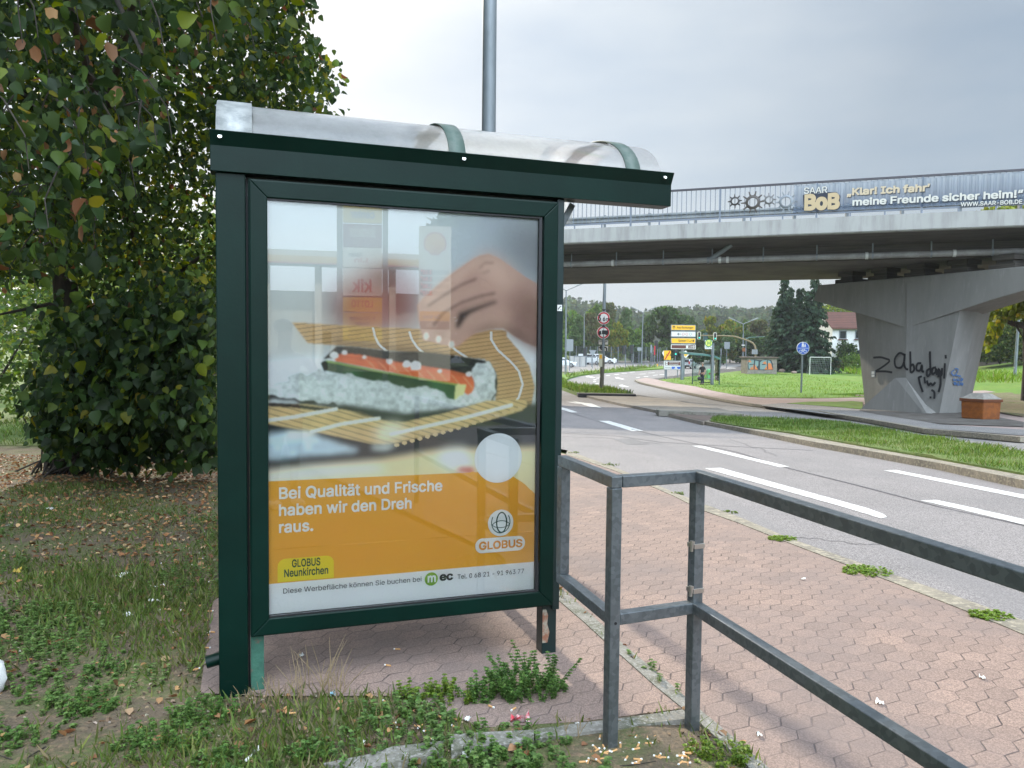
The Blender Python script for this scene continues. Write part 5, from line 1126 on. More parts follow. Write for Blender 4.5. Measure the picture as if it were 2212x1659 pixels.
t, k = place(*Z1(932, 950), 'town_end_sign', 'yellow town-end sign crossed by a red diagonal bar', 'road sign', dz=0)
a, b = Z1(917, 731), Z1(975, 812); x0, x1, z1, z0 = xof(t, *a), xof(t, *b), zof(t, *a), zof(t, *b); pole(t, z1, .05, name='post'); o = plate(t, (x0 + x1) / 2, (z0 + z1) / 2, x1 - x0, z1 - z0, 'yellow', 'board', -.1, .04)
ftext('Li 3', x0 + .25, (z0 + z1) / 2 - .05, .5, .22, 'inkblack', o, -.11); poly2(o, [(x0 + .05, z0 + .05), (x0 + .16, z0 + .02), (x1 - .05, z1 - .08), (x1 - .16, z1 - .02)], 'red', -.115)
t2 = mb = MB(); mb.add([(x0 - .22, -.06, z1 - .25), (x0 - .02, -.06, z1 - .65), (x0 - .02, -.06, z1 + .05)], [(0, 1, 2)]); mb.build('sign_edge', M['offwhite'], t)
t, k = place(*Z1(1092, 955), 'priority_sign', 'white-edged yellow diamond priority sign on a thin post', 'road sign'); c = Z1(1104, 764); cx, cz = xof(t, *c), zof(t, *c); s = .42
pole(t, cz, .045, name='post'); mb = MB(); mb.prism([(cx, -.08, cz - s), (cx + s, -.08, cz), (cx, -.08, cz + s), (cx - s, -.08, cz)], (0, .03, 0)); o = mb.build('diamond', M['offwhite'], t); poly2(o, [(cx, cz - s * .62), (cx + s * .62, cz), (cx, cz + s * .62), (cx - s * .62, cz)], 'yellow', -.09)

# bus stop: shelter, stop sign, bin, person
t, k = place(*Z1(1395, 1030), 'bus_stop_shelter', 'glass bus stop shelter with a curved green roof on the lawn', 'bus shelter')
def xz(x, y): return xof(t, *Z1(x, y)), zof(t, *Z1(x, y))
dk_t = mat('dark_teal_frame', (.012, .045, .045), .5)
xa, xb, xm = xz(1197, 1000)[0], xz(1398, 1000)[0], xz(1258, 1000)[0]; zr = xz(1398, 785)[1]; zl = xz(1105, 742)[1]
for i, (x_, y_, h_) in enumerate(((xa, 1.3, zl - .25), (xb, 0, zr), (xb - .3, 1.5, zr), (xz(1290, 900)[0], 1.5, zr + .2))): mb = MB(); mb.bar((x_, y_, -.1), (x_, y_, h_), .07, .07); mb.build('post', dk_t, t)
mb = MB(); P = [xz(1090, 744), xz(1160, 752), xz(1230, 757), xz(1300, 763), xz(1360, 775), xz(1408, 797)]
n_ = len(P); vs = [(x_, -.1, z_) for x_, z_ in P] + [(x_, 1.7, z_ + .05) for x_, z_ in P] + [(x_, -.1, z_ - .16) for x_, z_ in P] + [(x_, 1.7, z_ - .1) for x_, z_ in P]
fs = []
for i in range(n_ - 1): fs += [(i, i + 1, n_ + i + 1, n_ + i), (2 * n_ + i, 3 * n_ + i, 3 * n_ + i + 1, 2 * n_ + i + 1), (i, 2 * n_ + i, 2 * n_ + i + 1, i + 1), (n_ + i, n_ + i + 1, 3 * n_ + i + 1, 3 * n_ + i)]
fs += [(0, n_, 3 * n_, 2 * n_), (n_ - 1, 3 * n_ - 1, 4 * n_ - 1, 2 * n_ - 1)]; mb.add(vs, fs); mb.build('roof', mat('sea_green_roof', (.07, .16, .14), .4), t)
for (x0_, x1_, y_, z0_, z1_) in ((xa + .05, xm, 1.32, .25, zl - .5), (xm + .1, xb - .35, 1.5, .3, zr)):
    mb = MB(); mb.box(((x0_ + x1_) / 2, y_, (z0_ + z1_) / 2), (x1_ - x0_, .01, z1_ - z0_)); mb.build('glass_pane', M['farglass'], t)
mb = MB(); mb.box((xb, .75, (.3 + zr) / 2), (.01, 1.4, zr - .35)); mb.build('glass_pane', M['farglass'], t)
mb = MB(); mb.bar((xa, 1.3, .25), (xm, 1.4, .25), .05, .05); mb.bar((xm, 1.4, .12), (xb - .3, 1.5, .12), .05, .05); mb.build('bottom_rail', dk_t, t)
mb = MB(); mb.box((xb - .7, 1.1, .45), (1.1, .35, .06)); mb.bar((xb - 1.1, 1.1, 0), (xb - 1.1, 1.1, .45), .06, .06); mb.bar((xb - .3, 1.1, 0), (xb - .3, 1.1, .45), .06, .06); mb.build('bench', M['greyplate'], t)
t, k = place(*Z1(1335, 1030), 'bus_stop_sign', 'grey post with a green H bus stop flag beside the shelter', 'sign post')
pole(t, zof(t, *Z1(1340, 665)), .13, .12); a, b = Z1(1272, 641), Z1(1336, 718); x0, x1, z1, z0 = xof(t, *a), xof(t, *b), zof(t, *a), zof(t, *b)
o = plate(t, (x0 + x1) / 2, (z0 + z1) / 2, x1 - x0, z1 - z0, 'offwhite', 'flag', -.08, .04); cx, cz = (x0 + x1) / 2, z0 + (z1 - z0) * .68
hg = mat('stop_green', (.05, .22, .07), .5); hy = mat('stop_yellow', (.60, .62, .12), .5); mb = MB(); mb.disc((cx, -.09, cz), (0, -1, 0), .31, 0, 28); mb.build('green_ring', hg, o); mb = MB(); mb.disc((cx, -.094, cz), (0, -1, 0), .245, 0, 28); mb.build('yellow_disc', hy, o)
ftext('H', cx - .13, cz - .15, .26, .30, hg, o, -.098, .03); ftext('NVG', x0 + .06, z0 + .12, .26, .08, hg, o, -.098, .01); ftext('saarVV', x0 + .42, z0 + .10, .26, .07, 'inkblack', o, -.098, .01)
t, k = place(*Z1(1308, 985), 'waste_bin', 'green plastic waste bin with a rounded lid beside the bus stop post', 'litter bin'); a, b = Z1(1286, 890), Z1(1326, 978); x0, x1, z1, z0 = xof(t, *a), xof(t, *b), zof(t, *a), zof(t, *b)
w_ = x1 - x0; mb = MB(); mb.add([((-1) ** (i in (0, 3)) * w_ * q / 2, (-.25 if i < 2 else .25), z) for z, q in ((z0, .75), (z1 - .1, 1.0)) for i in range(4)], [(0, 1, 5, 4), (1, 2, 6, 5), (2, 3, 7, 6), (3, 0, 4, 7), (3, 2, 1, 0), (4, 5, 6, 7)]); mb.build('body', M['lime'], t, .05)
mb = MB(); mb.ico((0, 0, z1 - .08), w_ * .56, 2, 0, (1, .55, .34)); mb.build('lid', mat('pale_green_lid', (.22, .5, .26), .5), t); mb = MB(); mb.bar((w_ * .3, .3, -.1), (w_ * .3, .3, z1), .06, .06); mb.build('post', M['steel'], t)
mb = MB(); mb.disc((-.02, -.28, z1 - .45), (0, -1, 0), .1, .01, 12); mb.build('sticker', M['orange'], t)

def skin_body(name, pts, edges, m, parent, sub=1, root=0):
    """one continuous skinned surface over a joint graph; pts: (x, y, z, radius)"""
    me = bpy.data.meshes.new(name); me.from_pydata([p[:3] for p in pts], edges, []); me.materials.append(m); o = link(name, me, parent)
    sk = o.modifiers.new('skin', 'SKIN'); sk.use_smooth_shade = True
    for i, p in enumerate(pts): q = p[3] if isinstance(p[3], tuple) else (p[3], p[3]); me.skin_vertices[0].data[i].radius = q; me.skin_vertices[0].data[i].use_root = i == root
    if sub: s_ = o.modifiers.new('sub', 'SUBSURF'); s_.levels = sub; s_.render_levels = sub
    return o
def baked(o):
    dg = bpy.context.evaluated_depsgraph_get(); me = bpy.data.meshes.new_from_object(o.evaluated_get(dg)); o.modifiers.clear(); o.data = me; me.name = o.name; return o
skin_m = mat('skin', (.42, .235, .165), .55, col2=(.36, .18, .12), scale=9); hair_m = mat('dark_hair', (.02, .014, .01), .7)
def body_pts(la=((-.2, -.03, 1.42), (-.27, -.02, 1.14), (-.24, -.13, .90)), ra=((.2, -.03, 1.42), (.27, .0, 1.14), (.24, -.12, .90)), slim=1.0):
    P = [(0, 0, .93, (.135, .105)), (0, -.005, 1.10, (.13, .095)), (0, .005, 1.28, (.155, .11)), (0, .01, 1.42, (.12, .085)), (0, .005, 1.51, .055), (0, -.02, 1.60, (.07, .08)), (0, -.02, 1.70, (.075, .09)),
         (-.09, 0, .85, .085), (-.10, -.01, .48, .055), (-.10, .02, .09, .04), (-.11, -.13, .04, .035), (.09, 0, .85, .085), (.10, -.03, .48, .055), (.11, .0, .09, .04), (.12, -.15, .04, .035)]
    E = [(0, 1), (1, 2), (2, 3), (3, 4), (4, 5), (5, 6), (0, 7), (7, 8), (8, 9), (9, 10), (0, 11), (11, 12), (12, 13), (13, 14)]
    for arm in (la, ra):
        b = len(P); P += [(*arm[0], .052), (*arm[1], .042), (*arm[2], .028)]; E += [(3, b), (b, b + 1), (b + 1, b + 2)]
        w0, w1 = Vector(arm[1]), Vector(arm[2]); d = (w1 - w0).normalized(); sd = d.cross(Vector((1, 0, 0))).normalized(); pl2 = w1 + d * .07; P.append((*pl2, (.035, .02))); E.append((b + 2, b + 3))
        for f in range(4):
            tip = pl2 + d * (.075 - abs(f - 1.3) * .01) + sd * (f - 1.5) * .018; rt_ = pl2 + d * .02 + sd * (f - 1.5) * .017; c0 = len(P); P += [(*rt_, .009), (*tip, .0075)]; E += [(b + 3, c0), (c0, c0 + 1)]
        th = w1 + d * .03 + sd * -.03; c0 = len(P); P += [(*th, .011), (*(th + d * .04 - sd * .012), .009)]; E += [(b + 2, c0), (c0, c0 + 1)]
    return [(p[0], p[1], p[2], p[3]) for p in P], E
def face(t, sk, z=1.665):
    mb = MB(); mb.add([(-.014, -.108, z - .03), (.014, -.108, z - .03), (0, -.128, z - .035), (0, -.100, z + .02)], [(0, 2, 3), (2, 1, 3), (0, 1, 2)])
    for x in (-.032, .032): mb.ico((x, -.095, z + .012), .012, 1, 1)
    mb.add([(-.024, -.104, z - .062), (.024, -.104, z - .062), (.018, -.106, z - .073), (-.018, -.106, z - .073)], [(0, 1, 2, 3)], 2)
    for x in (-.08, .08): mb.ico((x, .0, z), .024, 1, 0, (.4, .8, 1.2))
    return mb.build('face', [sk, M['inkblack'], mat('lips', (.30, .11, .09), .5)], t)
t, k = place(*Z1(1250, 1028), 'person', 'person in a pale cap and dark clothes standing at the bus stop with a bag', 'person'); t.rotation_euler = (0, 0, R(-50)); t.scale = (1.0, 1.0, 1.0)
P, E = body_pts(); bod = baked(skin_body('body', P, E, skin_m, t)); face(t, skin_m)
shirt_m = mat('charcoal_shirt', (.022, .022, .024), .9); tr_m = mat('dark_jeans', (.018, .024, .036), .9)
baked(skin_body('shirt', [(0, 0, .90, (.16, .125)), (0, -.005, 1.10, (.155, .12)), (0, .005, 1.28, (.18, .13)), (0, .01, 1.42, (.14, .10)), (0, .005, 1.49, .065), (-.2, -.03, 1.42, .075), (-.255, -.02, 1.2, .065), (.2, -.03, 1.42, .075), (.255, 0, 1.2, .065)], [(0, 1), (1, 2), (2, 3), (3, 4), (3, 5), (5, 6), (3, 7), (7, 8)], shirt_m, t))
baked(skin_body('trousers', [(0, 0, .95, (.15, .12)), (-.09, 0, .84, .10), (-.10, -.01, .48, .075), (-.10, .02, .08, .062), (.09, 0, .84, .10), (.10, -.03, .48, .075), (.11, 0, .08, .062)], [(0, 1), (1, 2), (2, 3), (0, 4), (4, 5), (5, 6)], tr_m, t))
mb = MB(); mb.ico((0, -.01, 1.745), .108, 2, 0, (.95, 1.1, .75)); mb.box((0, -.15, 1.73), (.15, .12, .015)); mb.build('cap', mat('beige_cap', (.34, .28, .22), .9), t)
mb = MB(); mb.ico((.0, .035, 1.665), .088, 2, 0, (1, .95, 1.1)); mb.build('hair', hair_m, t)
for x_ in (-.105, .115): mb = MB(); mb.ico((x_, -.07, .045), .085, 2, 0, (.55, 1.6, .6)); mb.build('shoe', M['inkblack'], t)
tb = thing('shoulder_bag', 'dark shoulder bag hanging from the hand of the person at the bus stop', 'bag', Vector(t.location) + Vector((-.28, -.25, .38)))
mb = MB(); mb.ico((0, 0, .12), .2, 2, 0, (1, .6, .8), .05); mb.build('bag_body', mat('black_bag', (.02, .02, .022), .7), tb); mb = MB(); mb.tube([(-.1, 0, .25), (-.03, 0, .48), (.03, 0, .48), (.1, 0, .25)], .012, 6); mb.build('bag_handle', M['inkblack'], tb)

# traffic signals
sig_g = mat('lit_green_lens', (.0, .3, .2), .4); b_ = sig_g.node_tree.nodes['Principled BSDF']; b_.inputs['Emission Color'].default_value = (.05, 1, .75, 1); b_.inputs['Emission Strength'].default_value = .7
sig_off = mat('dark_lens', (.015, .012, .012), .3); sig_rim = mat('cream_backboard', (.68, .66, .50), .6)
def signal_head(parent, cx, cz, h_, y=-.2, board=True, lit=True):
    w_ = h_ * .42; o = plate(None, cx, cz, w_, h_, sig_rim if board else M['green_dk'], 'signal_head', y, .05, w_ * .28, parent=parent)
    mb = MB(); mb.box((cx, y - .06, cz), (w_ * .62, .16, h_ * .86)); mb.build('lamp_box', M['inkblack'], o, .02)
    for i in (1, 0, -1): mb = MB(); mb.disc((cx, y - .145, cz + i * h_ * .27), (0, -1, 0), w_ * .24, .01, 14); mb.build('lens', sig_g if (i == -1 and lit) else sig_off, o)
    return o
t, k = place(*Z1(1712, 790), 'traffic_signal_mast', 'curved ochre mast arm carrying two black traffic lights over the road', 'traffic light', D=98)
def xz(x, y): return xof(t, *Z1(x, y)), zof(t, *Z1(x, y))
mb = MB(); mb.tube([(0, 0, -1.5), (0, 0, xz(1712, 720)[1])] + [(xz(a, b)[0], 0, xz(a, b)[1]) for a, b in ((1708, 690), (1690, 665), (1650, 645), (1600, 628), (1530, 607), (1440, 602), (1210, 598))], [.16, .14, .13, .12, .11, .10, .09, .08, .06], 10); mb.build('mast_arm', mat('ochre_mast', (.22, .17, .09), .7), t)
for x_, y_ in ((1220, 601), (1358, 608)): c = xz(x_, y_); signal_head(t, c[0], c[1], 68 / 4.032 * k)
mb = MB(); c = xz(1280, 612); mb.box((c[0], .2, c[1]), (.5, .3, 1.0)); mb.build('signal_back', mat('teal_housing', (.02, .06, .06), .5), t)
mb = MB(); c = xz(1700, 742)
for i in range(3): mb.box((c[0] - .25 + i * .25, -.3, c[1]), (.18, .2, .6))
mb.build('control_boxes', M['greyplate'], t)
n_sig = 0
for (x_, y0_, y1_, lb, lit) in ((585, 857, 722, 'green signal post left of the lamp post, its head turned aside', False), (650, 847, 716, 'thin signal post with a dark head near the far fence', False), (1016, 815, 735, 'traffic light showing green beside the town-end sign', True), (243, 835, 738, 'dark traffic light above the parked van', False), (862, 832, 676, 'signal post with a triangular sign back before the trees', False)):
    t, k = place(*Z1(x_, y1_ + 10), 'traffic_light', lb, 'traffic light', 'small traffic lights round the junction', D=126 + n_sig * 2); n_sig += 1
    zg = tz(t.location.y) - t.location.z; mb = MB(); mb.tube([(0, 0, zg), (0, 0, .9)], .07, 8); mb.build('post', M['steel'], t); signal_head(t, .0 if lit else -.3, .1, 1.5, -.2, False, lit)
    if not lit: mb = MB(); mb.box((0, -.05, -3.4), (.2, .16, .4)); mb.build('push_button', M['yellow'], t)

# lamp posts
for (px_, yb, yt, D_, lb, arms) in ((60, 937, 203, 62, 'lamp post with two upswept arms beside the shelter edge', 1), (720, 883, 395, 104, 'lamp post with a twin-arm head before the dark round tree', 2), (218, 850, 408, 112, 'slim lamp pole standing behind the white van', 0), (1603, 915, 495, 84, 'grey lamp post with an orange notice left of the graffiti hut', 1), (1627, 850, 620, 110, 'thin lamp post with a level arm behind the graffiti hut', 3)):
    g = gnd(*Z1(px_, yb), .06); D_ = g.y; t = thing('street_lamp', lb, 'lamp post', g, 0, 'lamp posts round the junction'); h_ = zof(t, *Z1(px_ + (8 if arms != 1 else 5), yt)); lean = xof(t, *Z1(px_ + (15 if arms == 2 else 5), yt))
    mb = MB(); mb.tube([(0, 0, -.1), (lean * .5, 0, h_ * .5), (lean, 0, h_)], [.12, .10, .06], 10); mb.build('pole', M['steel'], t)
    if arms in (1, 2):
        for sg in (-1, 1): mb = MB(); mb.tube([(lean, 0, h_ - .1), (lean + sg * .25, 0, h_ + .05), (lean + sg * 1.2, 0, h_ + .45)], [.05, .05, .05], 8); mb.box((lean + sg * 1.5, 0, h_ + .58), (.9, .3, .12), Matrix.Rotation(R(-22 * sg), 3, 'Y')); mb.build('lamp_arm', M['greyplate'], t)
    if arms == 3: mb = MB(); mb.tube([(lean, 0, h_ - .2), (lean + .6, 0, h_ + .1), (lean + 3.5, 0, h_ + .25)], [.07, .06, .05], 8); mb.build('lamp_arm', mat('green_arm', (.10, .2, .17), .5), t)
    if px_ == 1603: a = Z1(1610, 723); o = plate(t, xof(t, *a), zof(t, *a), 27 / 4.032 * g.y / FPX, 33 / 4.032 * g.y / FPX, 'orange', 'notice', -.16, .03); mb = MB(); mb.box((xof(t, *a) - .1, -.1, zof(t, *Z1(1610, 684))), (.35, .2, .12)); mb.build('camera_box', M['offwhite'], t)
    if px_ == 720: a = Z1(703, 718); plate(t, xof(t, *a), zof(t, *a), 36 / 4.032 * g.y / FPX, .5, 'greyplate', 'street_name_plate', -.1, .03)
g = gnd(*Z2(2138, 826), .3); t = thing('street_lamp', 'leaning grey lamp post on the grass bank right of the pier', 'lamp post', dep(*Z2(2138, 826), 62), 0, 'lamp posts round the junction'); mb = MB(); mb.tube([(0, 0, -1), (xof(t, *Z2(2164, 500)), 0, zof(t, *Z2(2164, 500))), (xof(t, *Z2(2172, 440)), 0, zof(t, *Z2(2172, 440)))], [.12, .10, .08], 10); mb.build('pole', M['steel'], t); mb = MB(); mb.bar((xof(t, *Z2(2172, 440)), 0, zof(t, *Z2(2172, 440))), (xof(t, *Z2(2230, 438)), 0, zof(t, *Z2(2230, 438))), .15, .1); mb.build('lamp_arm', M['offwhite'], t)

# blue shared-path sign
t, k = place(*Z2(331, 1066), 'path_sign', 'round blue shared foot and cycle path sign on a grey post on the lawn', 'road sign'); c = Z2(343, 688); cx, cz, r_ = xof(t, *c), zof(t, *c), 53 / 3.907 * k
mb = MB(); mb.tube([(0, 0, -.1), (cx, 0, cz)], .06, 10); mb.build('post', M['steel'], t); mb = MB(); mb.disc((cx, -.08, cz), (0, -1, 0), r_, .03, 36); o = mb.build('sign_disc', M['offwhite'], t); mb = MB(); mb.disc((cx, -.088, cz), (0, -1, 0), r_ * .93, 0, 36); mb.build('blue_face', M['blue'], o)
poly2(o, [(cx - r_ * .88, cz - .012), (cx + r_ * .88, cz - .012), (cx + r_ * .88, cz + .012), (cx - r_ * .88, cz + .012)], 'offwhite', -.094)
for q, s_ in ((-.02, 1.0), (.12, .65)):
    z0_ = cz + .06; mb = MB(); mb.disc((cx + q, -.094, z0_ + .30 * s_), (0, -1, 0), .045 * s_, 0, 12); mb.build('symbol', M['offwhite'], o)
    poly2(o, [(cx + q - .07 * s_, z0_), (cx + q - .02, z0_), (cx + q, z0_ + .1 * s_), (cx + q + .02, z0_), (cx + q + .07 * s_, z0_), (cx + q + .06 * s_, z0_ + .24 * s_), (cx + q - .06 * s_, z0_ + .24 * s_)], 'offwhite', -.094)
mb = MB()
for q in (-.13, .13):
    for i in range(16): a, b = 2 * math.pi * i / 16, 2 * math.pi * (i + 1) / 16; mb.add([(cx + q + rr * math.cos(c_), -.094, cz - .2 + rr * math.sin(c_)) for c_ in (a, b) for rr in (.075, .10)], [(0, 1, 3, 2)])
for a, b in (((-.13, -.2), (-.04, -.08)), ((-.04, -.08), (.1, -.09)), ((.13, -.2), (.08, -.04)), ((0, -.2), (.1, -.09)), ((0, -.2), (-.04, -.08))): mb.bar((cx + a[0], -.095, cz + a[1]), (cx + b[0], -.095, cz + b[1]), .004, .022, up=(0, 0, 1))
mb.build('symbol', M['offwhite'], o)

# graffiti hut, boulders, goal
t, k = place(*Z1(1771, 935), 'utility_hut', 'low rendered hut with a flat brown roof and graffiti along the lawn', 'hut'); a, b = Z1(1645, 790), Z1(1898, 935); x0, x1, z1 = xof(t, *a), xof(t, *b), zof(t, *a)
mb = MB(); mb.box(((x0 + x1) / 2, 1.3, z1 / 2 - .1), (x1 - x0, 2.6, z1 + .1)); mb.build('wall', mat('pebbledash', (.23, .205, .17), .95, col2=(.16, .145, .12), scale=3, bump=.4, bscale=30), t)
mb = MB(); mb.box(((x0 + x1) / 2, 1.3, z1 + .0), (x1 - x0 + .35, 3.0, .16)); mb.build('roof', mat('brown_flat_roof', (.10, .075, .06), .9), t, .02)
def ht(pts, m, y, nm='painted_shape'): return poly2(t, [(xof(t, *Z1(*p)), zof(t, *Z1(*p))) for p in pts], m, y, nm)
teal = mat('pale_teal_spray', (.16, .24, .23), .8); org = mat('orange_spray', (.50, .16, .05), .8); dkg = mat('dark_spray', (.03, .04, .045), .8)
ht([(1646, 850), (1660, 812), (1700, 806), (1760, 815), (1800, 806), (1850, 812), (1866, 850), (1868, 900), (1790, 903), (1650, 896)], dkg, -.012)
ht([(1652, 850), (1664, 816), (1690, 812), (1740, 822), (1738, 860), (1700, 894), (1656, 890)], teal, -.018); ht([(1745, 840), (1775, 815), (1812, 812), (1842, 820), (1854, 850), (1838, 894), (1752, 896)], teal, -.018)
ht([(1650, 830), (1662, 808), (1680, 834)], org, -.024); ht([(1682, 896), (1700, 838), (1735, 896)], org, -.024); ht([(1790, 896), (1830, 836), (1850, 846), (1864, 896)], org, -.024); ht([(1775, 838), (1800, 822), (1812, 850), (1790, 852)], org, -.024); ht([(1664, 896), (1678, 868), (1688, 896)], org, -.024)
for pts in ([(1700, 812), (1712, 812), (1706, 894), (1696, 894)], [(1742, 815), (1754, 815), (1752, 896), (1744, 896)], [(1768, 850), (1800, 846), (1800, 854), (1768, 858)], [(1812, 815), (1820, 815), (1824, 892), (1814, 892)], [(1660, 850), (1700, 846), (1700, 853), (1660, 857)]): ht(pts, dkg, -.030, 'painted_line')
for (x_, y_, w_, h_, lb) in ((1946, 922, 56, 36, 'large brownish boulder right of the graffiti hut'), (2012, 921, 30, 14, 'small flat boulder between two larger ones'), (2050, 930, 56, 24, 'wide pale boulder near the blue path sign')):
    t, k = place(*Z1(x_, y_), 'boulder', lb, 'boulder', 'boulders on the lawn'); mb = MB(); mb.ico((0, 0, h_ / 4.032 * k * .35), w_ / 8.064 * k, 2, 0, (1, .8, h_ / w_ * 1.15), .10); o = mb.build('rock', mat('sandstone', (.20, .15, .12), .95, col2=(.28, .22, .18), scale=2, bump=.5), t)
t, k = place(*Z2(492, 890), 'football_goal', 'white-framed football goal with a dark net on the lawn', 'goal', D=93); a, b = Z2(407, 764), Z2(580, 890); x0, x1, z1 = xof(t, *a), xof(t, *b), zof(t, *a); zg = tz(t.location.y) + .06 - t.location.z
for x_ in (x0, x1): mb = MB(); mb.tube([(x_, 0, zg), (x_, 0, z1)], .04, 8); mb.build('goal_post', M['offwhite'], t)
mb = MB(); mb.tube([(x0, 0, z1), (x1, 0, z1)], .04, 8); mb.build('crossbar', M['offwhite'], t)
mb = MB()
for i in range(8): z_ = zg + (z1 - zg) * i / 8; mb.bar((x0, 1.0 - .7 * i / 8, z_), (x1, 1.0 - .7 * i / 8, z_), .02, .02)
for i in range(13): x_ = x0 + (x1 - x0) * i / 12; mb.bar((x_, 1.0, zg), (x_, .2, z1), .02, .02)
mb.build('net', M['greyplate'], t)

# house half hidden by the pier
t, k = place(*Z2(720, 800), 'house', 'white rendered house with a red tiled roof half hidden behind the pier', 'house', D=118); zg = tz(118) - t.location.z
def hz_(x, y): return xof(t, *Z2(x, y)), zof(t, *Z2(x, y))
hx0, hz1 = hz_(597, 508); hx1 = hx0 + 13.5; hd = 9.0; ridge = hz_(690, 370)
mb = MB(); mb.box(((hx0 + hx1) / 2, hd / 2, (zg + hz1) / 2 - .2), (hx1 - hx0, hd, hz1 - zg + .4)); mb.add([(hx0, 0, hz1), (hx0, hd, hz1), (hx0, hd / 2, ridge[1] - .1)], [(0, 1, 2)]); mb.add([(hx1, 0, hz1), (hx1, hd, hz1), (hx1, hd / 2, ridge[1] - .1)], [(2, 1, 0)]); mb.build('wall', M['white'], t)
def tiles():
    m = mat('red_roof_tiles', (.17, .065, .045), .8, col2=(.115, .05, .038), scale=1.2, hi=.7); tt_ = m.node_tree; b = tt_.nodes['Principled BSDF']; tc = N(tt_, 'ShaderNodeTexCoord'); wv = N(tt_, 'ShaderNodeTexWave'); wv.bands_direction = 'Z'; wv.inputs['Scale'].default_value = 1.1; wv.inputs['Distortion'].default_value = .4; tt_.links.new(tc.outputs['Object'], wv.inputs[0]); mx = N(tt_, 'ShaderNodeMixRGB', blend_type='MULTIPLY'); mx.inputs[0].default_value = .6
    tt_.links.new(b.inputs['Base Color'].links[0].from_socket, mx.inputs[1]); tt_.links.new(wv.outputs[0], mx.inputs[2]); tt_.links.new(mx.outputs[0], b.inputs['Base Color']); return m
mb = MB(); o_ = .5; mb.prism([(hx0 - .3, -o_, hz1 - .15), (hx0 - .3, hd / 2, ridge[1]), (hx0 - .3, hd + o_, hz1 - .15), (hx0 - .3, hd + o_, hz1 - .33), (hx0 - .3, hd / 2, ridge[1] - .2), (hx0 - .3, -o_, hz1 - .33)], (hx1 - hx0 + .6, 0, 0)); mb.build('roof', tiles(), t)
for (xa_, ya_, xb_, yb_) in ((651, 538, 714, 612), (786, 538, 850, 612), (645, 698, 709, 768), (781, 700, 845, 770)):
    a, b = hz_(xa_, ya_), hz_(xb_, yb_); cx, cz, w_, h_ = (a[0] + b[0]) / 2, (a[1] + b[1]) / 2, b[0] - a[0], a[1] - b[1]
    o = plate(t, cx, cz, w_, h_, 'greyplate', 'window', -.06, .07, .02); plate(t, cx, cz, w_ - .3, h_ - .3, 'window', 'pane', -.075, .01, .02, parent=o); plate(t, cx, cz - h_ / 2 - .08, w_ + .3, .14, 'brown', 'sill', -.2, .2, .02, parent=o)

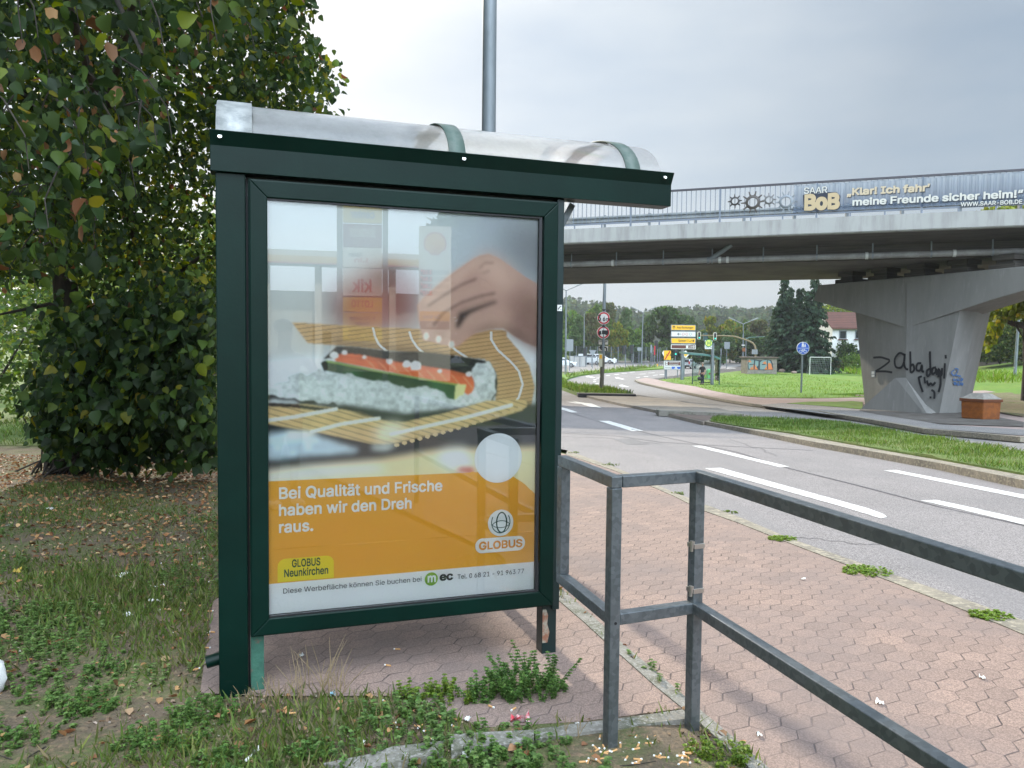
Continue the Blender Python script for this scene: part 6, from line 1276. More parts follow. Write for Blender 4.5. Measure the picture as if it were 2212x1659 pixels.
# vehicles
M['carwhite'] = mat('white_car_paint', (.66, .68, .68), .25, coat=.5); M['carsilver'] = mat('silver_car_paint', (.42, .46, .48), .25, .3, coat=.5); M['tyre'] = mat('tyre', (.015, .015, .016), .8); M['rim'] = mat('wheel_rim', (.4, .4, .4), .3, .8)
def vehicle(name, label, cat, loc, rz, L_, W_v, prof, cab, paint, wheels, wr, van=False):
    """prof: lower-body side outline (x along travel, z); cab: glass-house outline"""
    t = thing(name, label, cat, loc, rz)
    mb = MB(); mb.prism([(x, -W_v / 2, z) for x, z in prof], (0, W_v, 0)); body = mb.build('body', paint, t, .06, 3)
    mb = MB(); n = len(cab); ins = .13 * W_v if not van else .06 * W_v; zlo = min(z for _, z in cab); zhi = max(z for _, z in cab)
    f_ = lambda z: ins * (z - zlo) / (zhi - zlo)
    vs = [(x, -W_v / 2 + .03 + f_(z), z) for x, z in cab] + [(x, W_v / 2 - .03 - f_(z), z) for x, z in cab]; mb.add(vs, [tuple(range(n))[::-1], tuple(range(n, 2 * n))] + [(i, (i + 1) % n, (i + 1) % n + n, i + n) for i in range(n)]); mb.build('cabin', paint, t, .05, 3)
    zc_, hh = (zlo + zhi) / 2 + .02, (zhi - zlo)
    xs_ = [x for x, _ in cab]; fx = max(x for x, z in cab if z > zhi - .15); rx = min(x for x, z in cab if z > zhi - .15)
    for sg in (-1, 1):
        ycoord = lambda z: sg * (W_v / 2 - .03 - f_(z) + .012)
        for (a, b) in (((rx + fx) / 2 + .06, fx + .12), (rx + .05 if not van else (rx + fx) / 2 + .0, (rx + fx) / 2 - .02)):
            if a >= b: continue
            zl_, zh_ = zlo + .1, zhi - .12; q = [(a, ycoord(zl_), zl_), (b + (.3 if b > fx else 0), ycoord(zl_), zl_), (b, ycoord(zh_), zh_), (a, ycoord(zh_), zh_)]
            mb = MB(); mb.add(q, [(0, 1, 2, 3)] if sg < 0 else [(3, 2, 1, 0)]); mb.build('side_window', M['window'], t)
    ff = sorted([p for p in cab], key=lambda p: -p[0]); lo_f = ff[0]; hi_f = max((p for p in cab if p[1] > zhi - .1), key=lambda p: p[0])
    lo_r = ff[-1]; hi_r = min((p for p in cab if p[1] > zhi - .1), key=lambda p: p[0])
    for (lo, hi, nm) in ((lo_f, hi_f, 'windscreen'), (lo_r, hi_r, 'rear_window')):
        a = Vector((lo[0], 0, lo[1])); b = Vector((hi[0], 0, hi[1])); d = b - a; out = Vector((d.z, 0, -d.x)).normalized() * (.02 if nm == 'windscreen' else -.02)
        p0, p1 = a + d * .10 + out, a + d * .88 + out; w0, w1 = W_v / 2 - .14, W_v / 2 - .10 - ins
        mb = MB(); mb.add([(p0.x, -w0, p0.z), (p0.x, w0, p0.z), (p1.x, w1, p1.z), (p1.x, -w1, p1.z)], [(0, 1, 2, 3)]); mb.build(nm, M['window'], t)
    for x in wheels:
        for sg in (-1, 1):
            mb = MB(); mb.tube([(x, sg * (W_v / 2 - .2), wr), (x, sg * (W_v / 2 + .01), wr)], wr, 20); wh = mb.build('wheel', M['tyre'], t); mb = MB(); mb.disc((x, sg * (W_v / 2 + .016), wr), (0, sg, 0), wr * .62, .01, 16); mb.build('rim', M['rim'], wh)
    xf = max(x for x, _ in prof); xr = min(x for x, _ in prof); hl = mat('headlight', (.7, .7, .72), .1); tl_ = mat('tail_light', (.35, .01, .01), .2)
    for sg in (-1, 1):
        mb = MB(); mb.box((xf - .16, sg * (W_v / 2 - .24), .72 if not van else .85), (.3, .36, .16)); mb.build('headlight', hl, t, .03)
        mb = MB(); mb.box((xr + .05, sg * (W_v / 2 - .16), .95), (.12, .22, .42)); mb.build('tail_light', tl_, t, .02)
    mb = MB(); mb.box((xf - .05, 0, .34), (.16, W_v * .92, .3)); mb.build('front_bumper', M['black'] if van else paint, t, .04); mb = MB(); mb.box((xr + .04, 0, .42), (.14, W_v * .9, .26)); mb.build('rear_bumper', M['black'], t, .04)
    mb = MB(); mb.box((xr - .035, 0, .62), (.02, .5, .12)); mb.build('number_plate', M['offwhite'], t)
    return t
g = gnd(*Z1(290, 853), -.07)
vehicle('van', 'white delivery van with a driver at the open window at the far junction', 'van', g, R(-38), 5, 1.95, [(-2.5, .35), (-2.5, 1.25), (1.75, 1.25), (2.35, 1.1), (2.5, .85), (2.5, .35)], [(-2.48, 1.2), (-2.42, 1.92), (.75, 1.95), (1.0, 1.88), (1.85, 1.22)], M['carwhite'], (-1.55, 1.6), .34, True)
g = gnd(*Z1(398, 842), -.07); vehicle('parked_car', 'white saloon car behind the van at the far junction', 'car', g, R(-25), 4.5, 1.8, [(-2.2, .3), (-2.2, .9), (.9, .95), (2.0, .78), (2.2, .6), (2.2, .3)], [(-2.0, .9), (-1.3, 1.4), (.1, 1.45), (1.2, .93)], M['carwhite'], (-1.35, 1.35), .33)
g = gnd(*Z1(1125, 887), -.07); vehicle('silver_car', 'silver hatchback driving away behind the guide boards', 'car', g, R(62), 4.2, 1.8, [(-2.0, .3), (-2.05, .95), (1.0, .95), (1.9, .78), (2.05, .6), (2.05, .3)], [(-2.0, .92), (-1.6, 1.5), (.1, 1.52), (1.1, .93)], M['carsilver'], (-1.3, 1.3), .33)
g = gnd(*Z1(135, 806), -.0, ); g = dep(*Z1(40, 806), 118); g.z = tz(118); vehicle('estate_car', 'pale car partly hidden behind the low concrete wall', 'car', g, R(-10), 4.2, 1.8, [(-2.0, .3), (-2.05, .95), (1.0, .95), (1.9, .78), (2.05, .6), (2.05, .3)], [(-2.0, .92), (-1.6, 1.45), (.1, 1.48), (1.1, .93)], M['carwhite'], (-1.3, 1.3), .33)

# far fence, bollard signs, low wall with railing, sign backs
t = thing('mesh_fence', 'dark wire fence running along the far edge of the junction', 'fence', dep(*Z1(600, 800), 146)); t.location.z = tz(146); fo = Vector(t.location)
xL, xR = dep(1200, 780, 146).x - fo.x, dep(1440, 780, 146).x - fo.x
mb = MB(); nF = 16
for i in range(nF + 1): mb.bar((xL + (xR - xL) * i / nF, 0, 0), (xL + (xR - xL) * i / nF, 0, 3.1), .09, .09); 
for i in range(nF + 1):
    m2 = MB(); m2.bar((xL + (xR - xL) * i / nF, 0, 0), (xL + (xR - xL) * i / nF, 0, 3.1), .09, .09); m2.build('fence_post', M['steel'], t)
mb = MB()
for i in range(90): x_ = xL + (xR - xL) * i / 90; mb.bar((x_, .05, .1), (x_, .05, 3.0), .05, .02)
for z_ in (.1, 1.0, 2.0, 3.0): mb.bar((xL, .06, z_), (xR, .06, z_), .04, .06)
mb.build('wire_mesh', mat('dark_fence_wire', (.03, .04, .04), .6), t)
t, k = place(*Z1(160, 865), 'low_wall', 'pale weathered concrete wall stub beside the junction', 'wall', dz=.02); mb = MB(); mb.box((0, 0, .75), (2.6, .4, 1.7)); mb.build('slab', M['fascia_c'], t, .03)
t, k = place(*Z1(230, 866), 'guard_railing', 'low grey tube railing round the junction corner', 'railing', dz=.02)
for i in range(6): mb = MB(); mb.tube([(-1.8 + i * .95, 0, -.1), (-1.8 + i * .95, 0, 1.6)], .06, 8); mb.build('post', M['steel'], t)
mb = MB(); mb.tube([(-1.8, 0, 1.6), (2.95, 0, 1.6)], .06, 8); mb.build('top_rail', M['steel'], t); mb = MB(); mb.box((-.9, .25, .8), (1.9, .06, 1.3)); mb.build('dark_panel', mat('dark_panel', (.05, .06, .07), .6), t)
for (x_, yb, yt, w_, h_, lb, cat, mm) in ((98, 800, 632, 58, 105, 'back of a large grey direction board among the leaves', 'sign', 'greyplate'), (1466, 780, 656, 48, 60, 'back of a grey board standing before the far trees', 'sign', 'greyplate'), (806, 838, 680, 14, 70, 'narrow grey sign seen edge-on before the trees', 'sign', 'greyplate'), (836, 855, 690, 10, 80, 'red and white banded marker post', 'marker', 'red'), (485, 850, 795, 16, 46, 'small pale marker board on the traffic island', 'marker', 'offwhite'), (1414, 850, 712, 9, 60, 'plain grey sign post end beyond the shelter', 'post', 'steel')):
    t = thing('road_sign', lb, cat, dep(*Z1(x_, yt + h_ / 2), 122 if x_ != 98 else 100)); k = t.location.y / FPX; zg = tz(t.location.y) - t.location.z
    mb = MB(); mb.tube([(0, .06, zg), (0, .06, .3)], .06, 8); mb.build('post', M['steel'], t); plate(t, 0, 0, w_ / 4.032 * k, h_ / 4.032 * k, mm, 'board', -.03, .05)
t, k = place(*Z1(295, 800), 'yield_sign', 'back of a triangular give-way sign behind the van', 'road sign', D=112); zg = tz(112) - t.location.z; c = zof(t, *Z1(295, 745)); mb = MB(); mb.prism([(-.55, 0, c + .3), (.55, 0, c + .3), (0, 0, c - .65)], (0, .03, 0)); mb.build('board', M['greyplate'], t); mb = MB(); mb.tube([(0, .06, zg), (0, .06, c)], .05, 8); mb.build('post', M['steel'], t)
# ================================================================== VEGETATION AND LITTER
LIME = [(.020, .040, .013), (.033, .064, .016), (.058, .096, .016), (.12, .155, .014), (.18, .17, .02), (.14, .065, .028)]
def droop(n, out=None, k=.9):
    T = rdir(n) * .55 + np.array([0, 0, -k])
    if out is not None: T += out
    return T
def leafnormals(n, up=.7): v = rdir(n) + np.array([0, 0, up]); return v
def px_cloud(n_cl, per, poly, d0, d1, spread, size, seed, clip=10):
    """leaf positions in twig clusters filling the space behind an outline between two depths"""
    rng = np.random.default_rng(seed); xs = [p[0] for p in poly]; ys = [p[1] for p in poly]; C = []
    while len(C) < n_cl:
        x = rng.uniform(min(xs), max(xs), 400); y = rng.uniform(min(ys), max(ys), 400); ok = inpoly(x, y, poly)
        for a, b in zip(x[ok], y[ok]):
            D = rng.uniform(d0, d1) if not callable(d0) else d0(a, b, rng); p = dep(a, b, D)
            if p.z > .12: C.append(tuple(p))
    C = np.array(C[:n_cl]); P = np.repeat(C, per, 0) + rng.normal(size=(n_cl * per, 3)) * np.array([spread, spread, spread * .8])
    d = P - np.array(CAMP); kk = d @ np.array(_f); x = 1106 + FPX * (d @ np.array(_r)) / kk; y = 829.5 - FPX * (d @ np.array(_u)) / kk
    j = rng.normal(size=(2, len(P))) * clip
    ok = inpoly(x + j[0], y + j[1], poly) & (P[:, 2] > .03) & (kk > 1)
    return P[ok], C
# ---- the lime tree on the left: trunk, limbs, crown, overhanging branches, suckers round its foot
tg = gnd(318, 985); tree = thing('lime_tree', 'large lime tree with yellowing leaves overhanging the ground left of the shelter', 'tree', Vector((tg.x, 9.6, tz(9.6))))
TO = Vector(tree.location)
def L(v): return tuple(Vector(v) - TO)
mb = MB(); mb.tube([L((TO.x, 9.6, -.3)), L((TO.x + .02, 9.6, 1.2)), L((TO.x - .05, 9.6, 2.6)), L((TO.x - .1, 9.5, 4.2)), L((TO.x, 9.4, 6.5)), L((TO.x + .1, 9.4, 9))], [.17, .145, .135, .12, .085, .03], 14)
limbs = [((-4.6, 9.5, 2.6), (-4.0, 7.6, 3.6), (-3.2, 5.6, 3.9), (-2.4, 4.6, 3.6), (-2.0, 4.2, 3.0)), ((-4.6, 9.5, 3.2), (-4.9, 7.4, 4.0), (-4.2, 5.4, 4.0), (-3.6, 4.4, 3.2), (-3.3, 4.0, 2.5)), ((-4.6, 9.5, 4.0), (-3.6, 9.0, 5.2), (-2.7, 8.8, 5.9)), ((-4.6, 9.4, 3.0), (-5.6, 9.0, 3.8), (-6.6, 8.5, 4.4)),
         ((-4.6, 9.5, 5.0), (-3.4, 9.2, 6.4), (-2.6, 9.3, 7.2)), ((-4.6, 9.5, 2.0), (-3.7, 9.2, 2.5), (-3.1, 9.0, 2.4)), ((-4.6, 9.5, 1.6), (-5.4, 9.0, 1.9), (-6.0, 8.6, 1.7)), ((-4.6, 9.4, 3.6), (-5.0, 8.0, 5.0), (-4.0, 6.0, 5.6), (-3.0, 4.8, 5.0), (-2.2, 4.3, 4.3)), ((-4.0, 7.6, 3.6), (-2.9, 6.2, 4.6), (-1.9, 5.2, 4.6)),
         ((-3.6, 4.4, 3.2), (-3.0, 3.9, 3.0), (-2.6, 3.7, 2.6)), ((-3.2, 5.6, 3.9), (-2.2, 5.0, 4.1), (-1.6, 4.6, 3.9)), ((-4.9, 7.4, 4.0), (-5.2, 5.6, 3.6), (-4.6, 4.6, 2.9))]
for l in limbs: mb.tube([L(p) for p in l], list(np.linspace(.05 if len(l) > 3 else .04, .008, len(l))), 7)
mb.build('trunk', M['bark'], tree)
MIDP = [(-500, -700), (560, -700), (690, -60), (680, 20), (650, 50), (695, 105), (752, 165), (738, 190), (700, 232), (736, 250), (640, 300), (470, 330), (470, 800), (300, 740), (200, 640), (150, 600), (-500, 640)]
# crown of the tree, 7.5-11 m away
P1, C1 = px_cloud(1600, 52, MIDP, 7.2, 11.2, .27, .09, 21)
P1b, _c = px_cloud(420, 40, [(470, 300), (690, 296), (730, 420), (660, 640), (470, 760)], 9.0, 13.0, .3, .09, 27); P1 = np.concatenate([P1, P1b])  # extra crown hidden behind the shelter, added to shade the paved pad
n = len(P1); o1 = leaf_mesh('crown', P1 - np.array(TO), leafnormals(n), droop(n, rdir(n) * .6, .6), RNG.uniform(.035, .085, n), tints(n, LIME, [2.5, 4, 3.6, 1.2, .3, .12]), M['leaf'], tree)
# overhanging branches, 3.4-6 m away
NEARP = [(-500, -700), (720, -700), (700, 0), (610, 40), (480, 90), (430, 150), (350, 250), (335, 330), (240, 420), (225, 500), (140, 590), (60, 620), (-500, 640)]
P2, C2 = px_cloud(520, 15, NEARP, 3.8, 6.2, .15, .08, 22, 14)
n = len(P2); o2 = leaf_mesh('hanging_leaves', P2 - np.array(TO), leafnormals(n, .5), droop(n, rdir(n) * .5 + np.array([.35, 0, 0]), .55), RNG.uniform(.03, .095, n), tints(n, LIME, [4, 4, 3.0, 1.3, .4, .2]), M['leaf'], tree)
k = RNG.choice(n, 420, replace=False); P3 = P2[k] + RNG.normal(size=(420, 3)) * .04
leaf_mesh('bract_leaves', P3 - np.array(TO), rdir(420), droop(420, k=1.6), RNG.uniform(.05, .09, 420), tints(420, [(.23, .105, .04), (.30, .16, .06), (.15, .07, .03)], [2, 1, 2]), M['dry_leaf'], tree, shape='dry')
tw = MB()
for c in C2[::2]:
    e = Vector(c); s_ = e + Vector((RNG.normal() * .15 - .25, RNG.uniform(.2, .6), RNG.uniform(.15, .5))); tw.tube([L(s_), L((s_ + e) / 2 + Vector((0, 0, .05))), L(e), L(e + Vector((.05, -.05, -.18)))], [.007, .005, .004, .002], 5, cap=False)
tw.build('twigs', M['bark'], tree)
# suckers with large leaves down to the ground
SUCP = [(120, 640), (300, 640), (475, 600), (475, 1008), (300, 1012), (180, 1012), (110, 985), (90, 930), (30, 885), (60, 850), (100, 812), (60, 800), (150, 740), (110, 690)]
def dsuck(a, b, rng): return rng.uniform(7.4, 9.6) if b < 900 else rng.uniform(8.2, 9.6)
P4, C4 = px_cloud(520, 20, SUCP, dsuck, 0, .21, .12, 23, 30)
n = len(P4); leaf_mesh('sucker_leaves', P4 - np.array(TO), leafnormals(n, .9), droop(n, np.array([0, -.3, 0]), .6), RNG.uniform(.04, .125, n), tints(n, LIME[:5], [5, 4, 1.6, .7, .25]), M['leaf'], tree)
tw = MB()
for c in C4[::5]:
    b_ = Vector((TO.x + RNG.normal() * .25, 9.5 + RNG.normal() * .2, tz(9.5))); e = Vector(c); tw.tube([L(b_), L((b_ + e) / 2 + Vector((0, 0, .25))), L(e)], [.012, .008, .003], 5, cap=False)
tw.build('sucker_stems', M['bark'], tree)

# ---- shrubs and trees closing the view behind the lime tree
def bush(name, label, cat, c, rx, ry, rz, n, size, cols, wts, group=None, seed=0, trunk=0.0, sh='quad', m='leaf'):
    rng = np.random.default_rng(seed); t = thing(name, label, cat, (c[0], c[1], tz(c[1])), 0, group)
    k = max(12, n // 26); cl = rng.normal(size=(k, 3)); cl /= np.linalg.norm(cl, axis=1, keepdims=True); cl *= rng.uniform(.45, 1.0, (k, 1)) ** .5
    pts = np.repeat(cl, n // k, 0) + rng.normal(size=(k * (n // k), 3)) * .17; pts = pts * np.array([rx, ry, rz]) + np.array([0, 0, rz + trunk]); pts = pts[pts[:, 2] > .02]
    m_ = len(pts); leaf_mesh('foliage' if not trunk else 'crown', pts, rdir(m_) + np.array([0, -.2, .5]), rdir(m_) + np.array([0, 0, -.3]), rng.uniform(.6, 1.3, m_) * size, tints(m_, cols, wts), M[m], t, shape=sh)
    mb = MB()
    for i in range(5): a = rng.uniform(0, 6.28); mb.tube([(0, 0, -.2), (math.cos(a) * rx * .2, math.sin(a) * ry * .2, (rz + trunk) * .5), (math.cos(a) * rx * .55, math.sin(a) * ry * .5, rz * 1.25 + trunk)], [.05 + .03 * (trunk > 0) * rz, .04, .012], 6)
    mb.build('stems' if not trunk else 'trunk', M['bark'], t); return t
GRN = [(.045, .085, .022), (.075, .13, .028), (.11, .17, .03), (.16, .19, .035)]
HB = 'shrubs behind the lime tree'
bush('shrub', 'broad sunlit green shrub at the far left edge behind the lime tree', 'shrub', (-13.6, 19.5), 2.6, 1.8, 2.1, 5200, .13, GRN, [2, 3, 3, 1.5], HB, 31)
bush('shrub', 'tall shrub catching the sun through a gap in the lime leaves', 'shrub', (-10.4, 21.0), 2.4, 1.8, 2.5, 5200, .13, GRN, [2, 3, 3, 2], HB, 32)
bush('shrub', 'dark green shrub behind the trunk of the lime tree', 'shrub', (-7.4, 19.5), 2.2, 1.8, 2.4, 4200, .13, GRN, [3, 3, 2, 1], HB, 33)
bush('shrub', 'dense shrub just left of the shelter column in the back', 'shrub', (-5.2, 16.5), 1.9, 1.6, 2.2, 4200, .12, GRN, [4, 3, 1, .5], HB, 34)
bush('broadleaf_tree', 'leafy tree rising behind the shrubs at the far left', 'tree', (-27, 44), 6.0, 4.5, 4.6, 6000, .30, GRN, [3, 3, 2, .7], None, 35, 1.5)
bush('broadleaf_tree', 'leafy tree standing behind the crown of the lime tree', 'tree', (-15.0, 46), 6.0, 4.5, 4.8, 6000, .30, GRN, [3, 3, 2, .7], None, 36, 1.5)

# ---- trees beyond the junction: five crowns, copied
def crown_proto(nm, n, cols, wts, seed, lobes=26, shape=1.0, leaf=.055):
    """unit tree (height 1): lobed crown of small leaf faces and a forked trunk"""
    rng = np.random.default_rng(seed); P = []
    for i in range(lobes):
        a = rng.uniform(0, 6.28); h = rng.uniform(.14, .93); w_ = (math.sin(math.pi * min(1, max(.0, (h - .05) / .95)) ** .8) ** .6) * .40 * shape
        r_ = w_ * rng.uniform(.2, .95); c = np.array([r_ * math.cos(a), r_ * math.sin(a), h]); s = rng.uniform(.07, .14)
        q = rng.normal(size=(n // lobes, 3)); q /= np.linalg.norm(q, axis=1, keepdims=True); q *= rng.uniform(.55, 1.08, (len(q), 1)); P.append(c + q * s * np.array([1.15, 1.15, .85]))
    P = np.concatenate(P); P = P[(P[:, 2] > .05) & (P[:, 2] < 1.02)]; m_ = len(P)
    lobeshade = np.repeat(rng.uniform(.8, 1.2, lobes), n // lobes)[:m_][:, None]
    t = empty(nm); o = leaf_mesh('crown', P, rdir(m_) + np.array([0, 0, .6]), rdir(m_) + np.array([0, 0, -.4]), rng.uniform(.6, 1.4, m_) * leaf, tints(m_, cols, wts) * lobeshade, M['far_leaf'], t, shape='quad')
    mb = MB(); mb.tube([(0, 0, -.05), (.01, 0, .3), (0, .01, .6)], [.022, .016, .006], 7)
    for i in range(5): a = i * 1.3; mb.tube([(0, 0, .2 + .06 * i), (.15 * math.cos(a), .15 * math.sin(a), .42 + .07 * i), (.26 * math.cos(a), .26 * math.sin(a), .56 + .06 * i)], [.010, .006, .002], 5)
    mb.build('trunk', M['bark'], t); return t
DG = [(.032, .062, .02), (.05, .09, .026), (.075, .12, .032)]; MG = [(.055, .105, .025), (.085, .15, .03), (.12, .19, .04)]; YG = [(.09, .13, .02), (.14, .17, .025), (.20, .19, .03), (.22, .15, .03)]; OL = [(.07, .085, .03), (.10, .11, .04), (.12, .10, .05)]
PRO = {'dark': crown_proto('broadleaf_tree', 5200, DG, [3, 3, 1], 41, 34, 1.15), 'mid': crown_proto('broadleaf_tree', 4600, MG, [2, 3, 2], 42, 28, .95), 'yel': crown_proto('broadleaf_tree', 4600, YG, [3, 3, 1.5, .5], 43, 26, 1.25), 'oli': crown_proto('broadleaf_tree', 4200, OL, [2, 3, 1], 44, 26, 1.0), 'mid2': crown_proto('broadleaf_tree', 4200, [(.05, .10, .03), (.08, .13, .045), (.10, .15, .06)], [2, 2, 2], 45, 24, .8)}
used = set()
def far_tree(kind, x, ytop, wpx, D, label, rz=0.0, zb=None):
    """x centre and top in survey pixels of the first close-up, at D metres"""
    src = PRO[kind]; t = src if kind not in used else copy_tree(src); used.add(kind)
    top = dep(*Z1(x, ytop), D); z0 = tz(D) - .1 if zb is None else zb; h = top.z - z0; w_ = wpx / 4.032 / FPX * D / (.92 if kind in ('dark', 'yel') else .8)
    t.location = (top.x, D, z0); t.scale = (w_, w_, h); t.rotation_euler = (0, 0, rz); tag(t, label, 'tree', 'trees beyond the junction'); return t
for a in (('mid', 60, 330, 240, 172, 'tall mid-green tree at the left end beyond the junction, beside the shelter post'), ('mid2', 150, 430, 230, 156, 'bright green bushy tree above the parked van'), ('mid', 330, 300, 290, 176, 'tallest broad tree behind the height-limit sign'), ('oli', 430, 300, 220, 182, 'grey-olive tree top right of the height-limit sign pole'),
          ('oli', 280, 390, 200, 160, 'grey-olive willow-like tree left of the height-limit sign'), ('mid2', 590, 370, 220, 184, 'light green tree in the dip left of the twin lamp post'), ('yel', 520, 478, 190, 152, 'yellow-tinged low tree right of the height-limit sign'), ('mid', 640, 500, 200, 154, 'rounded green tree left of the twin-arm lamp post'),
          ('dark', 780, 420, 200, 168, 'dark green tree just behind the twin-arm lamp post'), ('dark', 960, 345, 420, 162, 'huge dark round tree left of the guide boards'), ('dark', 1110, 430, 230, 168, 'dark tree right behind the top yellow guide board'), ('yel', 1330, 428, 300, 150, 'broad yellow-green maple behind the traffic signal arm'), ('yel', 1500, 455, 260, 156, 'yellow-green tree above the curved signal arm'),
          ('mid', 1600, 440, 220, 165, 'green tree behind the lamp post with the orange notice'), ('oli', 1740, 450, 270, 160, 'brownish tree left of the spruces'), ('mid2', 1440, 560, 240, 146, 'mid-green tree below the signal arm'), ('dark', 1230, 560, 220, 148, 'dark lower tree behind the hanging traffic lights'), ('dark', 1640, 580, 260, 150, 'dark lower tree behind the graffiti hut'),
          ('mid', 860, 640, 260, 150, 'low green tree behind the junction signals'), ('dark', 420, 600, 240, 154, 'dark low tree behind the no-lorries sign'), ('mid2', 700, 660, 220, 149, 'small light tree right of the white car'), ('mid', 20, 560, 160, 140, 'bushy young tree behind the low wall'),
          ('dark', 1790, 610, 240, 148, 'dark low tree between the hut and the spruces'), ('dark', 1050, 640, 240, 149, 'dark low tree behind the tourist board'), ('dark', 200, 640, 240, 150, 'dark low tree behind the van roof')):
    far_tree(*a, rz=RNG.uniform(0, 6))
# ---- spruces
def spruce_proto(seed):
    rng = np.random.default_rng(seed); t = empty('spruce_tree'); P = []; T = []
    for i in range(46):
        h = .06 + .93 * i / 46; R_ = .25 * (1 - h) ** 1.12 + .006; nb = 7 if h < .8 else 5
        for j in range(nb):
            a = rng.uniform(0, 6.28); rr = R_ * rng.uniform(.55, 1.25); m_ = max(4, int(26 * rr / .2)); s = rng.uniform(.15, 1, m_)
            x = rr * s * math.cos(a) + rng.normal(size=m_) * .012; y = rr * s * math.sin(a) + rng.normal(size=m_) * .012; z = h - s * rr * .38 + s ** 2 * rr * .12 + rng.normal(size=m_) * .006
            P.append(np.stack([x, y, z], 1)); T.append(np.tile([math.cos(a), math.sin(a), -.7], (m_, 1)))
    P = np.concatenate(P); T = np.concatenate(T); m_ = len(P)
    leaf_mesh('crown', P, rdir(m_) * .6 + np.array([0, 0, 1]), T + rdir(m_) * .5, rng.uniform(.022, .045, m_), tints(m_, [(.025, .05, .028), (.04, .07, .04), (.065, .10, .06)], [3, 3, 1]), M['far_leaf'], t, shape='lime')
    mb = MB(); mb.tube([(0, 0, -.03), (0, 0, .5), (0, 0, .99)], [.014, .009, .001], 7); mb.build('trunk', M['bark'], t); return t
sp = spruce_proto(51)
for i, (x, yt, w_, D, lb) in enumerate(((198, 90, 330, 103, 'tallest spruce right of the graffiti hut'), (246, 158, 250, 106, 'slim spruce leaning close behind the tallest one'), (322, 170, 300, 101, 'middle spruce with a forked dark tip'), (448, 86, 370, 99, 'broad dark spruce left of the white house'), (118, 330, 230, 107, 'shorter spruce at the left of the group'), (388, 190, 270, 104, 'spruce half hidden between two taller ones'))):
    t = sp if i == 0 else copy_tree(sp); top = dep(*Z2(x, yt), D); z0 = tz(D) - .1; h = top.z - z0; t.location = (top.x, D, z0); k = (w_ / 3.907 / FPX * D) / .43; t.scale = (k, k, h); t.rotation_euler = (0, 0, i * 1.1); tag(t, lb, 'tree', 'spruces beside the lawn')
# ---- house garden, right-hand trees and shrubs
far_b = lambda *a, **k: bush(*a, m='far_leaf', **k)
def at2(x, y, D): p = dep(*Z2(x, y), D); return p
p = at2(720, 740, 116); far_b('ivy_shrub', 'dark ivy-clad shrub climbing the white house wall', 'shrub', (p.x, 116.2), 1.5, .7, 2.2, 1500, .3, DG, [2, 2, 1], seed=61)
p = at2(720, 790, 113); far_b('hedge', 'low dark hedge in front of the white house', 'hedge', (p.x, 113), 4.5, 1.0, .95, 1800, .3, DG, [2, 2, 1], seed=62)
p = at2(775, 840, 98); far_b('round_bush', 'clipped round bright green bush before the white house', 'shrub', (p.x, 98), 1.55, 1.4, 1.25, 2200, .16, MG, [1, 2, 2], seed=63)
p = at2(610, 420, 140); far_b('broadleaf_tree', 'bright yellow-green tree behind the roof of the white house', 'tree', (p.x, 140), 5, 4, 5.6, 3500, .4, [(.12, .17, .02), (.17, .22, .03), (.09, .14, .02)], [2, 2, 1], seed=64, trunk=2)
p = at2(690, 850, 108); far_b('shrub', 'reddish-brown low shrub beside the round bush', 'shrub', (p.x, 107), 2.2, 1.0, .8, 900, .22, [(.08, .05, .03), (.05, .06, .025)], [1, 1], seed=65)
for i, (x, D, rx, rz, lb) in enumerate(((1900, 84, 3.6, 1.9, 'dark shrub on the bank just right of the pier'), (2010, 82, 4.2, 2.4, 'large olive shrub on top of the grass bank'), (2130, 80, 3.8, 2.1, 'green shrub behind the leaning lamp post'), (2260, 80, 4.5, 2.6, 'shrub at the right edge of the grass bank'))):
    p = at2(x, 760, D); t = far_b('shrub', lb, 'shrub', (p.x, D), rx, 2.2, rz, 2600, .26, [(.06, .09, .025), (.10, .12, .03), (.04, .07, .02)], [2, 2, 2], 'shrubs on the grass bank', seed=70 + i); t.location.z = p.z - .6
for i, (x, y, D, r_, lb) in enumerate(((1980, 480, 98, 7.5, 'mid-green tree behind the shrubs right of the pier'), (2180, 440, 100, 8, 'tall green tree filling the gap at the right edge'), (1880, 560, 110, 6, 'pale green tree close to the pier edge'))):
    p = at2(x, y, D); t = far_b('broadleaf_tree', lb, 'tree', (p.x, D), r_, 5, r_ * .8, 3200, .45, MG, [1, 2, 2], None, seed=80 + i, trunk=1.0); t.location.z = 0.5
p = at2(1960, 690, 90); t = thing('garden_shed', 'brown boarded shed half hidden in the shrubs on the bank', 'shed', (p.x, 90, p.z - 2.2)); mb = MB(); mb.box((0, 0, 2.0), (5, 3, 4)); mb.build('wall', mat('brown_boards', (.09, .07, .055), .9, col2=(.05, .04, .03), scale=1, stretch=(1, 1, 12)), t); mb = MB(); mb.box((0, 0, 4.15), (5.6, 3.6, .3)); mb.build('roof', M['soffit'], t)
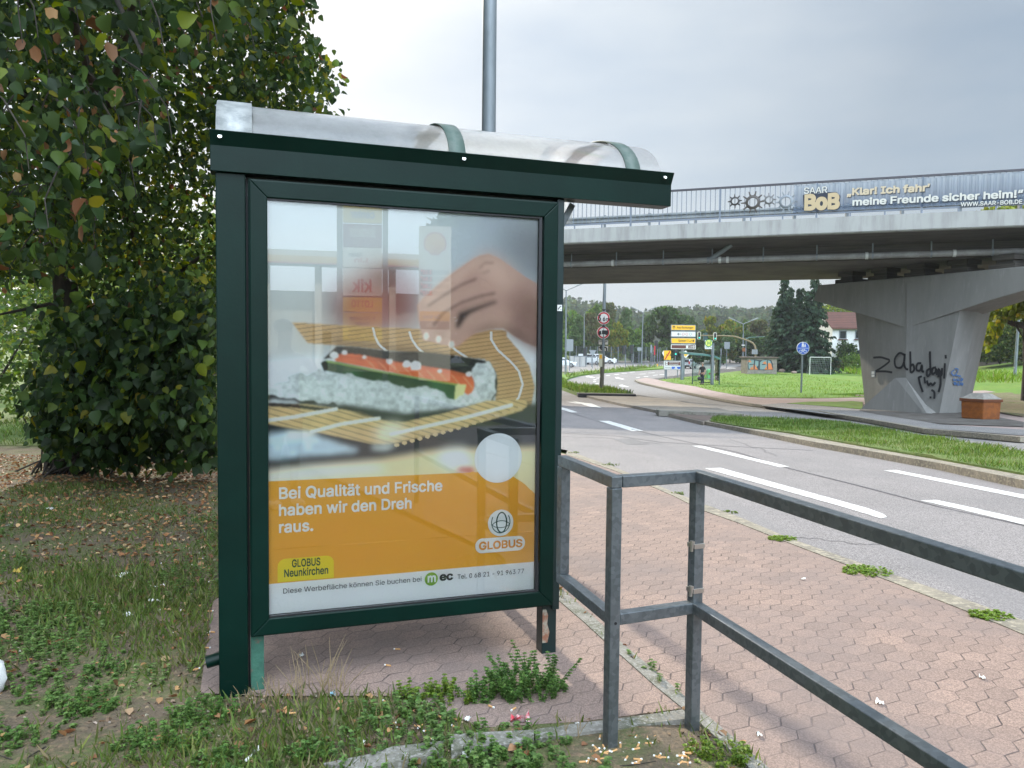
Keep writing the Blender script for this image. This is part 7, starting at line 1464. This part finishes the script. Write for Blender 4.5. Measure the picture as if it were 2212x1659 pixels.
# tree with a black bough hanging in behind the pier
tr_ = thing('walnut_tree', 'yellow-green tree with a dark crooked bough reaching in behind the pier', 'tree', (27.5, 41, tz(41))); o_ = Vector(tr_.location)
def q2(x, y, D): return tuple(dep(*Z2(x, y), D) - o_)
mb = MB(); mb.tube([(0, 0, -.2), (0, 0, 2), (-.2, 0, 4.5), (-.5, 0, 7)], [.3, .25, .2, .1], 10); mb.tube([(0, 0, 3.0), q2(2330, 525, 40.5), q2(2212, 500, 40), q2(2120, 480, 39.6), q2(2040, 440, 39.4), q2(1990, 385, 39.2), q2(1960, 350, 39)], [.22, .20, .17, .15, .11, .08, .05], 8)
for pts in ([(2060, 450), (1980, 420), (1900, 430)], [(2000, 400), (1930, 440), (1890, 490)], [(2120, 480), (2140, 400), (2200, 350)], [(2150, 490), (2170, 540), (2205, 600)], [(1990, 385), (1920, 400), (1880, 395)]): mb.tube([q2(x, y, 39.5) for x, y in pts], [.07, .045, .015], 6)
mb.build('trunk', M['bark'], tr_)
WN = [(1865, 330), (1900, 300), (2000, 280), (2400, 150), (2500, 420), (2212, 420), (2130, 400), (2090, 430), (2040, 470), (2010, 540), (1960, 620), (1900, 680), (1860, 690), (1870, 560), (1900, 450)]
P5, _ = px_cloud(220, 15, [Z2(*p_) for p_ in WN], 37.5, 42.5, .34, .3, 55, 3); P6, _ = px_cloud(150, 14, [Z4(*p_) for p_ in ((1830, 520), (1850, 462), (1960, 455), (2212, 440), (2400, 430), (2400, 520))], 43.5, 45.5, .3, .3, 56, 3)
P5 = np.concatenate([P5, P6]); n = len(P5); leaf_mesh('crown', P5 - np.array(o_), leafnormals(n), droop(n), RNG.uniform(.16, .30, n), tints(n, [(.12, .17, .02), (.17, .21, .025), (.22, .22, .03), (.07, .11, .02)], [3, 3, 1, 1]), M['leaf'], tr_)

# ---- wooded hill far behind
hb = MB(); cols_ = 40; prof = [(-400, 640), (900, 640), (1214, 642), (1290, 651), (1345, 668), (1400, 678), (1440, 668), (1500, 660), (1560, 664), (1640, 668), (1700, 662), (1800, 660), (2000, 655), (2300, 650), (2700, 650)]
px_ = np.linspace(-400, 2700, cols_ + 1); py_ = np.interp(px_, [p[0] for p in prof], [p[1] for p in prof]); vs = []; rid = []
for x, y in zip(px_, py_):
    top = dep(x, y + 30, 520); f0 = dep(x, 760, 330); f0.z = tz(330) - .5; mid = (f0 + top) / 2; mid.z = f0.z + (top.z - f0.z) * .62; back = Vector((top.x * 1.3, 640, 2)); vs += [f0, mid, top, back]; rid.append((f0, mid, top))
hb.add(vs, [(4 * i + k, 4 * i + 4 + k, 4 * i + 5 + k, 4 * i + 1 + k) for i in range(cols_) for k in range(3)], 0, True); tag(hb.build('hills', mat('forest_floor', (.03, .045, .02), .95)), kind='structure')
rng = np.random.default_rng(90); FP = []; FS = []; FT = []
for i in range(5200):
    u_ = rng.uniform(14, 34); a = int(u_); f = u_ - a; A = [rid[a][k].lerp(rid[min(a + 1, cols_)][k], f) for k in range(3)]; v = rng.uniform(0, 1) ** .7; p = A[0].lerp(A[1], v * 2) if v < .5 else A[1].lerp(A[2], v * 2 - 1)
    con = rng.random() < .35; hh = rng.uniform(5, 11); m_ = 9; cc = np.array([(.016, .036, .022), (.024, .05, .028)][rng.integers(2)]) if con else np.array([(.04, .075, .024), (.06, .10, .03), (.035, .06, .022), (.08, .10, .03)][rng.integers(4)])
    for j in range(m_):
        z = rng.uniform(.1, 1) * hh; rr = (1 - z / hh) * 2.4 + .2 if con else 2.8 * math.sqrt(max(0.05, 1 - (2 * z / hh - 1) ** 2)); an = rng.uniform(0, 6.28); FP.append((p.x + rr * math.cos(an), p.y + rr * math.sin(an), p.z + z)); FS.append(rng.uniform(1.4, 2.6) * (.7 if con else 1.15)); FT.append(cc * rng.uniform(.7, 1.35))
n = len(FP); tag(leaf_mesh('forest', FP, rdir(n) + np.array([0, -.4, .5]), rdir(n) + np.array([0, 0, -.5]), FS, np.array(FT) * .8, leafmat('forest_leaf', .10, .9, spec=.02), shape='quad'), 'distant wooded hillside fading to blue', kind='stuff')

# ---- ground cover: leaf litter, grass blades
def on_ground(n, xr, yr, dens, seed):
    rng = np.random.default_rng(seed); out = []
    while len(out) < n:
        x = rng.uniform(*xr); y = rng.uniform(*yr)
        if rng.random() < dens(x, y): out.append((x, y))
    return np.array(out)
def fbm(x, y): return .5 + .25 * math.sin(x * 1.7 + 1.3 * math.sin(y * 1.1)) + .25 * math.sin(y * 2.1 + 1.7 * math.sin(x * 1.3 + .5))
PADG = [(gnd(*p).x, gnd(*p).y) for p in ((432, 1497), (563, 1503), (702, 1503), (858, 1503), (945, 1527), (1035, 1572), (1262, 1558), (1476, 1530), (1206.7, 1296), (1145, 1210), (760, 1085), (460, 1300))]
PAVG = [(gnd(*p).x, gnd(*p).y) for p in ((1209, 1269.7), (1336, 1383.6), (1432, 1464.6), (1513, 1534.6), (1590, 1598), (1655, 1655))] + [(1.05, 2.1), (1.9, -6), (8, -6), (8, 14), (0, 14), (-1.5, 9)]
def hard(x, y): return bool(inpoly(np.array([x]), np.array([y]), PADG)[0]) or bool(inpoly(np.array([x]), np.array([y]), PAVG)[0])
def d_leaf(x, y):
    if hard(x, y): return 0
    far = min(1, max(0, (y - 4.6) / 2.5)); return min(1, .22 + .9 * far * (.5 + .5 * fbm(x * .7, y * .7)) if x < -.9 else .22)
G = on_ground(13000, (-9, .95), (1.9, 11.5), d_leaf, 101); n = len(G); P = np.column_stack([G, [tz(y) + .012 for _, y in G]])
tag(leaf_mesh('leaf_litter', P, rdir(n) * .55 + np.array([0, 0, 1]), rdir(n) * np.array([1, 1, .25]), RNG.uniform(.018, .052, n), tints(n, [(.29, .14, .06), (.40, .22, .10), (.19, .095, .045), (.46, .31, .17)], [3, 2.5, 2, 1]), M['dry_leaf'], shape='dry'), 'brown fallen leaves scattered over the bare soil', kind='stuff')
def d_grass(x, y):
    if hard(x, y): return 0
    g = fbm(x * 1.3 + 3, y * 1.5); return max(.06, min(1, (g - .40) * 2.2)) * (1.0 if y < 6 else .35) * (1 if x < -.5 else .35)
G = on_ground(42000, (-5.2, .95), (1.9, 8.5), d_grass, 102); n = len(G); P = np.column_stack([G, [tz(y) + .0 for _, y in G]])
tag(leaf_mesh('grass', P, rdir(n) + np.array([0, -1.0, 0]), rdir(n) * .62 + np.array([0, 0, 1]), RNG.uniform(.018, .075, n), tints(n, [(.085, .13, .028), (.125, .175, .04), (.17, .19, .06), (.22, .18, .10)], [3, 3, 1.2, .7]), M['grassblade'], shape='blade'), 'short patchy grass on the bare soil', kind='stuff')
def blades(name, poly, n, h, seed, cols, wts, dz, lbl):
    rng = np.random.default_rng(seed); xs = [p[0] for p in poly]; ys = [p[1] for p in poly]; out = []
    x = rng.uniform(min(xs), max(xs), n * 8); y = rng.uniform(min(ys), max(ys), n * 8); ok = inpoly(x, y, poly); x, y = x[ok][:n], y[ok][:n]; n = len(x)
    P = np.column_stack([x, y, [tz(b) + dz for b in y]]); hs = np.array([h * (.45 + .8 * fbm(a * 1.4, b * 1.4)) for a, b in zip(x, y)]) * rng.uniform(.6, 1.3, n)
    tag(leaf_mesh(name, P, rdir(n) + np.array([0, -1, 0]), rdir(n) * .6 + np.array([0, 0, 1]), hs, tints(n, cols, wts), M['grassblade'], shape='blade'), lbl, kind='stuff')
BRG = [(.075, .135, .02), (.10, .17, .028), (.15, .205, .045), (.055, .10, .018), (.20, .19, .08)]
gp = [gnd(p[0], p[1], .05) if len(p) == 2 else Vector((p[1], p[2], 0)) for p in GRASS_MEDIAN]; blades('grass', [(p.x, p.y) for p in gp], 32000, .085, 111, BRG, [3, 3, 1.2, 1.5, .5], .05, 'lush grass on the long traffic median')
gp = [gnd(*p, .1) for p in [(1206, 822), (1219, 818), (1222, 825), (1232, 829), (1256, 833.5), (1318, 841), (1370, 850.3), (1247, 848), (1214, 837)]]; blades('grass', [(p.x, p.y) for p in gp], 3200, .28, 112, BRG, [2, 3, 2, 1, .4], .1, 'tufty grass on the kerbed island under the height-limit sign')
lw = [gnd(*p, .06) for p in LAWN_LOW]; blades('grass', [(p.x, p.y) for p in lw] + [(26, 52), (33, 75), (gnd(1678, 806).x, gnd(1678, 806).y), (gnd(1510, 815).x, gnd(1510, 815).y)], 9000, .16, 113, [(.105, .20, .015), (.145, .225, .025), (.085, .16, .012), (.21, .22, .05)], [3, 2, 2, .4], .05, 'mown grass of the lawn behind the footway')
blades('grass', [(23, 45), (46, 45), (52, 75), (34, 80)], 4200, .5, 114, [(.095, .19, .015), (.14, .22, .03), (.19, .21, .07)], [3, 2, .6], .9, 'rough weedy grass on the right-hand bank')
blades('grass', [(-14, 13), (-7, 13), (-8, 20), (-14, 20)], 5000, .13, 115, BRG, [2, 3, 2, 1, .3], .0, 'sunlit grass behind the lime tree')
gp = [gnd(*p, .12) for p in [(1222, 812), (1256, 806), (1340, 797), (1432, 791), (1380, 798), (1306, 803), (1256, 808), (1225, 816)]]; blades('grass', [(p.x, p.y) for p in gp], 1500, .5, 116, BRG, [2, 3, 2, 1, .3], .08, 'grass strip on the inside of the road bend')

# feathery ground weeds and crumbs of litter
def d_weed(x, y): return 0 if hard(x, y) else max(0, min(1, (fbm(x * 2.1 + 9, y * 2.4 + 4) - .45) * 2.4)) * (1 if y < 4.2 else .25)
G = on_ground(2600, (-4.2, 1.0), (1.9, 6.5), d_weed, 103); rng = np.random.default_rng(104); P = []; T = []
for (x, y) in G:
    h = rng.uniform(.015, .06)
    for j in range(4):
        z = h * (j + 1) / 4
        for k in range(5): P.append((x, y, z)); a = k * 1.2566 + j; T.append((math.cos(a), math.sin(a), .3))
n = len(P); tag(leaf_mesh('ground_weeds', P, rdir(n) * .3 + np.array([0, 0, 1]), T, rng.uniform(.007, .016, n), tints(n, [(.08, .15, .035), (.12, .20, .05), (.16, .23, .07)], [2, 2, 1]), M['grassblade']), 'low feathery weeds spreading over the bare soil', kind='stuff')
G = on_ground(16000, (-5, 1.0), (1.9, 6.5), lambda x, y: 0 if hard(x, y) else 1, 105); n = len(G); P = np.column_stack([G, np.full(n, .006) + np.array([tz(y) for _, y in G])])
tag(leaf_mesh('litter_crumbs', P, rdir(n) * .8 + np.array([0, 0, 1]), rdir(n) * np.array([1, 1, .3]), RNG.uniform(.006, .022, n), tints(n, [(.16, .11, .07), (.26, .19, .12), (.07, .05, .035), (.36, .31, .24)], [3, 2, 2, .6]), M['dry_leaf'], shape='dry'), 'crumbs of bark, soil and broken leaf on the ground', kind='stuff')

# ---- weeds: separate small plants
def weed(x, y, r_, h, n, label, cols, seed, dry=False, D=None):
    g = gnd(x, y); rng = np.random.default_rng(seed); t = thing('weed_plant', label, 'weed', g, 0, 'weeds on the soil and kerb'); P = []; T = []; Nn = []; S_ = []; mb = MB()
    for i in range(n):
        a = rng.uniform(0, 6.28); q = r_ * math.sqrt(rng.random()); b = Vector((q * math.cos(a), q * .75 * math.sin(a), 0)); hh = h * rng.uniform(.45, 1.05) * (1 - .4 * q / r_); tip = b + Vector((rng.normal() * .3 * hh, rng.normal() * .3 * hh, hh)); mb.tube([b, b.lerp(tip, .5) + Vector((0, 0, hh * .08)), tip], [.0016, .0013, .0007], 4, cap=False)
        if dry: continue
        m_ = max(3, int(hh / .012))
        for j in range(m_):
            c = b.lerp(tip, (j + .5) / m_)
            for k in range(5): an = k * 1.2566 + j * .7; P.append(tuple(c)); T.append((math.cos(an), math.sin(an), .35)); Nn.append((rng.normal() * .3, rng.normal() * .3, 1)); S_.append(rng.uniform(.008, .015))
    mb.build('stems', mat('weed_stem', cols[0], .8) if not dry else M.setdefault('straw', mat('straw', (.26, .19, .10), .9)), t)
    if P: m_ = len(P); leaf_mesh('leaves', P, Nn, T, S_, tints(m_, cols, [1] * len(cols)), M['grassblade'], t, shape='lime')
WG = [(.06, .125, .025), (.09, .17, .035), (.12, .21, .05)]; WK = [(.16, .26, .03), (.21, .30, .045), (.12, .20, .03)]; WY = [(.12, .19, .02), (.16, .22, .03), (.08, .14, .02)]
for i, a in enumerate(((1140, 1500, .13, .24, 46, 'tall feathery green weed at the foot of the rusted right leg', WG), (1075, 1512, .12, .15, 40, 'bushy green weed left of the rusted right leg', WG), (985, 1508, .11, .10, 36, 'yellow-green leafy weed under the poster case', WY), (905, 1508, .08, .10, 24, 'small yellow-green weed nearest the middle under the poster', WY), (1195, 1490, .07, .07, 22, 'low sprawling weed right of the rusted leg', WG),
                       (668, 1628, .09, .07, 34, 'low green weed on the moss left of the kerb stones', WG), (1048, 1640, .08, .07, 30, 'small weed in front of the kerb stones', WG), (1130, 1652, .06, .05, 20, 'small weed at the lower edge in front of the kerb stones', WG), (180, 1530, .14, .09, 44, 'spreading weed on the soil at the left', WG), (345, 1610, .17, .08, 60, 'wide low weed patch at the lower left', WG), (440, 1552, .12, .10, 42, 'weed patch in front of the left shelter column', WG),
                       (60, 1600, .12, .07, 30, 'weed in the lower left corner', WG), (1555, 1640, .12, .07, 46, 'bright weed at the edging strip beside the second railing post', WY), (230, 1450, .10, .07, 26, 'weed among dry leaves left of the shelter', WG), (480, 1650, .12, .06, 40, 'weed at the lower edge below the left column', WG),
                       (1690, 1167, .11, .04, 80, 'flat green weed growing in the kerb joint, first beyond the railing', WK), (1872, 1238, .17, .045, 120, 'largest flat weed growing along the kerb joint', WK), (2140, 1334, .12, .04, 80, 'flat weed in the kerb joint near the right edge', WK), (1318, 1006, .12, .05, 20, 'weed at the kerb above the railing corner', WY), (1240, 979, .10, .05, 16, 'weed at the kerb beside the shelter', WY), (1466, 1068, .08, .04, 16, 'tiny weed in the kerb joint left of the second post', WY), (1580, 1108, .07, .03, 12, 'tiny weed in the kerb joint right of the second post', WY))): weed(*a, seed=200 + i)
for i, a in enumerate(((690, 1500, .12, .26, 40, 'clump of dry straw-coloured grass under the poster case', WG), (600, 1515, .10, .14, 34, 'dry grass tuft beside the pale green leg', WG), (770, 1535, .10, .10, 26, 'dry flattened grass tuft on the moss', WG), (500, 1530, .12, .10, 24, 'dry grass tuft at the foot of the left column', WG), (1240, 1600, .06, .12, 8, 'few dry brown stalks beside the first railing post', WG))): weed(*a, seed=260 + i, dry=True)

# ---- litter
butt_o = mat('filter_paper', (.55, .30, .12), .8); butt_w = mat('white_paper', (.70, .69, .65), .8)
def butt(name_label, x, y, group):
    g = gnd(x, y, .012); t = thing('cigarette_butt', name_label, 'cigarette butt', g, random.uniform(0, 6.28), group)
    if not butt_parts: 
        mb = MB(); mb.tube([(-.014, 0, 0), (.010, 0, 0)], .0038, 8); butt_parts.append(mb.build('filter', butt_o, t)); mb = MB(); mb.tube([(.010, 0, 0), (.017, .001, .001)], .0038, 8); butt_parts.append(mb.build('paper', butt_w, t))
    else:
        for p_ in butt_parts: c = p_.copy(); COL.objects.link(c); c.parent = t
butt_parts = []
for i in range(46): butt('cigarette butt in the dirt round the feet of the railing posts', random.uniform(1235, 1500), random.uniform(1560, 1655), 'cigarette butts round the railing posts')
for i in range(18): butt('cigarette butt on the bare soil left of the shelter column', random.gauss(430, 28), random.uniform(1180, 1470), 'cigarette butts left of the shelter')
for i in range(16): butt('cigarette butt on the mossy strip in front of the poster case', random.uniform(600, 1180), random.uniform(1515, 1600), 'cigarette butts in front of the shelter')
for (x, y, lb) in ((858, 1402, 'cigarette butt lying on the pavers under the poster, nearest the edge'), (838, 1437, 'cigarette butt wedged in a paver joint under the poster')): butt(lb, x, y, None)
def scrap(x, y, w_, h_, label, m=None, up=.007, name='paper_scrap', cat='litter', seed=0):
    rng = np.random.default_rng(seed + int(x)); g = gnd(x, y, .008); t = thing(name, label, cat, g, rng.uniform(0, 6.28)); mb = MB(); n = 5; vs = []
    for j in range(n + 1):
        for i in range(n + 1): vs.append((w_ * (i / n - .5) + rng.normal() * w_ * .05, h_ * (j / n - .5) + rng.normal() * h_ * .05, abs(rng.normal()) * up + .002))
    mb.add(vs, [(j * (n + 1) + i, j * (n + 1) + i + 1, (j + 1) * (n + 1) + i + 1, (j + 1) * (n + 1) + i) for i in range(n) for j in range(n)], 0, True); mb.build('crumpled_sheet', m or butt_w, t)
for a in ((266, 1242, .10, .06, 'crumpled white tissue in the grass left of the shelter'), (110, 1100, .11, .05, 'flat white paper strip among the dry leaves'), (345, 1268, .05, .03, 'small white paper scrap below the tissue'), (333, 1300, .06, .04, 'torn white scrap left of the column'), (20, 1136, .05, .04, 'tiny white scrap at the far left among leaves'), (275, 1330, .05, .035, 'pale scrap on the bare soil'), (545, 1635, .09, .012, 'thin white stick on the soil at the lower edge'), (783, 1610, .05, .02, 'grey foil strip on the moss'), (1013, 1632, .05, .045, 'clear plastic scrap in front of the kerb stones'), (1255, 1572, .05, .04, 'dark crushed cup lid beside the first post'), (1010, 1556, .025, .02, 'bent white card on the pavers edge'),
          (652, 1418, .02, .015, 'white bottle cap on the pavers under the poster'), (1735, 1252, .03, .02, 'white chip of paper on the pavement by the kerb'), (1900, 1520, .03, .03, 'white paper flake on the far pavement'), (2122, 1466, .025, .025, 'white flake beside a yellow leaf on the pavement'), (1640, 1590, .02, .02, 'white flake near the edging strip')): scrap(*a)
scrap(1122, 1560, .07, .025, 'red and white sweet wrapper on the moss near the kerb stones', mat('red_wrapper', (.50, .03, .05), .35, col2=(.7, .66, .64), scale=30), .015, 'sweet_wrapper'); scrap(718, 1503, .03, .02, 'small light blue scrap at the paver edge', mat('blue_scrap', (.25, .45, .55), .6), .01)
scrap(40, 1237, .05, .04, 'yellow fallen leaf lying alone at the left', mat('yellow_leaf', (.42, .30, .05), .7), .015, 'fallen_leaf', 'leaf')
g = gnd(-8, 1500, .0); t = thing('plastic_bag', 'white plastic bag lying at the left edge of the grass', 'bag', g); mb = MB(); mb.ico((-.05, 0, .07), .085, 3, 0, (1.0, .8, .95), .16); mb.build('bag_film', M['white'], t)
st = MB()
for i in range(60):
    x, y = random.uniform(-3.5, .7), random.uniform(2.0, 4.6)
    if hard(x, y): continue
    a = random.uniform(0, 6.28); l = random.uniform(.05, .2); st.tube([(x, y, .012), (x + l * .5 * math.cos(a), y + l * .5 * math.sin(a), .022), (x + l * math.cos(a + .3), y + l * math.sin(a + .3), .012)], [.0025, .002, .001], 5)
tag(st.build('twig_litter', M['bark']), 'thin dry twigs lying over the soil', kind='stuff')
# ================================================================== WHAT STANDS BEHIND THE CAMERA (seen mirrored in the case glass)
GP = SL + SN * -.001
def mir(x, y, dist):
    """point mirrored at this place of the poster close-up, dist metres out from the glass"""
    vx, vy = 548.6 + x / 3.506, 411.5 + y / 3.506; h = pln(vx, vy, GP, SN); d = (h - CAMP).normalized(); r_ = d - SN * (2 * d.dot(SN)); return h + r_ * dist
def facing(name, label, cat, x, y, dist, group=None):
    p = mir(x, y, dist); t = thing(name, label, cat, (p.x, p.y, tz(p.y) - .1 if p.y > -60 else -.1), 0, group); to = SL - p; t.rotation_euler = (0, 0, math.atan2(to.x, -to.y)); return t, p
def msize(px_, dist): return px_ / 3.506 / FPX * (dist + 3.4)
# fuel price pylon
d_ = 30; t, p = facing('price_pylon', 'white fuel price pylon with a shell emblem and red digits, mirrored in the glass', 'price sign', 1371, 720, d_); w_ = msize(237, d_); zt_ = mir(1371, 268, d_).z - t.location.z; zb_ = mir(1371, 1180, d_).z - t.location.z
zz = lambda y: mir(1371, y, d_).z - t.location.z
slab = plate(t, 0, (zt_ + .1) / 2, w_, zt_ - .1, mat('pylon_white', (.72, .74, .74), .4), 'slab', -.15, .3, .02)
poly2(t, [(.42 * w_ * .86 * math.sin(a) * (1.0 if abs(a) < 2.2 else .75), zz(405) + .42 * w_ * .9 * math.cos(a)) for a in np.linspace(-2.75, 2.75, 26)] , 'red', -.16, 'emblem_border')
em = poly2(t, [(.36 * w_ * .86 * math.sin(a) * (1.0 if abs(a) < 2.2 else .75), zz(405) + .36 * w_ * .9 * math.cos(a)) for a in np.linspace(-2.75, 2.75, 26)], 'yellow', -.165, 'emblem')
for a in np.linspace(-1.5, 1.5, 7):
    b0 = Vector((.03 * w_ * a, zz(480))); b1 = Vector((.32 * w_ * .86 * math.sin(a), zz(405) + .32 * w_ * .9 * math.cos(a))); nn = Vector((-(b1 - b0).y, (b1 - b0).x)).normalized() * .012; poly2(t, [tuple(b0 + nn), tuple(b0 - nn), tuple(b1 - nn), tuple(b1 + nn)], 'red', -.17, 'emblem_rib')
dg = mat('red_led_digits', (.5, .02, .03), .5); b_ = dg.node_tree.nodes['Principled BSDF']; b_.inputs['Emission Color'].default_value = (1, .05, .06, 1); b_.inputs['Emission Strength'].default_value = 1.2
for y, s_ in ((622, '2.10'), (674, '1.84'), (728, '1.80'), (780, '2.15')):
    o = plate(t, w_ * .26, zz(y), w_ * .38, msize(38, d_), 'inkblack', 'digit_field', -.165, .01); ftext(s_ + '⁹', w_ * .09, zz(y) - msize(13, d_), w_ * .34, msize(27, d_), dg, o, -.18, .02); plate(t, -w_ * .2, zz(y), w_ * .5, msize(34, d_), mat('pale_blue_row', (.42, .48, .50), .5), 'grade_row', -.16, .006)
for y0, y1, m_ in ((918, 990, 'yellow'), (992, 1052, 'inkblack')): o = plate(t, 0, (zz(y0) + zz(y1)) / 2, w_ * .94, zz(y0) - zz(y1), m_, 'service_panel', -.165, .01)
ftext('Car Wash', -w_ * .18, zz(972), w_ * .55, .16, 'blue', t, -.18, .01); ftext('café', -w_ * .1, zz(1035), w_ * .36, .17, 'offwhite', t, -.18, .01)
# shopping centre sign pylon
d_ = 26; t, p = facing('sign_pylon', 'tall shopping centre sign pylon with stacked coloured panels, mirrored in the glass', 'sign', 823, 620, d_); w_ = msize(280, d_); zz = lambda y: mir(823, y, d_).z - t.location.z
for sx in (-1, 1): mb = MB(); mb.box((sx * (w_ / 2 + .12), 0, zz(60) / 2), (.2, .25, zz(60))); mb.build('post', M['steel'], t)
for y0, y1, c, lines in ((110, 240, (.62, .50, .12), [('center', .62, 'blue', 205)]), (252, 430, (.22, .03, .06), [('Bäckerhaus Ecker', .66, 'offwhite', 350)]), (434, 586, (.70, .72, .72), [('Lin', .3, 'red', 545), ('Asien', .36, 'inkblack', 505)]), (592, 800, (.66, .62, .62), [('kik', .5, 'red', 770)]), (812, 920, (.70, .45, .02), [('LOTTO', .55, 'red', 885)]), (930, 1040, (.55, .40, .08), [('P  Für unsere', .66, 'inkblack', 980), ('Kunden', .36, 'inkblack', 1018)]), (1046, 1140, (.60, .50, .06), [('Öffnungszeiten', .7, 'inkblack', 1076), ('Montag - Samstag', .75, 'inkblack', 1104), ('7.00 - 20.00 Uhr', .7, 'inkblack', 1130)])):
    o = plate(t, 0, (zz(y0) + zz(y1)) / 2, w_, zz(y0) - zz(y1), mat('sign_panel_film', c, .45), 'sign_panel', -.12, .24, .02)
    for s_, f_, m_, yb in lines:
        cap = (zz(y0) - zz(y1)) * (.45 if len(lines) == 1 else .22); ftext(s_, (-w_ * f_ / 2) if len(lines) != 2 or s_ != 'Asien' else 0.0, zz(yb), w_ * f_ if s_ != 'Lin' else w_ * .35, cap, m_, o, -.13, .02)
# filling station canopy
d_ = 42; t, p = facing('station_canopy', 'flat filling station canopy with a yellow and red stripe, mirrored in the glass', 'canopy', 500, 520, d_); zz = lambda y: mir(500, y, d_).z - t.location.z; W0 = msize(1500, d_); cxx = -msize(60, d_)
for y0, y1, c, n_ in ((455, 500, (.72, .73, .72), 'white_band'), (500, 548, (.70, .42, .02), 'yellow_band'), (548, 560, (.45, .03, .03), 'red_band')): mb = MB(); mb.box((cxx, 3 if n_ == 'white_band' else -.02, (zz(y0) + zz(y1)) / 2), (W0, 6 if n_ == 'white_band' else .1, zz(y0) - zz(y1))); mb.build(n_, mat('canopy_' + n_, c, .5), t)
for q in (-.32, .05, .3): mb = MB(); mb.box((cxx + W0 * q, 2, zz(555) / 2), (.4, .4, zz(555))); mb.build('column', M['offwhite'], t)
mb = MB(); mb.box((cxx, 5, zz(760) / 2), (W0, 1, zz(690))); mb.build('shop_wall', mat('shop_wall', (.45, .44, .40), .8, col2=(.30, .30, .29), scale=.7), t)
# trees and hedge behind
for i, (x, y, r_, hh, lb) in enumerate(((1950, 430, 5.5, 11, 'dark tree mirrored at the right of the glass, behind the camera'), (2320, 300, 6, 13, 'tall dark tree beyond the right end of the mirrored view'), (1720, 640, 4, 7.5, 'lower dark tree mirrored beside the price pylon'), (380, 900, 4, 2.2, 'broad green hedge mirrored at the left of the glass'), (2700, 500, 7, 12, 'dark tree far right behind the camera'))):
    q = mir(x, y, 52 + i % 3 * 4); t = copy_tree(PRO['dark']); t.location = (q.x, q.y, -.2); t.scale = (r_ * 2.9, r_ * 2.9, hh * 1.35); t.rotation_euler = (0, 0, i); tag(t, lb, 'tree' if 'hedge' not in lb else 'hedge', 'trees behind the camera')
# the photographer
hp = mir(228, 1075, 3.85); print('MAN', hp); t = thing('person', 'person in a dark red tank top holding up a phone, mirrored in the case glass', 'person', (hp.x, hp.y, 0)); sc_ = (hp.z + .0) / 1.665; t.scale = (sc_,) * 3; t.rotation_euler = (0, 0, math.pi)
def loc(wx, wy, wz): return (-(wx - hp.x) / sc_, -(wy - hp.y) / sc_, wz / sc_)
hand = loc(hp.x + .30, hp.y + .24, 1.42); P, E = body_pts(la=((-.21, -.03, 1.40), (-.36, -.05, 1.20), hand), ra=((.2, -.0, 1.42), (.25, .03, 1.15), (.22, -.06, .92)))
baked(skin_body('body', P, E, skin_m, t)); face(t, skin_m)
mb = MB(); mb.ico((0, .025, 1.725), .102, 2, 0, (.9, 1.02, .72)); mb.build('hair', hair_m, t)
baked(skin_body('tank_top', [(0, 0, .88, (.155, .12)), (0, -.005, 1.10, (.15, .115)), (0, .005, 1.28, (.175, .128)), (0, .01, 1.40, (.12, .10)), (-.09, .01, 1.455, .045), (.09, .01, 1.455, .045)], [(0, 1), (1, 2), (2, 3), (3, 4), (3, 5)], mat('dark_red_vest', (.11, .025, .03), .9), t))
baked(skin_body('shorts', [(0, 0, .93, (.152, .12)), (-.09, 0, .82, .10), (-.10, -.01, .55, .088), (.09, 0, .82, .10), (.10, -.02, .55, .088)], [(0, 1), (1, 2), (0, 3), (3, 4)], mat('dark_shorts', (.02, .022, .028), .9), t))
for x_ in (-.105, .115): mb = MB(); mb.ico((x_, -.07, .045), .09, 2, 0, (.52, 1.6, .55)); mb.build('shoe', M['white'], t)
mb = MB(); mb.box((hp.x + .27, hp.y + .31, 1.50), (.076, .009, .15)); tag(mb.build('mobile_phone', mat('phone_case', (.12, .2, .08), .4)), 'mobile phone held up by the person mirrored in the glass', 'phone')

# ================================================================== SUMMER HAZE
mb = MB(); mb.box((0, 420, 31), (1420, 980, 66)); hz = tag(mb.build('haze', (lambda m: m)(bpy.data.materials.new('summer_haze'))), kind='stuff')
m = hz.data.materials[0]; m.use_nodes = True; t = m.node_tree; t.nodes.clear(); o = N(t, 'ShaderNodeOutputMaterial'); v = N(t, 'ShaderNodeVolumePrincipled'); v.inputs['Color'].default_value = (.80, .87, .95, 1); v.inputs['Density'].default_value = .00036; v.inputs['Anisotropy'].default_value = .3
t.links.new(v.outputs[0], o.inputs['Volume'])
